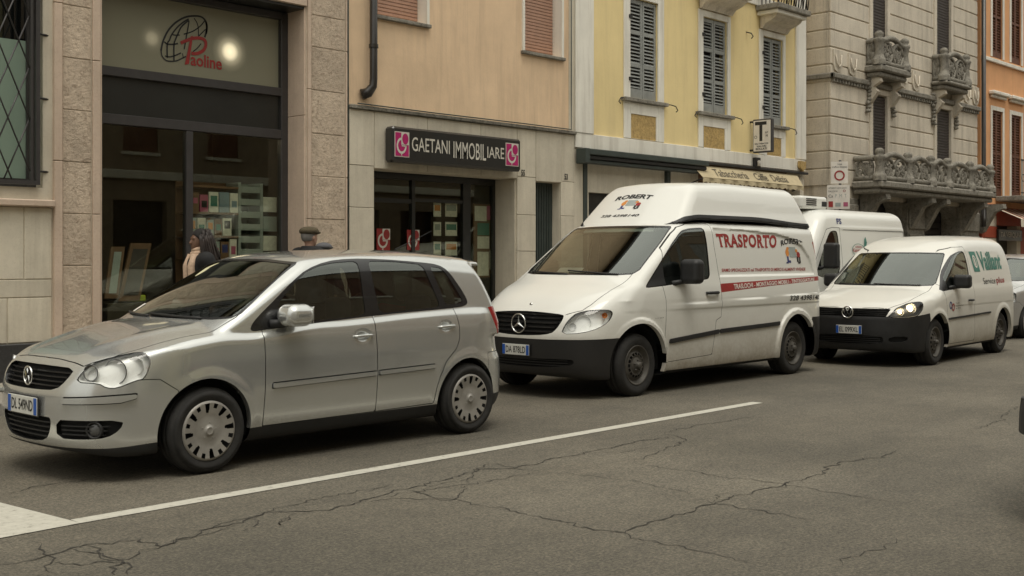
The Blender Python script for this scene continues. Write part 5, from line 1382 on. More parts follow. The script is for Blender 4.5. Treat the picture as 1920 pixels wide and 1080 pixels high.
def build_ground():
    road = MB().add([(-60, NEAR_KERB, 0), (220, NEAR_KERB, 0), (220, KERB_Y, 0), (-60, KERB_Y, 0)], [(0, 1, 2, 3)]).build('road', M['asphalt']); tag(road, kind='structure', label='worn grey brown asphalt street with cracks')
    g = MB().add([(-400, -400, -.03), (600, -400, -.03), (600, 400, -.03), (-400, 400, -.03)], [(0, 1, 2, 3)]).build('ground', M['pave']); tag(g, kind='structure')
    pv = box('pavement', M['pave'], -60, 220, KERB_Y+.16, 30, -.02, PAVE); tag(pv, kind='structure', label='pavement in front of the shops')
    pn = box('near_pavement', M['pave'], -60, 220, -30, NEAR_KERB-.16, -.02, PAVE); tag(pn, kind='structure', label='pavement on the near side of the street')
    k0 = MB().box(0, .985, KERB_Y, KERB_Y+.155, -.02, PAVE+.004, .012).mesh('kerb_stone', M['kerb'])
    k1 = MB().box(0, .985, NEAR_KERB-.155, NEAR_KERB, -.02, PAVE+.004, .012).mesh('kerb_stone', M['kerb'])
    kerb = empty('kerb'); tag(kerb, kind='structure', label='stone kerb along the pavement')
    for i in range(-2, 46): obj('kerb_stone', k0, kerb, (i, 0, 0))
    for i in range(-6, 24): obj('kerb_stone', k1, kerb, (i, 0, 0))
    # markings
    ln = MB(); n = 60; x0, x1 = 3.02, 10.18
    rr = random.Random(4)
    for i in range(n):
        a, b = x0+(x1-x0)*i/n, x0+(x1-x0)*(i+1)/n
        yc = lambda x: 6.135+.068*(x-x0)/(x1-x0)
        ln.add([(a, yc(a)-.060, .004), (b, yc(b)-.060, .004), (b, yc(b)+.060, .004), (a, yc(a)+.060, .004)], [(0, 1, 2, 3)])
    tag(ln.build('lane_line', M['roadpaint']), kind='structure', label='white lane line running along the street')
    sl = MB().add([(2.53, 6.05, .0045), (3.02, 6.075, .0045), (2.94, 7.0, .0045), (2.85, 10.6, .0045), (2.35, 10.6, .0045), (2.42, 7.0, .0045)], [(0, 1, 2, 3, 4, 5)])
    tag(sl.build('stop_line', M['roadpaint']), kind='structure', label='broad white stop line across the far lane')
    C = [
     (.016, [(0, 1060), (60, 1050), (110, 1035), (160, 1022), (210, 1020), (260, 1012), (300, 1025), (340, 1012), (400, 990), (450, 980), (495, 963), (550, 962), (600, 958), (650, 948), (690, 935), (740, 920), (800, 908), (850, 895), (900, 880), (950, 878), (1000, 872), (1050, 858), (1100, 848), (1150, 840), (1200, 828), (1250, 820), (1280, 822)]),
     (.016, [(60, 1018), (90, 1035), (105, 1050), (85, 1070), (70, 1080)]), (.016, [(150, 1022), (185, 1030), (205, 1050), (235, 1052), (215, 1078)]),
     (.014, [(90, 1056), (150, 1060), (200, 1054), (245, 1060), (240, 1078)]), (.012, [(130, 1030), (200, 1045), (240, 1050), (290, 1028), (330, 1015), (380, 1002), (440, 985)]),
     (.010, [(330, 1000), (390, 990), (460, 972), (520, 955), (580, 940), (660, 925), (740, 908)]),
     (.010, [(560, 962), (520, 985), (545, 970)]), (.011, [(640, 940), (690, 940), (760, 935), (830, 938), (860, 930), (880, 910)]),
     (.012, [(740, 918), (830, 935), (920, 952), (1000, 968), (1080, 985), (1140, 997), (1220, 1015), (1300, 1032), (1405, 1056)]),
     (.014, [(1140, 997), (1180, 1000), (1200, 985), (1260, 968), (1300, 955), (1340, 943), (1400, 928), (1440, 915), (1480, 905), (1530, 890), (1570, 870), (1620, 860), (1650, 858), (1680, 845)]),
     (.011, [(1200, 870), (1280, 882), (1360, 895), (1460, 907), (1540, 920), (1620, 932), (1700, 945)]), (.011, [(1300, 935), (1360, 947), (1440, 962), (1540, 978)]),
     (.013, [(1240, 812), (1300, 800), (1360, 792), (1420, 780)]), (.013, [(1190, 865), (1230, 850), (1270, 835), (1285, 825), (1270, 818), (1245, 815)]),
     (.013, [(1820, 805), (1850, 798), (1880, 788), (1885, 775), (1850, 772)]), (.010, [(1885, 775), (1910, 762), (1960, 750)]),
     (.013, [(0, 930), (60, 915), (120, 905), (185, 898)]), (.010, [(870, 905), (900, 875), (930, 870), (1010, 885)]),
     (.011, [(780, 925), (820, 915), (900, 905), (960, 895), (1010, 888)]), (.008, [(495, 963), (480, 985), (440, 1000)]), (.008, [(700, 935), (780, 922), (840, 905), (900, 896)]),
     (.007, [(1010, 885), (1100, 892), (1200, 905), (1300, 930)]), (.009, [(780, 838), (830, 828), (900, 822), (950, 818)]), (.009, [(1430, 1050), (1480, 1040)]), (.008, [(1560, 1060), (1620, 1045), (1680, 1010)]),
     (.007, [(1340, 943), (1350, 930), (1390, 920)]), (.007, [(1480, 905), (1460, 915), (1430, 910)]), (.008, [(1100, 848), (1160, 850), (1230, 838)])]
    for i, (w, pl) in enumerate(C):
        v, f = ribbon([GXY(*q) for q in pl], w*.74, i); MB().add(v, f).build('crack', M['crack'], road)

# ---------------------------------------------------------------- facades
def wall_holes(name, mat, x0, x1, z0, z1, holes, y0, y1, parent):
    """wall slab with rectangular openings (x0,x1,z0,z1)"""
    xs = sorted({x0, x1, *[h[0] for h in holes], *[h[1] for h in holes]}); zs = sorted({z0, z1, *[h[2] for h in holes], *[h[3] for h in holes]})
    xs = [x for x in xs if x0 <= x <= x1]; zs = [z for z in zs if z0 <= z <= z1]
    mb = MB(); ins = lambda x, z: any(h[0] < x < h[1] and h[2] < z < h[3] for h in holes)
    idx = {}
    def V(i, j, k):
        if (i, j, k) not in idx: idx[i, j, k] = len(mb.v); mb.v.append((xs[i], (y0, y1)[k], zs[j]))
        return idx[i, j, k]
    solid = {}
    for i in range(len(xs)-1):
        for j in range(len(zs)-1): solid[i, j] = not ins((xs[i]+xs[i+1])/2, (zs[j]+zs[j+1])/2)
    F = []
    for (i, j), s in solid.items():
        if not s: continue
        F.append((V(i, j, 0), V(i+1, j, 0), V(i+1, j+1, 0), V(i, j+1, 0))); F.append((V(i, j, 1), V(i, j+1, 1), V(i+1, j+1, 1), V(i+1, j, 1)))
        if not solid.get((i-1, j)): F.append((V(i, j, 0), V(i, j+1, 0), V(i, j+1, 1), V(i, j, 1)))
        if not solid.get((i+1, j)): F.append((V(i+1, j, 0), V(i+1, j, 1), V(i+1, j+1, 1), V(i+1, j+1, 0)))
        if not solid.get((i, j-1)): F.append((V(i, j, 0), V(i, j, 1), V(i+1, j, 1), V(i+1, j, 0)))
        if not solid.get((i, j+1)): F.append((V(i, j+1, 0), V(i+1, j+1, 0), V(i+1, j+1, 1), V(i, j+1, 1)))
    mb.f = F; mb.sm = [False]*len(F); return mb.build(name, mat, parent)
def block(name, mat, x0, x1, z0, z1, y, parent, proud=.02, gap=.004, bev=.006, depth=.10):
    return MB().box(x0+gap, x1-gap, y-proud+random.uniform(-.002, .002), y+depth, z0+gap, z1-gap, bev).build(name, mat, parent)
def line_strokes(pl, D, w, proud, mb):
    """flat brush strokes through photo points on the facade plane D"""
    P = rdense([(FX(a, D), FZ(a, b, D)) for a, b in pl], False, 5); v = []; f = []
    for i, p in enumerate(P):
        t = P[min(i+1, len(P)-1)]-P[max(i-1, 0)]; t = t/np.linalg.norm(t); n = np.array([-t[1], t[0]])*w/2
        v += [(p[0]+n[0], D-proud, p[1]+n[1]), (p[0]-n[0], D-proud, p[1]-n[1])]
    for i in range(len(P)-1): f.append((2*i, 2*i+1, 2*i+3, 2*i+2))
    mb.add(v, f)
def first_building():
    D = D0; D2 = 12.91; R = tag(empty('shop_building', (FX(340, D), D, 0)), 'beige stone building with a tall Paoline shop front between rough stone pillars', 'building')
    inv = R.location.copy()
    K = bpy.data.objects.new('k', None)
    def par(o): o.parent = R; o.matrix_parent_inverse = Matrix.Translation(-inv); return o
    B = lambda nm, mat, x0, x1, y0, y1, z0, z1, bev=0: par(box(nm, M[mat], x0, x1, y0, y1, z0, z1, None, bev))
    def blk(nm, mat, a, b, c, d, proud=.02, y=D, depth=.10): return par(block(nm, M[mat], a, b, c, d, y, None, proud, depth=depth))
    xE = FX(651, D); xL = -8.; top = 8.4
    p = lambda px: FX(px, D)
    # masses
    xo0, xo1 = p(187), p(574); ztop = FZ(574, 13, D)
    par(wall_holes('wall', M['trav'], xL, xE, PAVE-.1, top, [(xo0, xo1, PAVE-.2, ztop), (p(20)-1.4, p(80), FZ(80, 352, D), 8.0)], D, D+.6, None))
    B('roof', 'plinth', xL, xE, D-.3, D+9, top, top+.25)
    # strips and rough blocks
    def column(a, b, seams, mat, nm, proud):
        zz = [PAVE+.32]+seams+[top-.1]
        for z0, z1 in zip(zz[:-1], zz[1:]): blk(nm, mat, a, b, z0, z1, proud)
    def course(px, ys): return sorted(FZ(px, y, D) for y in ys)
    zl = course(143, (12, 110, 207, 304)); st = zl[1]-zl[0]
    zl = [zl[0]-st*2, zl[0]-st]+zl+[zl[-1]+st*k for k in (1, 2, 3, 4)]
    zl = [z for z in zl if z > PAVE+.5]
    column(p(115.5), p(170.5), zl, 'rough', 'rough_stone', .012)
    column(p(98), p(114.5), [zl[2], zl[5], zl[8]], 'travstrip', 'stone_strip', .05); column(p(171.5), p(186.5), [zl[1], zl[4], zl[7]], 'travstrip', 'stone_strip', .035)
    zr = course(614, (33, 92, 172, 252.5, 332)); st = zr[1]-zr[0]
    zr = [z for z in [zr[0]-2*st, zr[0]-st]+zr+[zr[-1]+st*k for k in (1, 2, 3)] if z > PAVE+.5]
    column(p(582.8), p(646), zr, 'rough', 'rough_stone', .012); column(p(574.5), p(582), [zr[1], zr[4]], 'travstrip', 'stone_strip', .035)
    column(p(646.7), xE-.004, [zr[2], zr[5]], 'travstrip', 'stone_strip', .02)
    # lintel over the opening
    blk('lintel', 'travstrip', xo0-.0, xo1, ztop, ztop+.12, .035); 
    for i in range(4):
        w = (xo1-xo0)/4; blk('stone_panel', 'trav', xo0+i*w, xo0+(i+1)*w, ztop+.125, ztop+.95, .015)
    for k in range(2): blk('stone_panel', 'trav', xo0, xo1, ztop+.96+k*.9, ztop+1.85+k*.9, .012)
    # reveal of the opening (pink stone, two pieces)
    zs = FZ(556, 214, D)
    for a, b in ((PAVE, zs), (zs, ztop)): par(MB().box(xo1-.03, xo1, D+.002, D2, a+.003, b-.003, .004).build('reveal_stone', M['travstrip']))
    par(MB().box(xo0, xo0+.03, D+.002, D2, PAVE, ztop-.01, .004).build('reveal_stone', M['travstrip']))
    B('soffit', 'darkband', xo0, xo1, D+.004, D2+.3, ztop-.035, ztop-.002)
    # left bay under the window
    a0 = xL+.2
    z1, z2, z3, zb = FZ(50, 388, D), FZ(50, 524, D), FZ(50, 558, D), FZ(45, 643, D)
    for (u, w, c, d) in ((p(-60), p(44), z2, z1), (p(44.5), p(97), z2, z1), (p(-60), p(97), z3, z2), (p(-60), p(13), zb, z3), (p(13.5), p(97), zb, z3), (p(-180), p(-60.5), zb, z1)):
        blk('stone_panel', 'trav', u, w, c, d, .012)
    B('window_sill', 'travstrip', p(-140), p(97), D-.10, D+.05, z1+.003, FZ(50, 374, D), .012)
    B('plinth', 'plinth', xL, xo0-.01, D-.06, D+.05, PAVE-.02, zb-.004, .01); B('plinth', 'plinth', xo1+.01, xE, D-.06, D+.05, PAVE-.02, PAVE+.31, .01)
    for k in range(5): blk('stone_panel', 'trav', p(-60)-1.2*k-.6, p(-60)-1.2*k, 0.6, 3.0, .012) if k > 0 else None
    # window with lattice
    wz0 = FZ(80, 352, D); wx1 = p(80); wx0 = p(20)-1.4
    win = par(box('window', M['frame'], wx1-.10, wx1, D+.16, D+.24, wz0, 8.0)); 
    def sub(o, pr): o.parent = pr; o.matrix_parent_inverse = pr.matrix_world.inverted() if False else Matrix.Translation(-inv); return o
    W_ = bpy.data.objects
    fr = MB().box(wx0, wx1-.10, D+.16, D+.24, wz0, wz0+.10).box(wx0, wx0+.08, D+.16, D+.24, wz0+.10, 8.0).box(wx1-.78, wx1-.72, D+.17, D+.23, wz0+.10, 8.0)
    par(fr.build('window_frame', M['iron']))
    par(MB().box(wx0, wx1-.10, D+.20, D+.205, wz0+.1, FZ(40, 76, D+.2)).build('frosted_pane', M['frosted'])); par(MB().box(wx0, wx1-.1, D+.20, D+.205, FZ(40, 76, D+.2)+.002, 8.0).build('window_pane', M['houseglass']))
    # lattice grille in front of the window
    gy = D-.04; gx0, gx1, gz0, gz1 = p(-80), FX(74, gy), FZ(74, 347, gy), 7.5
    gr = tag(empty('window_grille', (0, 0, 0)), 'iron lattice window grille of diamond bars at the left edge', 'grille')
    fb = MB().box(gx0, gx1, gy-.02, gy+.02, gz0, gz0+.045).box(gx1-.045, gx1, gy-.02, gy+.02, gz0+.045, gz1).box(gx1-.105, gx1-.075, gy-.015, gy+.015, gz0+.045, gz1)
    fb.build('grille_frame', M['frame'], gr)
    for zz in (gz0+.15, gz0+.95, gz0+1.65, gz0+2.35): MB().tube([(gx1, gy, zz), (gx1+.14, D+.02, zz)], .012, 6).build('wall_fixing', M['iron'], gr)
    dx, dz = .235, .56; X1, Z0 = gx1-.11, gz0+.045
    for sg in (1, -1):
        for k in range(-30, 40):
            # bar through (X1, Z0 + k*dz) with slope sg*dz/dx, clipped to the frame
            zb = Z0+k*dz+.10; m_ = sg*dz/dx; t = []
            for x in (gx0, X1): t.append((x, zb+m_*(x-X1)))
            (xa_, za_), (xb_, zb_) = t
            lo_, hi_ = Z0, gz1-.05
            pts = []
            for x, z_ in ((xa_, za_), (xb_, zb_)):
                if z_ < lo_: x, z_ = X1+(lo_-zb)/m_, lo_
                elif z_ > hi_: x, z_ = X1+(hi_-zb)/m_, hi_
                pts.append((x, z_))
            if any(x < gx0-.01 or x > X1+.01 for x, _ in pts) or abs(pts[0][0]-pts[1][0]) < .05: continue
            MB().tube([(pts[0][0], gy+.007*sg, pts[0][1]), (pts[1][0], gy+.007*sg, pts[1][1])], .009, 5).build('lattice_bar', M['frame'], gr)
    # shop front on the recessed plane
    SF = tag(empty('storefront', (0, 0, 0)), 'dark metal shop front with a lit Paoline panel over two tall panes', 'shop front')
    q = lambda px: FX(px, D2); zz = lambda px, py: FZ(px, py, D2)
    xr = q(539)-.002; xl = q(184)-.05
    fz = lambda y524: zz(524, y524)
    def bar(a, b, c, d, nm='frame_bar', mat='frame', y0=D2-.05, y1=D2+.05): return MB().box(a, b, y0, y1, c, d, .006).build(nm, M[mat], SF)
    bar(q(524), xr, PAVE+.05, ztop-.04); bar(xl, xl+.07, PAVE+.05, ztop-.04)
    bar(xl+.07, q(524)-.003, fz(181), fz(165.5)); bar(xl+.07, q(524)-.003, fz(261), fz(244)); bar(xl+.07, q(524)-.003, PAVE+.02, PAVE+.16)
    bar(xl+.07, q(524)-.003, fz(37), ztop-.04, y0=D2-.06)
    MB().box(xl+.07, q(524)-.003, D2, D2+.03, fz(244)+.002, fz(181)-.002).build('black_fascia', M['darkband'], SF)
    MB().box(xl+.07, q(524)-.003, D2+.02, D2+.05, fz(165.5)+.002, fz(37)-.002).build('glow_spot_panel', M['fascia'], SF)
    bar(q(346), q(358.5), PAVE+.16, fz(261)-.003, 'mullion')
    MB().box(xl+.07, q(346)-.002, D2-.006, D2+.006, PAVE+.16, fz(261)-.002).build('shop_pane', M['shopglass'], SF); MB().box(q(358.5)+.002, q(524)-.003, D2-.006, D2+.006, PAVE+.16, fz(261)-.002).build('shop_pane', M['shopglass'], SF)
    # globe and name
    Dp = 12.93; S = lambda pl: [(260+a/6, b/6) for a, b in pl]
    gl = MB()
    for w, pl in ((.020, [(250, 570), (265, 490), (290, 420), (340, 330), (420, 250), (520, 195), (620, 180), (700, 190), (750, 235), (765, 300), (755, 370), (740, 420)]), (.014, [(250, 570), (262, 630), (300, 675), (350, 690), (420, 685), (480, 660), (530, 635)]),
                  (.017, [(320, 650), (320, 500), (345, 450), (370, 390), (430, 310), (500, 250), (560, 215)]), (.017, [(395, 690), (395, 510), (410, 450), (440, 380), (480, 300), (560, 230)]), (.014, [(510, 555), (525, 470), (540, 380), (555, 300), (565, 230)]),
                  (.017, [(285, 470), (320, 495), (380, 500), (440, 490)]), (.013, [(370, 380), (400, 395), (460, 395)]), (.013, [(505, 385), (560, 370), (620, 345), (690, 295), (740, 235)]), (.012, [(670, 410), (710, 370), (750, 330)]), (.012, [(610, 580), (660, 540), (700, 490)]),
                  (.014, [(295, 630), (350, 640), (420, 620), (475, 595)]), (.011, [(620, 205), (650, 250), (668, 310), (670, 400)]), (.022, [(752, 240), (766, 300), (757, 380)]), (.010, [(490, 600), (500, 650)])):
        line_strokes(S(pl), Dp, w*1.15, .005, gl)
    gl.build('globe_drawing', M['ink'], SF)
    pr = MB(); line_strokes(S([(470, 485), (540, 455), (610, 432), (690, 430), (742, 455), (752, 505), (730, 560), (685, 592), (630, 605), (590, 598)]), Dp, .040, .008, pr)
    a, b = (595, 405), (540, 725); P = [(FX(260+u/6, Dp), FZ(260+u/6, v/6, Dp)) for u, v in ((583, 408), (608, 405), (562, 720), (515, 728))]
    pr.add([(x, Dp-.0085, z) for x, z in P], [(0, 1, 2, 3)]); pr.build('red_initial', M['redprint'], SF)
    x0, x1 = FX(357, Dp), FX(415.5, Dp); z0 = FZ(357, 122.5, Dp); z1 = FZ(386, 103, Dp); zb_ = FZ(415, 131.5, Dp)
    v, f = text_geo('aoline', .02); MB().add([(x0+(x1-x0)*a, Dp-.006, z0+(zb_-z0)*a+(z1-z0)*b) for a, b in v], f).build('red_lettering', M['redprint'], SF)
    # interior
    I = tag(empty('shop_interior', (0, 0, 0)), 'dim bookshop room behind the tall panes', 'shop interior'); I['kind'] = 'structure'
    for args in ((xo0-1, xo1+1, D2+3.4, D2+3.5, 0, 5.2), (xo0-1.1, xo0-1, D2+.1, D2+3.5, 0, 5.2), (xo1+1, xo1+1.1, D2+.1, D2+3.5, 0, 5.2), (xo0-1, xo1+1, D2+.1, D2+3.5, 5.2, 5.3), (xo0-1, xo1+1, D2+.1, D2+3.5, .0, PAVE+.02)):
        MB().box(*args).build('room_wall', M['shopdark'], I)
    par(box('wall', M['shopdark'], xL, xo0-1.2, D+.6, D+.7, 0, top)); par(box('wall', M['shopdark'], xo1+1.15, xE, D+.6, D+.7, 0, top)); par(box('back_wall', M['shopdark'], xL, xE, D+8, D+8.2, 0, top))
    # two added fill lights to brighten the shelves, each under a made-up lamp case
    for k, (px_, e_) in enumerate(((431, 5), (285, 2.5))):
        L = bpy.data.lights.new('shop_fill', 'POINT'); L.energy = e_; L.color = (1, .82, .58); L.shadow_soft_size = .25
        lx = FX(px_, 12.93)+.3; lo = bpy.data.objects.new('shop_fill_light', L); COL.objects.link(lo); lo.location = (lx, D2+1.1, 3.25); lo.parent = I
        MB().lathe([(0, 3.42), (.10, 3.42), (.12, 3.36), (.10, 3.33), (0, 3.33)], 16, (lx, D2+1.1, 0), 'z').build('added_lamp_case', M['whiteprint'], I)
    # display rack and books
    Ds = D2+.20; sx = lambda px: FX(px, Ds); szz = lambda px, py: FZ(px, py, Ds)
    rk = tag(empty('display_rack', (0, 0, 0)), 'tall pale slotted leaflet rack inside the bookshop window', 'display rack')
    rx0, rx1, rz0, rz1 = sx(447), sx(493), PAVE, szz(470, 343)
    MB().box(rx0, rx0+.04, Ds, Ds+.3, rz0, rz1).box(rx1-.04, rx1, Ds, Ds+.3, rz0, rz1).box(rx0, rx1, Ds+.28, Ds+.3, rz0, rz1).build('rack_frame', M['greyprint'], rk)
    for k in range(12):
        z = rz1-.05-k*.165; MB().box(rx0+.042, rx1-.042, Ds, Ds+.2, z-.085, z, .004).build('rack_pocket', M['greyprint'], rk)
    sh = tag(empty('book_shelf', (0, 0, 0)), 'brown wooden shelving with rows of books seen through the shop window', 'bookshelf')
    a, b = sx(352), sx(446)
    rows = [szz(400, 398), szz(400, 442), szz(400, 484), szz(400, 530), szz(400, 575)]
    for z in rows+[rows[0]+.34]: MB().box(a, b, Ds-.02, Ds+.28, z-.03, z, .004).build('shelf_board', M['wood'], sh)
    MB().box(a, b, Ds+.28, Ds+.30, PAVE, rows[0]+.4).build('back_panel', M['wood'], sh)
    rb = random.Random(3); cols = ['paper', 'paper', 'whiteprint', 'greyprint', 'whiteprint', 'wood', 'greyprint', 'paper', 'bluish']
    for ri, z in enumerate(rows[:3]):
        x = a+.03; n = 0
        while x < b-.1:
            w = rb.uniform(.09, .15) if ri else rb.uniform(.13, .18); hgt = rb.uniform(.19, .25) if ri else rb.uniform(.22, .27); c = rb.choice(cols)
            if ri == 0 and n == 1: c = 'mulberry'
            o = MB().box(x, x+w-.015, Ds-.01, Ds+.02, z+.001, z+hgt, .003).build('book', M[c]); tag(o, '%s book cover, %s from the left on the %s shelf of the bookshop' % ({'paper': 'cream', 'mulberry': 'pink', 'greyprint': 'grey', 'whiteprint': 'white', 'redprint': 'dark red', 'greenprint': 'green', 'wood': 'brown', 'bluish': 'pale blue'}[c], ('first', 'second', 'third', 'fourth', 'fifth', 'sixth', 'seventh', 'eighth', 'ninth', 'tenth')[n], ('top', 'middle', 'lower')[ri]), 'book', 'books on the shop shelves')
            if ri or True:
                o2 = MB().box(x+.02, x+w-.035, Ds-.013, Ds-.0105, z+hgt*rb.uniform(.2, .45), z+hgt*rb.uniform(.6, .85)).build('cover_print', M[rb.choice(['redprint', 'greenprint', 'navy', 'orangeprint', 'mulberry', 'ink', 'bluish'])], o)
            x += w; n += 1
    a2, b2 = sx(494), sx(519)
    for k in range(5):
        z = szz(505, 420)+.36-k*.26
        o = MB().box(a2, b2, Ds+.0, Ds+.02, z-.2, z, .003).build('leaflet_panel', M[('paper', 'greyprint', 'paper', 'navy', 'paper')[k]]); tag(o, ('topmost', 'second from top', 'middle', 'second from bottom', 'lowest')[k]+' leaflet board beside the slotted rack', 'leaflet board', 'leaflet boards beside the rack')
    for k, (px0, px1, py0, py1, tl) in enumerate(((196, 222, 462, 560, .22), (222, 262, 455, 565, .30))):
        Dd = D2+.12; x0, x1 = FX(px0, Dd), FX(px1, Dd); z0, z1 = FZ(px0, py1, Dd), FZ(px0, py0, Dd)
        e = tag(empty('display_board', (0, 0, 0)), ('framed print leaning in the left shop pane, nearer the pillar', 'dark board leaning in the left shop pane, beside the red item')[k], 'display board')
        MB().add([(x0, Dd, z0), (x1, Dd, z0), (x1+tl, Dd+.25, z1), (x0+tl, Dd+.25, z1), (x0, Dd+.03, z0), (x1, Dd+.03, z0), (x1+tl, Dd+.28, z1), (x0+tl, Dd+.28, z1)], [(0, 1, 2, 3), (7, 6, 5, 4), (0, 4, 5, 1), (1, 5, 6, 2), (2, 6, 7, 3), (3, 7, 4, 0)]).build('board', M['wood'], e)
        t = .12; MB().add([(x0+.04+tl*.1, Dd+.015, z0+(z1-z0)*.1), (x1-.04+tl*.1, Dd+.015, z0+(z1-z0)*.1), (x1-.04+tl*.9, Dd+.215, z0+(z1-z0)*.9), (x0+.04+tl*.9, Dd+.215, z0+(z1-z0)*.9)], [(0, 1, 2, 3)]).build('print', M['rolldark'] if k else M['greyprint'], e)
    Dd = D2+.25
    o = MB().box(FX(250, Dd), FX(268, Dd), Dd, Dd+.12, FZ(255, 545, Dd), FZ(255, 505, Dd), .01).build('red_box', M['redprint']); tag(o, 'small red box with white top in the left shop pane', 'box')
    MB().box(FX(251, Dd), FX(262, Dd), Dd-.004, Dd-.001, FZ(255, 522, Dd), FZ(255, 506, Dd)).build('white_label', M['whiteprint'], o)
    o = MB().box(FX(240, Dd), FX(266, Dd), Dd-.1, Dd+.05, FZ(255, 565, Dd), FZ(255, 553, Dd), .01).build('yellow_book', plain('lime_print', (.45, .55, .04))); tag(o, 'bright yellow green booklet lying in the left shop pane', 'booklet')
    st = tag(empty('display_stand', (0, 0, 0)), 'low dark display stand inside the left shop pane', 'stand'); MB().box(FX(186, Dd), FX(330, Dd), Dd-.2, Dd+.6, PAVE, FZ(255, 566, Dd), .01).build('stand_top', M['shopdark'], st)

def second_building():
    D = D0; R = tag(empty('plaster_house', (0, 0, 0)), 'peach plastered house with pale stone ground floor and brown roller shutters', 'building')
    p = lambda px: FX(px, D); z = lambda px, py: FZ(px, py, D); x0, x1 = p(652.5), p(1076); top = 8.5
    zc = z(652, 200); zt = z(700, 316)  # cornice, opening top
    D3 = D+.46; ox0, ox1 = p(700), p(968); dx0, dx1 = p(1003), p(1050); zdt = z(1020, 341)
    w1 = (p(700), p(803), z(803, 57)+.08, 6.9); w2 = (p(978), p(1055), z(1055, 118)+.08, 6.9)
    wall_holes('plaster_wall', M['peach'], x0, x1, zc, top, [w1, w2], D, D+.35, R)
    wall_holes('ground_floor_wall', M['trav'], x0, x1, PAVE-.1, zc-.001, [(ox0, ox1, 0, zt), (dx0, dx1, 0, zdt)], D+.012, D+.35, R)
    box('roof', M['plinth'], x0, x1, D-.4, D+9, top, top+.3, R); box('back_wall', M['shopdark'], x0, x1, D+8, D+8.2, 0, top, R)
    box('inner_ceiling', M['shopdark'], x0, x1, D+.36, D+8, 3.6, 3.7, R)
    # travertine slabs
    def slab(a, b, c, d): block('stone_slab', M['trav'], a, b, c, d, D, R, .022, .0035, .004, .03)
    s1, s2, s3 = z(675, 310), z(675, 389), z(675, 470)
    for c, d in ((PAVE+.02, s3), (s3, s2), (s2, s1), (s1, zc-.02)): slab(x0+.005, ox0-.001, c, d)
    xs = [ox0, p(800), p(900), ox1]
    for a, b in zip(xs[:-1], xs[1:]): slab(a, b, zt+.002, zc-.02)
    for c, d in ((PAVE+.02, z(987, 471)), (z(987, 471), z(987, 403)), (z(987, 403), z(987, 332)), (z(987, 332), zc-.02)): slab(ox1, dx0-.001, c, d)
    slab(dx0, p(1052), zdt+.002, zc-.02)
    for c, d in ((PAVE+.02, z(1060, 405)), (z(1060, 405), z(1060, 341)), (z(1060, 341), zc-.02)): slab(p(1052) if c > z(1060, 350) else dx1, x1-.006, c, d)
    MB().box(x0, x1, D-.07, D+.01, zc-.018, zc+.035, .008).build('cornice', M['darkstone'], R)
    MB().box(p(1066), x1, D-.012, D+.02, zc+.04, top-.1, .004).build('corner_strip', M['trav'], R)
    # upper windows with roller shutters
    for k, (a, b, c, d) in enumerate((w1, w2)):
        e = empty('u', (0, 0, 0)); e.name = 'window'; e.parent = R
        MB().box(a, a+.05, D-.03, D+.30, c, d).box(b-.05, b, D-.03, D+.30, c, d).box(a+.05, b-.05, D+.25, D+.30, c, d).build('stone_frame', M['whitestone'], e)
        MB().box(a-.02, b+.02, D-.06, D+.30, c-.055, c-.003, .008).build('window_sill', M['darkstone'], e)
        s = MB()
        for i in range(46):
            zz = c+.01+i*.052; s.box(a+.052, b-.052, D+.17+(i % 2)*.0, D+.19, zz, zz+.046, .006)
        o = s.build('roller_shutter', M['rollbrown'], e); o['kind'] = 'stuff'
    # shop front
    box('reveal', M['trav'], ox1-.025, ox1-.001, D+.014, D3, PAVE, zt-.005, R)
    SF = tag(empty('storefront', (0, 0, 0)), 'dark agency shop window under the black sign with paper listings', 'shop front')
    q = lambda px: FX(px, D3); zq = lambda px, py: FZ(px, py, D3)
    for a, b in ((ox0, ox0+.06), (q(770), q(776)), (q(866), q(880)), (ox1-.09, ox1-.03)):
        MB().box(a, b, D3-.03, D3+.04, PAVE, zt).build('frame_bar', M['darkband'], SF)
    MB().box(ox0+.06, q(770)-.002, D3-.02, D3+.03, zq(735, 380), zq(735, 372)).build('frame_bar', M['darkband'], SF)
    MB().box(q(776)+.002, q(866)-.002, D3-.02, D3+.03, zq(820, 380), zq(820, 374)).build('frame_bar', M['darkband'], SF)
    MB().box(ox0+.06, ox1-.09, D3-.035, D3+.045, zt-.09, zt-.001).build('frame_bar', M['darkband'], SF)
    for a, b in ((ox0+.062, q(770)-.003), (q(776)+.003, q(866)-.003), (q(880)+.003, ox1-.093)): MB().box(a, b, D3, D3+.01, PAVE+.05, zt-.092).build('shop_pane', M['shopglass'], SF)
    MB().box(ox0, ox1, D3-.04, D3+.05, PAVE, PAVE+.05).build('threshold', M['darkband'], SF)
    Dp = D3-.004
    for a, b, py in ((706, 731, 449), (763, 786, 450)):
        xx0, xx1 = FX(a, Dp), FX(b, Dp); w = xx1-xx0; zc_ = FZ((a+b)/2, py, Dp)
        o = MB().box(xx0, xx1, Dp-.003, Dp, zc_-w*.62, zc_+w*.62).build('window_sticker', M['redprint'], SF); gmark(o, xx0, zc_-w*.62, w, w*1.24, Dp-.003)
    # listings: six sheets and a poster board behind the glass
    Db = D3+.03
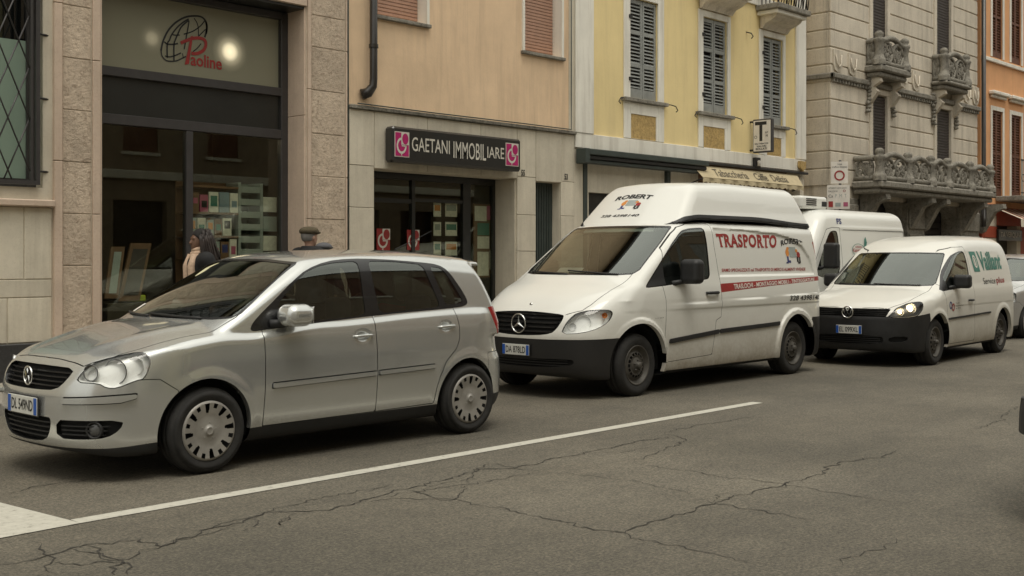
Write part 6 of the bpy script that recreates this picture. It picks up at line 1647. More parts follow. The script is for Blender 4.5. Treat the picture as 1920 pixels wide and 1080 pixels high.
    for i, py in enumerate((393, 429, 466)):
        for j, (a, b) in enumerate(((813, 827), (835, 857))):
            o = MB().box(FX(a, Db), FX(b, Db), Db, Db+.004, FZ(a, py+13, Db), FZ(a, py-13, Db)).build('listing_sheet', M['paper']); tag(o, '%s %s white property sheet hung in the dark agency window' % (('upper', 'middle', 'lower')[i], ('left', 'right')[j]), 'sheet', 'property sheets in the agency window')
            MB().box(FX(a, Db)+.02, FX(b, Db)-.02, Db-.002, Db-.0005, FZ(a, py+2, Db), FZ(a, py-9, Db)).build('photo_print', M[('orangeprint', 'greyprint', 'greenprint')[(i+j) % 3]], o)
    Db = D3+.03; bd = tag(empty('notice_board', (0, 0, 0)), 'brown notice board with pink poster and white sheets by the agency door', 'notice board')
    MB().box(FX(888, Db), FX(944, Db), Db, Db+.02, FZ(915, 520, Db), FZ(915, 383, Db)).build('board', M['wood'], bd)
    for a, b, c, d, m_ in ((890, 912, 414, 386, 'paper'), (912, 943, 412, 386, 'mulberry'), (895, 917, 441, 418, 'greenprint'), (923, 942, 438, 417, 'paper'), (895, 917, 466, 443, 'paper'), (922, 942, 462, 442, 'greenprint'), (895, 916, 517, 472, 'paper'), (918, 936, 505, 470, 'paper')):
        MB().box(FX(a, Db), FX(b, Db), Db-.004, Db-.001, FZ(a, c, Db), FZ(a, d, Db)).build('poster', M[m_], bd)
    # entrance door of number 53
    ey = D+.17; MB().box(dx0, dx1, ey, ey+.05, PAVE, zdt-.002).build('entrance_door', M['greenbox'], R)
    for k in range(9):
        a = dx0+.03+k*(dx1-dx0-.06)/9; MB().box(a, a+.035, ey-.016, ey-.001, PAVE+.05, zdt-.03, .004).build('door_rib', M['greenbox'], R)
    for s, px, py in (('55', 975, 325), ('53', 1056, 332)):
        text_flat('house_number', s, M['ink'], R, (p(px), D-.026, z(px, py+5)), (1, 0, 0), (0, 0, 1), .085, .10, bold=.03)
    # sign case
    xs0 = p(718); Ds = YX(737, xs0); g = tag(empty('shop_sign', (0, 0, 0)), 'black box sign reading GAETANI IMMOBILIARE with magenta squares at both ends', 'sign')
    sx = lambda px: FX(px, Ds); zz0, zz1 = FZ(860, 312.5, Ds), FZ(860, 249, Ds); xs1 = sx(977.5)
    MB().box(xs0, xs1, Ds, D-.03, zz0, zz1, .03).build('sign_case', M['signblack'], g)
    MB().box(xs0+.1, xs1-.1, D-.03, D+.0, zz0+.1, zz1-.1).build('sign_bracket', M['iron'], g)
    hh = zz1-zz0
    def sq(px0, px1):
        a, b = sx(px0), sx(px1); w = b-a; c0, c1 = zz0+hh*.17, zz0+hh*.83
        MB().box(a-.012, b+.012, Ds-.003, Ds-.001, c0-.012, c1+.012).build('logo_border', M['signtext'], g)
        o = MB().box(a, b, Ds-.006, Ds-.0035, c0, c1).build('logo_square', M['magenta'], g); gmark(o, a, c0, w, c1-c0, Ds-.006)
    sq(741, 766); sq(949, 971)
    text_flat('sign_letters', 'GAETANI', M['signtext'], g, (sx(772), Ds-.002, zz0+hh*.34), (1, 0, 0), (0, 0, 1), sx(843)-sx(772), hh*.40, lift=.002, bold=.004)
    text_flat('sign_letters', 'IMMOBIL', M['signtext'], g, (sx(850), Ds-.002, zz0+hh*.24), (1, 0, 0), (0, 0, 1), sx(911)-sx(850), hh*.50, lift=.002, bold=.004)
    text_flat('sign_letters', 'IARE', M['signtext'], g, (sx(913.5), Ds-.002, zz0+hh*.34), (1, 0, 0), (0, 0, 1), sx(945)-sx(913.5), hh*.34, lift=.002, bold=.004)
    # rainwater pipe
    pp = tag(empty('drainpipe', (0, 0, 0)), 'fat black drainpipe ending in an elbow over the stone ground floor', 'drainpipe')
    px_ = p(690); py_ = D-.12; ze = z(684, 165)
    MB().tube([(px_, py_, top), (px_, py_, ze+.12), (px_-.01, py_+.0, ze+.02), (px_-.06, py_+.04, ze-.07), (px_-.13, py_+.10, ze-.10)], [.055, .055, .058, .072, .078], 14).build('pipe', M['pipe'], pp)
    MB().lathe([(.066, 0), (.066, .05)], 16, (px_, py_, z(690, 92)), 'z').build('pipe_collar', M['pipe'], pp)
    c2 = MB().tube([(x0+.1, D-.085, zc+.05), (p(800), D-.09, zc+.045), (p(980), D-.085, zc+.052), (p(1064), D-.085, zc+.05), (p(1066), D-.06, zc+.6), (p(1066), D-.06, top)], .009, 6).build('cable', M['greenbox']); tag(c2, 'thin dark cable lying along the stone cornice under the peach wall', 'cable')
    cb = MB().tube([(p(651), D-.02, PAVE), (p(651), D-.02, top)], .012, 6).build('cable', M['greenbox']); tag(cb, 'thin cable running up the joint between the stone and the peach house', 'cable')
def gmark(o, x, z0, w, h, y):
    """white ring-and-arrow G drawn on the magenta square"""
    cx, cz = x+w*.45, z0+h*.44; mb = MB(); v = []; f = []; R = w*.32; t = w*.055; n = 26
    for k in range(n):
        a = math.radians(75+285*k/(n-1)); ex = h/w*.92
        v += [(cx+(R-t)*math.cos(a), y-.003, cz+(R-t)*ex*math.sin(a)), (cx+(R+t)*math.cos(a), y-.003, cz+(R+t)*ex*math.sin(a))]
    for k in range(n-1): f.append((2*k, 2*k+1, 2*k+3, 2*k+2))
    mb.add(v, f)
    mb.add([(a, y-.003, b) for a, b in ((cx+R*.0, cz-t*.6), (cx+R+t, cz-t*.6), (cx+R+t, cz+t*.6), (cx+R*.0, cz+t*.6))], [(0, 1, 2, 3)])
    mb.add([(a, y-.0034, b) for a, b in ((cx-t*.6, cz-R*1.25), (cx+t*.6, cz-R*1.25), (cx+t*.6, z0+h*.02), (cx-t*.6, z0+h*.02))], [(3, 2, 1, 0)])
    mb.add([(a, y-.0036, b) for a, b in ((cx-t*.5, cz+t), (cx+t*.5, cz+t), (cx+t*.5, z0+h*.99), (cx-t*.5, z0+h*.99))], [(0, 1, 2, 3)])
    mb.add([(a, y-.0033, b) for a, b in ((cx, cz+h*.05), (x+w, cz+h*.05), (x+w, z0+h), (cx, z0+h))], [(0, 1, 2, 3)])
    obj('logo_mark', mb.mesh('logo_mark', M['signtext']), o)
    k = 20; e = MB().add([(cx+w*.275+w*.235*math.cos(2*math.pi*i/k), y-.0050, cz+h*.30+h*.235*math.sin(2*math.pi*i/k)) for i in range(k)], [tuple(range(k))])
    obj('logo_dot', e.mesh('logo_dot', o.data.materials[0]), o)

def louvre_leaf(x0, x1, z0, z1, y, parent, mat, rails=(1/3, 2/3), pitch=.062):
    fw = min(.05, (x1-x0)*.14); mb = MB()
    mb.box(x0, x0+fw, y-.02, y+.02, z0, z1).box(x1-fw, x1, y-.02, y+.02, z0, z1)
    zz = [z0]+[z0+(z1-z0)*r for r in rails]+[z1]
    mb.box(x0+fw, x1-fw, y-.019, y+.019, z0, z0+.16).box(x0+fw, x1-fw, y-.019, y+.019, z1-.07, z1)
    for r in zz[1:-1]: mb.box(x0+fw, x1-fw, y-.019, y+.019, r-.035, r+.035)
    leaf = mb.build('shutter_leaf', mat, parent); s = MB(); lo = z0+.18
    while lo < z1-.09:
        if all(abs(lo+.02-r) > .055 for r in zz[1:-1]):
            s.add([(x0+fw, y-.018, lo), (x1-fw, y-.018, lo), (x1-fw, y+.014, lo+.036), (x0+fw, y+.014, lo+.036), (x0+fw, y-.014, lo-.005), (x1-fw, y-.014, lo-.005), (x1-fw, y+.018, lo+.031), (x0+fw, y+.018, lo+.031)], [(3, 2, 1, 0), (4, 5, 6, 7), (0, 1, 5, 4), (2, 3, 7, 6), (0, 4, 7, 3), (1, 2, 6, 5)])
        lo += pitch
    o = s.build('louvre_slats', mat, leaf); o['kind'] = 'stuff'; return leaf
def third_building():
    D = D0; R = tag(empty('yellow_house', (0, 0, 0)), 'yellow house with white pilasters and grey louvred shutters', 'building')
    p = lambda px: FX(px, D); z = lambda px, py: FZ(px, py, D); x0, x1 = p(1076.5), p(1507); top = 8.9
    zb = z(1300, 300)   # underside of the white band
    zy = z(1110, 250)   # lower edge of the yellow
    wins = []
    for (fa, fb, sa_, sb_, topy, sill, ra, rb_, rt, rbt) in ((1168, 1243, 1180, 1232, None, (1165, 183), 1181, 1228, 213, 265), (1308, 1368, 1317, 1362, (1316, 30), (1307, 210), 1317, 1357, 236, 285), (1422, 1471, 1429.5, 1466.5, (1430, 67), (1420, 232), 1436, 1463, 256, 299)):
        wins.append((p(fa), p(fb), p(sa_), p(sb_), z(*sill), z(*topy) if topy else None, p(ra), p(rb_), z(ra, rt), z(rb_, rbt)))
    tz = wins[1][5]; wins[0] = wins[0][:5]+(tz,)+wins[0][6:]
    wall_holes('yellow_wall', M['yellow'], x0, x1, zy-.02, top, [(w[2], w[3], w[4]+.03, w[5]) for w in wins], D, D+.35, R)
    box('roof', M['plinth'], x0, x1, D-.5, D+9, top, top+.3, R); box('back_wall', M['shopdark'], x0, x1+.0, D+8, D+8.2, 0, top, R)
    box('side_wall', M['yellow'], x1-.02, x1-.002, D+.35, D+8, 0, top, R)
    MB().box(x0, x1, D-.035, D+.30, zb, zy-.022, .006).build('white_band', M['whitestone'], R)
    MB().box(x0, p(1110), D-.045, D-.001, zy-.018, top, .006).build('pilaster', M['whitestone'], R); MB().box(p(1490), x1+.03, D-.045, D-.001, zy-.018, top, .006).build('pilaster', M['whitestone'], R)
    z2 = z(1400, 18)+.02; MB().box(p(1111), p(1489), D-.04, D-.001, z2+.12, z2+.30, .006).build('string_course', M['whitestone'], R)
    for (fa, fb, a, b, zs, zt, ra, rb_, rzt, rzb) in wins:
        e = empty('u'); e.name = 'window'; e.parent = R
        MB().box(fa, a-.002, D-.03, D-.001, zy-.01, zt+.12, .005).box(b+.002, fb, D-.03, D-.001, zy-.01, zt+.12, .005).box(a-.002, b+.002, D-.03, D-.001, zt, zt+.12, .005).box(a, b, D-.03, D-.001, zy-.01, rzb, .004).box(a, ra, D-.03, D-.001, rzb, rzt, .004).box(rb_, b, D-.03, D-.001, rzb, rzt, .004).box(a, b, D-.03, D-.001, rzt, zs-.055, .004).build('window_surround', M['whitestone'], e)
        MB().box(fa-.05, fb+.05, D-.10, D+.25, zs-.05, zs+.015, .008).build('window_sill', M['darkstone'], e)
        MB().box(ra+.002, rb_-.002, D-.018, D+.0, rzb+.002, rzt-.002).build('roughcast_panel', M['yellowrough'], e)
        mid = (a+b)/2
        for u, w in ((a+.01, mid-.006), (mid+.006, b-.01)): louvre_leaf(u, w, zs+.04, zt-.015, D+.045, e, M['shuttergrey'])
        MB().box(a, b, D+.16, D+.18, zs, zt).build('inner_pane', M['rolldark'], e)
        # iron shutter catches at sill height
        for s, xx in ((-1, fa-.06), (1, fb+.06)):
            MB().tube([(xx, D, zs-.0), (xx+s*.05, D-.10, zs-.01), (xx+s*.16, D-.13, zs-.03), (xx+s*.22, D-.13, zs-.10), (xx+s*.17, D-.13, zs-.13)], .010, 5).build('shutter_catch', M['iron'], e)
        for hz in (zs+.35, zt-.35): MB().box(a-.05, a+.03, D-.05, D-.03, hz-.03, hz+.03).build('shutter_hinge', M['iron'], e)
    # balconies over the second and third windows
    for w, hasrail in ((wins[1], False), (wins[2], True)):
        e = empty('u'); e.name = 'balcony'; e.parent = R; c = (w[0]+w[1])/2; hw = (w[1]-w[0])/2+.12; zt = w[5]+.30
        MB().box(c-hw, c+hw, D-.55, D-.002, zt+.16, zt+.27, .015).build('balcony_slab', M['darkstone'], e)
        MB().box(c-hw+.06, c+hw-.06, D-.48, D-.002, zt+.08, zt+.158, .01).build('slab_moulding', M['whitestone'], e)
        MB().prism([(D-.42, zt+.078), (D-.40, zt+.03), (D-.30, zt-.03), (D-.16, zt-.08), (D-.08, zt-.17), (D-.032, zt-.17), (D-.032, zt+.078)], 'x', c-hw+.14, c+hw-.14).build('corbel', M['greystone'], e)
        if hasrail:
            for k in range(13):
                xx = c-hw+.06+k*(2*hw-.12)/12; MB().tube([(xx, D-.50, zt+.27), (xx, D-.54, zt+.55), (xx, D-.50, zt+.85), (xx, D-.50, zt+1.25)], .012, 5).build('rail_bar', M['iron'], e)
            for k in range(6):
                for s in (-1, 1): yy = D-.48+k*.09; MB().tube([(c+s*(hw-.06), yy, zt+.27), (c+s*(hw-.06), yy, zt+1.25)], .012, 5).build('rail_bar', M['iron'], e)
            MB().box(c-hw+.04, c+hw-.04, D-.52, D-.48, zt+1.25, zt+1.29).build('hand_rail', M['iron'], e)
        else:
            MB().box(c-hw+.04, c+hw-.04, D-.52, D-.48, zt+1.25, zt+1.29).build('hand_rail', M['iron'], e)
            for k in range(13): xx = c-hw+.06+k*(2*hw-.12)/12; MB().tube([(xx, D-.50, zt+.27), (xx, D-.50, zt+1.25)], .012, 5).build('rail_bar', M['iron'], e)
    # ground floor
    gx = [x0+.002, p(1093), p(1100), p(1250), p(1256), p(1313), p(1320), p(1500), x1]
    MB().box(gx[0], gx[1], D+.0, D+.2, PAVE, zb-.001).build('ground_floor_wall', M['trav'], R)
    for a, b in ((gx[2], gx[3]), (gx[4], gx[5])):
        MB().box(a, b, D+.05, D+.2, z(1200, 366)+.0, zb-.001).build('ground_floor_wall', M['trav'], R)
    for a, b in ((gx[1], gx[2]), (gx[3], gx[4])): MB().box(a+.002, b-.002, D-.02, D+.1, PAVE, zb-.1).build('iron_post', M['greenbox'], R)
    MB().box(p(1108), gx[3]-.1, D+.22, D+.24, PAVE, z(1200, 366)).build('shop_door', M['darkband'], R); MB().box(gx[2], p(1108), D+.05, D+.2, PAVE, z(1200, 366)-.001).build('ground_floor_wall', M['trav'], R)
    MB().box(gx[5], x1, D+.4, D+.5, PAVE, zb-.001).build('cafe_front', M['wood'], R); MB().box(p(1500), x1, D+.0, D+.3, PAVE, zb-.002).build('ground_floor_wall', M['trav'], R)
    MB().box(gx[4], gx[5], D+.05, D+.2, PAVE, z(1200, 366)-.001).build('ground_floor_wall', M['trav'], R)
    # green awning box
    a = tag(empty('awning_box'), 'long dark green rolled awning box on the yellow house', 'awning'); xa, xb = p(1078), p(1310)
    zt = z(1078, 279); MB().box(xa, xb, D-.24, D-.036, zt-.10, zt, .012).build('awning_case', M['greenbox'], a); MB().box(xa+.10, xb-.02, D-.20, D-.04, zt-.17, zt-.105, .01).build('awning_roll', M['greyplastic'], a); MB().box(xa+.10, xb, D-.17, D-.04, zt-.24, zt-.175, .01).build('awning_rail', M['greenbox'], a)
    MB().box(xa-.02, xa+.09, D-.26, D-.036, zt-.25, zt+.0, .01).build('end_cap', M['greenbox'], a)
    # cream awning
    a = tag(empty('shop_awning'), 'cream cloth awning lettered Tabaccheria Caffe Delizia with scalloped edge', 'awning')
    xa, xb = p(1313), p(1499); zt = z(1320, 309); yo = D-.30
    xa, xb = FX(1318, yo), FX(1506, yo); xc = FX(1494, D-.05); za = zt-.02; zf = FZ(1330, 335, yo)
    MB().box(p(1310), p(1508), D-.10, D-.036, zt+.0, zt+.05, .01).build('awning_bar', M['iron'], a)
    MB().add([(xa, D-.05, za), (xc, D-.05, za), (xb, yo, zf+.02), (xa, yo, zf+.02), (xa, D-.05, za-.01), (xc, D-.05, za-.01), (xb, yo, zf+.01), (xa, yo, zf+.01)], [(3, 2, 1, 0), (4, 5, 6, 7), (0, 4, 7, 3), (1, 2, 6, 5)]).build('awning_cloth', M['awning'], a)
    n = 44; v = []; f = []
    for i in range(n+1):
        x = xa+(xb-xa)*i/n; w = -.018*math.sin(i*1.3); ph = .018 if i % 2 else -.014
        v += [(x, yo+w*.6, zf+.012), (x, yo+w, zf-.035), (x, yo+w*1.2, zf-.075+ph)]
    for i in range(n):
        for j in (0, 1): f.append((3*i+j, 3*i+j+1, 3*i+j+4, 3*i+j+3))
    MB().add(v, f).build('valance', M['awning'], a)
    # lettering along the slope of the cloth
    d = Vector((0, yo-(D-.05), zf+.02-za)); L = d.length; uz = -d/L
    ln = xb-xa
    for s, u, w in (('Tabaccheria', .15, .31), ('Caffe', .53, .13), ('Delizia', .70, .17)):
        text_flat('awning_lettering', s, M['awnprint'], a, tuple(Vector((xa+ln*u, yo, zf+.02))+uz*(L*.16)), (1, 0, 0), tuple(uz), ln*w, L*.60, shear=.4, lift=.006, bold=.01)
    MB().tube([(xa, D-.04, za-.35), (xa, yo, zf)], .012, 5).build('awning_arm', M['iron'], a); MB().tube([(xb, D-.04, za-.35), (xb, yo, zf)], .012, 5).build('awning_arm', M['iron'], a)
    # projecting T sign
    t = tag(empty('tobacco_sign'), 'projecting white tobacconist sign with a big black T', 'sign'); xs = p(1404); y0, y1 = YX(1411, xs), YX(1447, xs)
    zz0, zz1 = FZ(1430, 286, (y0+y1)/2)+.0, FZ(1430, 223, (y0+y1)/2)
    ys0, ys1 = min(y0, y1), max(y0, y1)
    MB().box(xs, xs+.10, ys0, ys1, zz0, zz1, .015).build('sign_case', M['frame'], t); MB().box(xs-.004, xs-.001, ys0+.025, ys1-.025, zz0+.03, zz1-.03).build('sign_face', M['whiteprint'], t)
    W_ = ys1-ys0; H_ = zz1-zz0
    def on(nm, u0, u1, w0, w1, mat='ink'): MB().box(xs-.007, xs-.0045, ys1-W_*u1, ys1-W_*u0, zz0+H_*w0, zz0+H_*w1).build(nm, M[mat], t)
    on('letter_T', .14, .74, .82, .92); on('letter_T', .37, .52, .34, .818)
    MB().tube([(xs+.05, ys1, zz1-.04), (xs+.05, D, zz1-.04)], .02, 6).build('sign_bracket', M['iron'], t); MB().tube([(xs+.05, ys1, zz0+.06), (xs+.05, D, zz0+.06)], .02, 6).build('sign_bracket', M['iron'], t)
    for s, u, w, ww, h in (('SALI TABACCHI', .12, .24, .70, .05), ('VALORI', .22, .16, .5, .055), ('BOLLATI', .18, .08, .58, .06), ('N', .70, .46, .10, .07), ('27', .66, .56, .16, .05)):
        text_flat('sign_print', s, M['ink'], t, (xs-.0045, ys1-W_*u, zz0+H_*w), (0, -1, 0), (0, 0, 1), W_*ww, H_*h, bold=.03)
    text_flat('sign_print', 'O', M['ink'], t, (xs-.0045, ys1-W_*.10, zz0+H_*.42), (0, -1, 0), (0, 0, 1), W_*.15, H_*.09, bold=.0)
    lm = tag(empty('wall_lamp'), 'small grey junction box and lamp under the tobacconist sign', 'lamp'); a, b = p(1408), p(1417)
    MB().box(a, b, D-.12, D-.036, z(1412, 315), z(1412, 296), .01).build('lamp_body', M['iron'], lm); MB().lathe([(0, 0), (.03, 0), (.035, .10), (0, .12)], 10, (a+.06, D-.15, z(1412, 312)), 'z').build('lamp_glass', M['whiteprint'], lm)
    al = tag(empty('alarm_box'), 'small ochre alarm box at the corner of the yellow house', 'alarm box'); a, b = p(1492), p(1502)
    MB().prism([(a, z(1497, 303)), (b, z(1497, 303)), (b, z(1497, 315)), ((a+b)/2, z(1497, 322)), (a, z(1497, 315))], 'y', D-.12, D-.046).build('alarm_case', M['yellowrough'], al)
    hk = MB().tube([(p(1399), D, z(1399, 60)), (p(1399), D-.12, z(1399, 64)), (p(1399), D-.16, z(1399, 70)), (p(1399), D-.12, z(1399, 74))], .012, 6).build('wall_hook', M['iron']); tag(hk, 'little iron hook high on the yellow wall between two windows', 'hook')

def balustrade(parent, x0, x1, y0, y1, zb, h, nposts_front, mat, seed=1, arches=True, side=True):
    """stone balustrade with posts and pierced scrollwork: front from x0 to x1 at y0, left flank back to y1"""
    rr = random.Random(seed); t = .11
    post = MB(); post.lathe([(.0, h+.24), (.05, h+.235), (.10, h+.19), (.105, h+.14), (.075, h+.09), (.12, h+.07), (.135, h+.03), (.11, h-.02), (.085, h*.7), (.10, h*.45), (.12, h*.25), (.13, .16), (.15, .10), (.15, 0)], 12, (0, 0, 0), 'z'); pm = post.mesh('baluster_post', mat)
    def panel(a, b, arch):
        """a, b ground points of a bay"""
        a = Vector(a); b = Vector(b); d = (b-a); L = d.length; d /= L; nrm = Vector((-d.y, d.x, 0)); mb = MB()
        def P(u, w, o=0): q = a+d*u+nrm*o; return (q.x, q.y, zb+w)
        def strip(pts, r): mb.tube([P(*q) for q in pts], r, 6)
        top = [(u, h*(1.0 if arch else 1.05)+(h*.27*math.sin(math.pi*u/L) if arch else 0)) for u in np.linspace(0, L, 9)]
        strip(top, .070); strip([(0, .07), (L, .07)], .06)
        for q in range(2 if L > .5 else 1):
            c = L*(q+.5)/(2 if L > .5 else 1); w = L/(4.4 if L > .5 else 2.4)
            ring = [(c+w*math.cos(a_), h*.58+h*.48*math.sin(a_)) for a_ in np.linspace(0, 2*math.pi, 15)]
            strip(ring, .042)
            for k in range(13):
                u0 = c+rr.uniform(-.7, .7)*w; w0 = h*(.22+.65*rr.random()); R0 = rr.uniform(.05, .11); sg = rr.choice((-1, 1)); ph = rr.uniform(0, 6.3)
                strip([(u0+R0*(1-j/11)*math.cos(ph+sg*j*.75), w0+R0*(1-j/11)*1.1*math.sin(ph+sg*j*.75)) for j in range(9)], .026)
            strip([(c-w*.8, .10), (c, h*.5), (c+w*.8, h*.82)], .022); strip([(c+w*.8, .10), (c, h*.5), (c-w*.8, h*.82)], .022)
        return mb.build('pierced_panel', mat, parent)
    posts = [x0+(x1-x0)*f for f in nposts_front]
    for x in posts: obj('baluster_post', pm, parent, (x, y0, zb))
    for a, b in zip(posts[:-1], posts[1:]): panel((a+.1, y0, 0), (b-.1, y0, 0), (b-a) > .7)
    if side: panel((x0, y1-.02, 0), (x0, y0+.12, 0), False); panel((x1, y0+.12, 0), (x1, y1-.02, 0), False)
def fourth_building():
    D = 12.35; R = tag(empty('grey_palace', (0, 0, 0)), 'grey stone block building with carved balconies and dark blinds', 'building')
    p = lambda px: FX(px, D); z = lambda px, py: FZ(px, py, D); x0, x1 = p(1558), p(1833); top = 10.2
    # openings: (x0,x1,z0,z1)
    c1 = (p(1635), p(1662)); c2 = (p(1755), p(1781.5)); zm0, zm1 = z(1648, 300), z(1636, 176); zu0 = z(1636, 70)
    holes = [(c[0], c[1], zm0, zm1) for c in (c1, c2)]+[(c[0], c[1], zu0-.5, zu0+3.0) for c in (c1, c2)]
    zg = z(1600, 372)
    arch = [(p(1610), p(1690), 0, 3.0), (p(1730), p(1797), 0, 3.0)]
    wall_holes('wall', M['greystone'], x0+.02, x1, zg, top, holes, D+.03, D+.45, R)
    box('roof', M['plinth'], x0, x1, D-.5, D+12, top, top+.3, R); box('back_wall', M['shopdark'], x0+.04, x1, D+.66, D+.70, 0, top, R)
    box('side_wall', M['greystone'], x0+.03, x0+.2, D+.031, D+12, PAVE, top, R)
    # courses
    st = z(1560, 23)-z(1560, 55.6); zz = []; k = z(1560, 23)
    base = k-9*st
    for i in range(-1, 26):
        a = base+i*st; b = a+st
        if b > top: break
        if b < zg: continue
        a = max(a, zg); cuts = [(x0, x1)]
        fr = .14
        for (u, w, c, d) in holes:
            if a < d+.10 and b > c-.0:
                new = []
                for (s, e) in cuts:
                    if u-fr > s and w+fr < e: new += [(s, u-fr), (w+fr, e)]
                    else: new.append((s, e))
                cuts = new
        for s, e in cuts:
            n = max(1, int(round((e-s)/1.9))) if e-s > 2.2 else 1
            for j in range(n): MB().box(s+(e-s)*j/n+(.006 if j else 0), s+(e-s)*(j+1)/n-(.006 if j < n-1 else 0), D, D+.06, a+.022, b-.004, .012).build('stone_block', M['greystone'], R)
        n = 4
        for j in range(n):
            yy = D+.062+j*2.2+((i % 2)*.0); MB().box(x0, x0+.06, yy, yy+2.19, a+.022, b-.004, .012).build('stone_block', M['greystone'], R)
    # frieze and cornice at balcony level
    zf = z(1560, 145); MB().box(x0-.05, x1, D-.10, D-.001, zf-.02, zf+.10, .02).build('cornice', M['darkstone'], R); MB().box(x0-.05, x0-.001, D-.10, D+4, zf-.02, zf+.10, .02).build('cornice', M['darkstone'], R)
    for i in range(60):
        x = x0+i*(x1-x0)/60; MB().box(x+.01, x+.07, D-.07, D-.001, zf-.10, zf-.022, .008).build('dentil', M['darkstone'], R) if not any(c[0]-.1 < x < c[1]+.1 for c in (c1, c2)) else None
    shield = MB(); 
    for px in (1569, 1597, 1693, 1716, 1812, 1828):
        x = p(px); s = MB(); s.prism([(x-.20, zf+.62), (x+.20, zf+.62), (x+.20, zf+.30), (x+.14, zf+.18), (x, zf+.13), (x-.14, zf+.18), (x-.20, zf+.30)], 'y', D-.035, D-.001)
        s.tube([(x-.13, D-.05, zf+.52), (x-.10, D-.06, zf+.32), (x, D-.06, zf+.24), (x+.10, D-.06, zf+.32), (x+.13, D-.05, zf+.52)], .018, 6); s.build('carved_shield', M['greystone'], R)
    # frames, blinds, carved drops
    for c in (c1, c2):
        for (c0, d) in ((zm0, zm1), (zu0-.5, zu0+3.0)):
            e = empty('u'); e.name = 'window'; e.parent = R
            MB().box(c[0]-.14, c[0]-.002, D-.035, D+.10, c0, d+.0, .01).box(c[1]+.002, c[1]+.14, D-.035, D+.10, c0, d+.0, .01).box(c[0]-.14, c[1]+.14, D-.035, D+.10, d+.002, d+.14, .01).build('stone_frame', M['greystone'], e)
            s = MB()
            for i in range(int((d-c0)/.07)): s.box(c[0]+.002, c[1]-.002, D+.03, D+.045, c0+i*.07, c0+i*.07+.064, .006)
            o = s.build('roller_blind', M['rolldark'], e); o['kind'] = 'stuff'
        for s in (-1, 1):
            x = (c[0]-.26) if s < 0 else (c[1]+.26); m = MB(); rr = random.Random(int(x*10))
            for k in range(9): m.lathe([(0, 0), (.05+.03*rr.random(), .03), (.05, .08), (0, .11)], 7, (x+rr.uniform(-.05, .05), D-.05, zm1+.25-k*.09), 'z')
            m.build('carved_drop', M['darkstone'], R)
    # upper balconies
    for (pl, pf, pr, ytop, yslab, ybot) in ((1620, 1654, 1710, 58, 119, 141), (1744, 1776, 1824, 90, 149, 165)):
        e = empty('u'); e.name = 'balcony'; e.parent = R; xa = p(pl); yf = YX(pf, xa); xb = FX(pr, yf)
        z1 = FZ(pf, yslab, yf); z0 = FZ(pf, ybot, yf); h = FZ(pf, ytop, yf)-z1-.20
        MB().box(xa, xb, yf, D-.002, z0+.12, z1, .03).build('balcony_slab', M['darkstone'], e); MB().box(xa+.08, xb-.08, yf+.08, D-.002, z0, z0+.118, .03).build('slab_moulding', M['darkstone'], e)
        for x in (xa+.16, xb-.30): MB().prism([(D-.001, z0-.002), (yf+.15, z0-.002), (yf+.12, z0-.10), (yf+.30, z0-.20), (D-.25, z0-.32), (D-.08, z0-.55), (D-.001, z0-.60)], 'x', x, x+.15).build('bracket', M['greystone'], e)
        balustrade(e, xa+.12, xb-.12, yf+.13, D, z1, h, (0, 1), M['darkstone'], seed=int(pl))
    # long balcony
    e = empty('u'); e.name = 'long_balcony'; e.parent = R; xa = p(1596); yf = YX(1655, xa); xb = FX(1869, yf)
    z1 = FZ(1658, 338, yf); z0 = FZ(1658, 351, yf); h = FZ(1655, 279, yf)-z1-.20
    MB().box(xa, xb, yf, D-.002, z0, z1, .03).build('balcony_slab', M['darkstone'], e); MB().box(xa+.06, xb-.06, yf+.08, D-.002, z0-.12, z0-.002, .03).build('slab_moulding', M['darkstone'], e)
    fr = [0]+[(FX(q, yf+.13)-xa-.12)/(xb-xa-.24) for q in (1702, 1745, 1776, 1818)]+[1]
    balustrade(e, xa+.12, xb-.12, yf+.13, D, z1, h, fr, M['darkstone'], seed=5)
    for px in (1612, 1700, 1728, 1800, 1836):
        x = p(px); MB().prism([(D-.001, z0-.122), (yf+.12, z0-.122), (yf+.10, z0-.24), (yf+.35, z0-.34), (D-.30, z0-.50), (D-.10, z0-.85), (D-.001, z0-.90)], 'x', x, x+.22).build('bracket', M['darkstone'], e)
    # ground floor: piers, arches, dark shop openings
    def pier(a, b, dy=.0): 
        MB().box(a, b, D-.04-dy, D+.5, PAVE, zg-.002, .015).build('stone_pier', M['darkstone'], R)
        for k in range(3): MB().box(a+.05, b-.05, D-.09-dy, D-.042-dy, .9+k*.62, 1.4+k*.62, .03).build('carved_panel', M['darkstone'], R)
    pier(x0, p(1606)); pier(p(1697), p(1729), .02); pier(p(1799), x1)
    for a, b in ((p(1606)+.003, p(1697)-.003), (p(1729)+.003, p(1799)-.003)):
        c = (a+b)/2; r = (b-a)/2; zs = z(c and 1765, 420); pts = [(a, zg-.003), (b, zg-.003), (b, zs)]+[(c+r*math.cos(t_), zs+r*.62*math.sin(t_)) for t_ in np.linspace(0, math.pi, 15)][1:-1]+[(a, zs)]
        # spandrel as two prisms so that each face stays convex enough
        n = 14
        for i in range(n):
            t0, t1 = math.pi*i/n, math.pi*(i+1)/n
            q = [(c+r*math.cos(t0), zs+r*.62*math.sin(t0)), (c+r*math.cos(t0), zg-.003), (c+r*math.cos(t1), zg-.003), (c+r*math.cos(t1), zs+r*.62*math.sin(t1))]
            MB().prism(q[::-1], 'y', D+.05, D+.45).build('arch_stone', M['darkstone'], R)
        s = MB()
        for i in range(12): s.box(a, b, D+.50, D+.53, zs+.55-i*.16, zs+.695-i*.16, .01)
        o = s.build('rolling_shutter', M['frame'], R); o['kind'] = 'stuff'
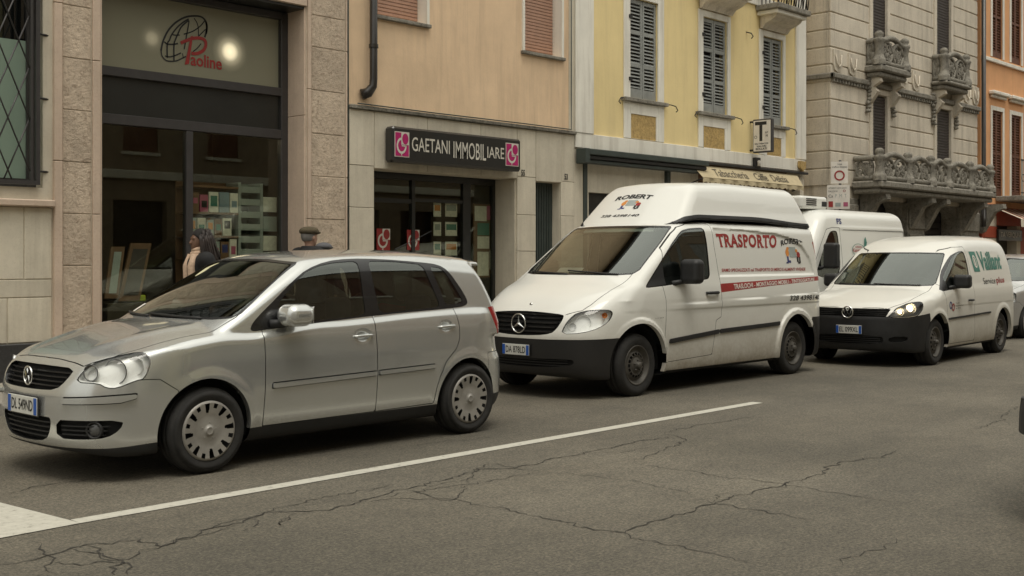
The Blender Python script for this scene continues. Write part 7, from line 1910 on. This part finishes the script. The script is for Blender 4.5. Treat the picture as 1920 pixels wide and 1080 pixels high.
        MB().box(a, b, D+.60, D+.62, 0, zg).build('dark_shop_window', M['darkband'], R)
    dp = tag(empty('drainpipe'), 'dark brown drainpipe between the grey building and the orange house', 'drainpipe'); xx = p(1836)
    zb = z(1836, 398); MB().tube([(xx, D-.12, top), (xx, D-.12, zb+.15), (xx-.02, D-.14, zb), (xx-.18, D-.2, zb-.18), (xx-.20, D-.2, zb-.4)], .06, 10).build('pipe', M['pipe'], dp)
def fifth_building():
    D = D0-.1; R = tag(empty('orange_house', (0, 0, 0)), 'orange plastered house with brown shutters above a red shop front', 'building')
    p = lambda px: FX(px, D); z = lambda px, py: FZ(px, py, D); x0, x1 = p(1839), p(1839)+16; top = 10.4
    cols = [(1859.5, 1879), (1895, 1914)]; cx = [(p(a), p(b)) for a, b in cols]; pitch = cx[1][0]-cx[0][0]
    cx += [(cx[1][0]+pitch*k*1.35, cx[1][1]+pitch*k*1.35) for k in (1, 2, 3)]
    zm0, zm1 = z(1858, 367)-.0, z(1859, 206); zu0, zu1 = z(1860, 106), z(1860, 106)+2.3
    holes = [(a, b, zm0, zm1) for a, b in cx]+[(a, b, zu0, zu1) for a, b in cx]
    zg = z(1860, 388)
    wall_holes('orange_wall', M['orange'], x0, x1, zg, top, holes, D, D+.35, R)
    box('roof', M['plinth'], x0, x1, D-.4, D+9, top, top+.3, R); box('back_wall', M['shopdark'], x0, x1, D+.5, D+.52, 0, top, R)
    MB().box(x0, x1, D-.07, D-.001, zu0-.16, zu0-.06, .01).build('string_course', M['whitestone'], R)
    for i, (a, b) in enumerate(cx):
        for (c, d) in ((zm0, zm1), (zu0, zu1)):
            e = empty('u'); e.name = 'window'; e.parent = R
            MB().box(a-.11, a-.002, D-.03, D-.001, c, d+.12, .005).box(b+.002, b+.11, D-.03, D-.001, c, d+.12, .005).box(a-.002, b+.002, D-.03, D-.001, d, d+.12, .005).build('window_surround', M['whitestone'], e)
            mid = (a+b)/2; louvre_leaf(a+.01, mid-.005, c+.02, d-.01, D+.04, e, M['shutterbrown'], (.5,), .075); louvre_leaf(mid+.005, b-.01, c+.02, d-.01, D+.04, e, M['shutterbrown'], (.5,), .075)
            if c == zm0: MB().box(a-.22, b+.22, D-.16, D-.001, d+.42, d+.52, .02).box(a-.15, b+.15, D-.09, D-.001, d+.34, d+.418, .02).build('window_head', M['whitestone'], e)
    # iron balcony
    e = empty('u'); e.name = 'iron_balcony'; e.parent = R; xa, xb = p(1866), p(1866)+6; z1 = zm0+.0; yf = D-.75
    MB().box(xa, xb, yf, D-.002, z1-.14, z1, .02).build('balcony_slab', M['darkstone'], e)
    for k in range(40):
        x = xa+.05+k*(xb-xa-.1)/39; MB().tube([(x, yf+.04, z1), (x, yf+.04, z1+.95)], .011, 4).build('rail_bar', M['iron'], e)
    for k in range(20):
        x = xa+.1+k*.3; v = [(x+.10*math.cos(t), yf+.03, z1+.48+.10*math.sin(t)) for t in np.linspace(0, 6.28, 10)]; MB().tube(v, .010, 4, False).build('iron_ring', M['iron'], e)
    MB().box(xa, xb, yf+.02, yf+.06, z1+.95, z1+.985).build('hand_rail', M['iron'], e); MB().box(xa, xb, yf+.02, yf+.06, z1+.06, z1+.085).build('foot_rail', M['iron'], e)
    # ground floor
    MB().box(x0, p(1844), D-.03, D+.3, PAVE, zg-.002, .006).build('red_pilaster', M['redpaint'], R)
    a, b = p(1844)+.003, p(1868)
    for k in range(9):
        MB().box(a, b, D-.01 if k % 2 else D-.03, D+.3, PAVE+.02+k*.31, PAVE+.02+k*.31+.305, .008).build('banded_stone', M['trav'] if k % 2 else M['redpaint'], R)
    MB().box(p(1868), p(1905), D+.25, D+.3, PAVE, zg-.002).build('dark_doorway', M['darkband'], R); MB().box(p(1905), p(1912), D-.02, D+.3, PAVE, zg-.5).build('stone_jamb', M['trav'], R)
    MB().box(p(1912)+.003, x1, D-.02, D+.3, PAVE, zg-.5).build('red_shopfront', M['redpaint'], R); MB().box(p(1868)+.003, x1, D-.03, D+.3, zg-.5+.002, zg-.002).build('red_fascia', M['redpaint'], R)
    sg = tag(empty('shop_sign'), 'dark sign with pale capital letters over the red shop front', 'sign'); zc = z(1888, 441)
    MB().box(p(1866), p(1910), D-.10, D-.035, zc-.16, zc+.16, .01).build('sign_board', M['darkband'], sg); text_flat('sign_letters', 'TA VERQUNI', M['signtext'], sg, (p(1868)+.05, D-.104, zc-.08), (1, 0, 0), (0, 0, 1), p(1908)-p(1868)-.1, .16, bold=.01)
    aw = tag(empty('striped_awning'), 'red and cream striped awning over the far shop front', 'awning'); xa = p(1862)
    for k in range(22):
        x = xa+k*.22; MB().add([(x, D-.04, zg-.02), (x+.22, D-.04, zg-.02), (x+.22, D-.75, zg-.34), (x, D-.75, zg-.34), (x+.22, D-.76, zg-.56), (x, D-.76, zg-.56)], [(0, 1, 2, 3), (3, 2, 4, 5)]).build('awning_stripe', M['redpaint'] if k % 2 else M['trav'], aw)
    # houses further along the street
    f = tag(empty('far_house', (0, 0, 0)), 'ochre house further along the street', 'building'); xx = x1+.02
    wall_holes('ochre_wall', M['yellow'], xx, xx+40, 0, 12, [(xx+2+i*3.2, xx+3.1+i*3.2, 1+j*3.4, 3+j*3.4) for i in range(11) for j in range(3)], D, D+.3, f); box('inner_wall', M['shopdark'], xx, xx+40, D+.3, D+.35, 0, 12, f)

def street_signs():
    y = 11.9; P = tag(empty('traffic_sign_post', (0, 0, 0)), 'post with a white board showing a red ring above a parking notice', 'traffic sign')
    x = FX(1575, y); a = CAM_A
    MB().tube([(x+.06, y+.03, PAVE), (x+.06, y+.03, FZ(1575, 300, y))], .03, 8).build('post', M['frame'], P)
    # boards stand square to the traffic's diagonal
    ux = Vector((math.sin(.55), -math.cos(.55), 0)); 
    def board(pxa, pxb, pya, pyb, nm):
        Z = y/(SA-(1575-960)/CAM_F*CA); w = (pxb-pxa)*Z/CAM_F/abs(ux.x*SA-ux.y*CA); h = (pyb-pya)*Z/CAM_F; zc = EYE+(CAM_H-(pya+pyb)/2)*Z/CAM_F
        px = (pxa+pxb)/2; c = Vector((FX(px, y), y, zc)); n = Vector((-ux.y, ux.x, 0)); n = -n if n.dot(Vector((-1, -1, 0))) < 0 else n
        v = []
        for o in (0, -.02):
            for s, t in ((-1, -1), (1, -1), (1, 1), (-1, 1)): v.append(c+ux*s*w/2+Vector((0, 0, t*h/2))+n*o)
        MB().add(v, [(0, 1, 2, 3), (7, 6, 5, 4), (0, 4, 5, 1), (1, 5, 6, 2), (2, 6, 7, 3), (3, 7, 4, 0)]).build(nm, M['whiteprint'], P); return c+n*.001, w, h, n
    c, w, h, n = board(1559, 1589, 303, 344, 'sign_plate'); uz = Vector((0, 0, 1))
    v = []; f = []; k = 32
    for i in range(k):
        t = 2*math.pi*i/k
        for r in (.30, .21): v.append(c-uz*h*.14+ux*w*r*1.05*math.cos(t)+uz*w*r*1.05*math.sin(t)+n*.004)
    for i in range(k): j = (i+1) % k; f.append((2*i, 2*j, 2*j+1, 2*i+1))
    MB().add(v, f).build('red_ring', M['redprint'], P)
    text_flat('sign_text', 'ZONA', M['ink'], P, c-ux*w*.12+uz*h*.34, ux, uz, w*.28, h*.07, lift=.004); text_flat('sign_text', 'traffico limitato', M['ink'], P, c-ux*w*.44+uz*h*.22, ux, uz, w*.88, h*.08, lift=.004)
    c, w, h, n = board(1552, 1592, 347, 392, 'notice_plate')
    for (u, t, ww, hh, m_, s) in ((-.44, .34, .80, .06, 'ink', 'AUTORIZZATI CARICO SCARICO'), (-.44, .20, .40, .07, 'ink', 'DALLE 8.00'), (-.44, -.02, .20, .12, 'ink', 'Ca'), (-.14, -.02, .50, .14, 'greyprint', 'P  M  T'), (.20, .20, .12, .10, 'redprint', 'o')):
        text_flat('sign_text', s, M[m_], P, c+ux*w*u+uz*h*t, ux, uz, w*ww, h*hh, lift=.004)
    def patch(u, t, ww, hh, m_):
        o = c+ux*w*u+uz*h*t+n*.004; MB().add([o, o+ux*w*ww, o+ux*w*ww+uz*h*hh, o+uz*h*hh], [(0, 1, 2, 3)]).build('sign_symbol', M[m_], P)
    patch(-.44, -.42, .20, .24, 'redprint'); patch(-.14, -.40, .24, .16, 'greyprint'); patch(.22, -.40, .20, .18, 'mulberry')

# ---------------------------------------------------------------- opposite side of the street (behind the photographer)
def opposite_side():
    y = -5.0; specs = [(-22, -8, 11, 'greystone', 'shutterbrown'), (-8, 3.5, 10.5, 'whitestone', 'shuttergrey'), (3.5, 13, 10.8, 'oppolive', 'shutterbrown'), (13, 24, 11.2, 'oppbrown', 'shutterbrown'), (24, 40, 13.0, 'oppbrown', 'shuttergrey'), (40, 90, 12.5, 'greystone', 'shutterbrown')]
    names = ['grey house across the street with brown shutters', 'white house across the street with grey shutters', 'olive yellow house across the street with brown shutters', 'brown stone house across the street', 'tall brown house across the street with grey shutters', 'long grey house far along the other side of the street']
    for i, (a, b, h, m, s) in enumerate(specs):
        R = tag(empty('opposite_house'), names[i], 'building'); n = int((b-a)/2.6); holes = []
        for k in range(n):
            c = a+(b-a)*(k+.5)/n
            holes += [(c-.55, c+.55, 4.5+3.2*j, 6.5+3.2*j) for j in range(3) if 6.8+3.2*j < h]
            holes.append((c-.85, c+.85, .3, 3.1))
        wall_holes('house_wall', M[m], a+.02, b-.02, 0, h, holes, y, y-.35, R)
        box('roof', M['plinth'], a, b, y+.5, y-9, h, h+.3, R)
        MB().box(a+.03, b-.03, y+.001, y+.12, 3.7, 3.95, .02).build('cornice', M['whitestone'], R)
        for (u, w, c, d) in holes:
            if c > 1:
                MB().box(u-.06, w+.06, y-.02+.021, y+.06, c-.10, c-.01).build('window_sill', M['whitestone'], R)
                MB().box(u, (u+w)/2-.01, y-.10, y-.06, c, d).box((u+w)/2+.01, w, y-.10, y-.06, c, d).build('shutter', M[s], R)
            else: MB().box(u, w, y-.30, y-.28, c, d).build('shop_window', M['darkband'], R)

# ---------------------------------------------------------------- people
def person(loc, rz, H, skin, coat, trousers, shoes, label, hair=None, hat=None, scarf=None, stride=.16, female=False):
    root = empty('person', loc, rz, label=label, cat='person'); s = H/1.72
    sw = .175 if female else .20; hw = .095 if female else .10
    # facing +x in the person's own frame
    segs = []
    def c(a, b, ra, rb): segs.append((tuple(np.array(a)*s), tuple(np.array(b)*s), ra*s, rb*s))
    legs = []; st = stride
    for sd, k in ((1, 1), (-1, -1)):
        hip = (0, sd*hw, .90); knee = (k*st*.55+.03, sd*hw*.95, .49); ank = (k*st if k > 0 else -st*1.25, sd*hw*.9, .085 if k > 0 else .12)
        legs.append((hip, knee, ank)); c(hip, knee, .080, .055); c(knee, ank, .052, .036); c((ank[0]-.03, ank[1], .04), (ank[0]+.15, ank[1]*1.05, .035 if k > 0 else .03), .042, .032)
    c((0, 0, .93), (0, 0, 1.12), .125, .115); c((0, 0, 1.12), (.01, 0, 1.33), .12, .125); c((0, -sw*.75, 1.39), (0, sw*.75, 1.39), .062, .062)
    c((-.01, 0, 1.38), (.015, 0, 1.53), .056, .052)
    arms = []
    for sd, k in ((1, -1), (-1, 1)):
        sh = (0, sd*sw, 1.39); el = (-.04+k*.07, sd*(sw+.06), 1.11); wr = (.06+k*.14, sd*(sw+.05), .90); arms.append((sh, el, wr))
        c(sh, el, .052, .042); c(el, wr, .040, .028)
        hnd = (wr[0]+.035, wr[1], wr[2]-.085); c(wr, hnd, .028, .026)
        for f_ in range(4): c((hnd[0]+.018-.014*f_, hnd[1], hnd[2]), (hnd[0]+.035-.016*f_, hnd[1]-sd*.012, hnd[2]-.075+.008*abs(f_-1.3)), .0105, .0085)
        c((wr[0]+.045, wr[1]-sd*.01, wr[2]-.04), (wr[0]+.075, wr[1]-sd*.02, wr[2]-.085), .011, .009)
    hc = np.array((.025, 0, 1.615))*s
    parts = [caps(*q) for q in segs]
    skull = ell(hc+np.array((-.012, 0, .02))*s, (.098*s, .076*s, .105*s)); jaw = ell(hc+np.array((.022, 0, -.055))*s, (.066*s, .056*s, .065*s)); nose = caps(hc+np.array((.085, 0, .010))*s, hc+np.array((.107, 0, -.028))*s, .011*s, .015*s)
    brow = caps(hc+np.array((.078, -.035, .028))*s, hc+np.array((.078, .035, .028))*s, .012*s, .012*s); lip = caps(hc+np.array((.080, -.018, -.062))*s, hc+np.array((.080, .018, -.062))*s, .010*s, .010*s); chin = ell(hc+np.array((.066, 0, -.092))*s, (.022*s, .024*s, .020*s))
    ears = [ell(hc+np.array((-.008, sd*.078, -.012))*s, (.020*s, .010*s, .030*s)) for sd in (1, -1)]
    def body(x, y, z):
        v = parts[0](x, y, z)
        for i, q in enumerate(parts[1:]): v = smin(v, q(x, y, z), .012*s if i > 9 else .035*s)
        hd = smin(skull(x, y, z), jaw(x, y, z), .05*s)
        for q, k in ((nose, .012), (brow, .015), (lip, .008), (chin, .02), (ears[0], .006), (ears[1], .006)): hd = smin(hd, q(x, y, z), k*s)
        return smin(v, hd, .02*s)
    g = .0125
    blob('body', body, (-.42*s, -.36*s, -.02), (.42*s, .36*s, 1.78*s), g, M[skin], root, flipy=False)
    def outfit(name, idx, grow, mat, cond, k=.05):
        ps = [caps(segs[i][0], segs[i][1], segs[i][2]+grow, segs[i][3]+grow) for i in idx]
        def F(x, y, z):
            v = ps[0](x, y, z)
            for q in ps[1:]: v = smin(v, q(x, y, z), k)
            return smax(v, cond(x, y, z), .01)
        return blob(name, F, (-.48*s, -.42*s, -.02), (.48*s, .42*s, 1.60*s), .020, M[mat], root, flipy=False)
    outfit('trousers', [0, 1, 3, 4, 6], .016, trousers, lambda x, y, z: np.maximum(.10*s-z, z-1.02*s))
    na = 6
    outfit('coat', [6, 7, 8, 9, 10, 11, 18, 19], .032 if not female else .028, coat, lambda x, y, z: np.maximum(np.maximum(.78*s-z, z-1.505*s), np.where(np.abs(y) > .2*s, .90*s-z, -9)))
    outfit('shoe', [2], .012, shoes, lambda x, y, z: z-.13*s, .02); outfit('shoe', [5], .012, shoes, lambda x, y, z: z-.15*s, .02)
    for sd in (1, -1):
        MB().lathe([(0, -.009*s), (.009*s, 0), (0, .009*s)], 8, tuple(hc+np.array((.079, sd*.030, .008))*s), 'x').build('eye', M['ink'], root)
    if hair == 'braids':
        F1 = ell(hc+np.array((-.028, 0, .035))*s, (.112*s, .098*s, .112*s)); cut = lambda x, y, z: (x-hc[0])-.045*s+(z-hc[2]-.03)*-.9
        Fh = lambda x, y, z: smax(F1(x, y, z), cut(x, y, z), .01)
        o = blob('hair', Fh, hc-.16*s, hc+.17*s, .011, M['hair'], root, flipy=False); rr = random.Random(2); mb = MB()
        for k in range(120):
            a = rr.uniform(math.radians(62), math.radians(298)); zz_ = rr.uniform(-.03, .135); r0 = .098*s*math.sqrt(max(.05, 1-((zz_-.035)/.115)**2)); st_ = hc+np.array((r0*math.cos(a)-.022, r0*math.sin(a), zz_*s)); L = rr.uniform(.24, .40)*s; pts = []
            for j in range(7):
                t = j/6; pts.append(tuple(st_+np.array((math.cos(a)*(.03+.05*t)-.045*t, math.sin(a)*(.02+.035*t), -L*t+.01*math.sin(t*9+k)))))
            mb.tube(pts, [.013*s*(1-.45*j/6) for j in range(7)], 5)
        mb.build('braids', M['braid'], root)
    elif hair:
        F1 = ell(hc+np.array((-.022, 0, .020))*s, (.103*s, .083*s, .108*s)); Fh = lambda x, y, z: smax(F1(x, y, z), np.maximum(x-hc[0]-.02*s, hc[2]-.055*s-z), .01); blob('hair', Fh, hc-.15*s, hc+.15*s, .011, M[hair], root, flipy=False)
    if hat:
        F1 = ell(hc+np.array((-.012, 0, .070))*s, (.132*s, .112*s, .062*s)); pk = ell(hc+np.array((.095, 0, .052))*s, (.065*s, .075*s, .014*s)); Fh = lambda x, y, z: smin(smax(F1(x, y, z), hc[2]+.035*s-z, .012), pk(x, y, z), .02)
        blob('flat_cap', Fh, hc-.19*s, hc+.2*s, .010, M[hat], root, flipy=False)
    if scarf:
        v, f = ring_v(.075*s, .036*s, 28, 10); R_ = Matrix.Rotation(math.radians(90), 4, 'Y'); mb = MB()
        for o_, sc in ((0, 1.0), (.045, .86), (-.035, 1.15)): mb.add([Vector((.02*s, 0, (1.475+o_)*s))+(Matrix.Rotation(math.radians(12), 4, 'Y')@R_@Vector(p))*sc for p in v], f, True)
        for y_ in (-.05, .06): mb.tube([(.10*s, y_*s, 1.45*s), (.15*s, y_*1.2*s, 1.32*s), (.14*s, y_*1.3*s, 1.15*s), (.13*s, y_*1.4*s, 1.02*s)], [.04*s, .045*s, .045*s, .05*s], 10)
        mb.build('scarf', M[scarf], root)
    return root
def people():
    M['skin_dark'] = plain('dark_skin', (.15, .08, .05), rough=.5); M['skin'] = plain('pale_skin', (.45, .27, .20), rough=.5)
    M['hair'] = plain('black_hair', (.012, .010, .009), rough=.85); M['braid'] = plain('brown_braids', (.028, .019, .016), rough=.6, var=.6, scale=9); M['greyhair'] = plain('grey_hair', (.20, .19, .18), rough=.7)
    M['coatblack'] = plain('black_coat', (.012, .012, .013), rough=.85); M['trouser'] = plain('dark_trousers', (.03, .03, .035), rough=.9); M['scarf'] = plain('beige_scarf', (.50, .36, .26), rough=.95, var=.2, scale=30)
    M['cap'] = plain('olive_tweed_cap', (.085, .068, .040), rough=.95, var=.35, scale=60, bmp=.002); M['capgrey'] = plain('grey_cap', (.12, .12, .13), rough=.95)
    y = 11.2; person((FX(377, y), y, PAVE), math.pi-.15, 1.615, 'skin_dark', 'coatblack', 'trouser', 'ink', 'woman with long dark braids, black coat and beige scarf walking past the bookshop', hair='braids', scarf='scarf', female=True)
    y = 11.5; person((FX(578, y), y, PAVE), .1, 1.685, 'skin', 'coatblack', 'trouser', 'ink', 'man in an olive flat cap and dark coat beside the rough stone pillar', hair='greyhair', hat='cap')
    y = 11.75; person((FX(606, y), y, PAVE), .3, 1.50, 'skin', 'coatblack', 'trouser', 'ink', 'shorter person in a grey cap, only the cap showing above the silver car', hair='greyhair', hat='capgrey', female=True)
# ---------------------------------------------------------------- build everything
import time as _t
_t0 = _t.time()
def tick(s): print('[build] %-18s %.1fs' % (s, _t.time()-_t0))
build_materials(); build_street_materials()
build_ground(); tick('ground')
first_building(); second_building(); third_building(); fourth_building(); fifth_building(); street_signs(); opposite_side(); tick('buildings')
hatchback('silver_hatchback', (4.313, 7.665, 0), 0, {'body': M['silver'], 'mirror': M['silver']}, 'DL 549ND', label='silver five-door hatchback waiting at the stop line', cat='car'); tick('hatchback')
removal_van(); tick('removal van')
small_van(); tick('small van')
tall_van(); tick('tall van')
hatchback('far_silver_car', (21.62, 8.42, 0), 0.0, {'body': M['silver2'], 'mirror': M['blackplastic']}, None, fancy=False, h=.03, label='silver car at the right edge, mostly hidden behind the small white van', cat='car')
hatchback('dark_car', (9.63, 1.62, 0), math.pi, {'body': M['darkcar'], 'mirror': M['blackplastic']}, None, fancy=False, h=.03, guard=True, label='dark car whose rear bumper corner just enters the right edge', cat='car'); tick('more cars')
people(); tick('people')
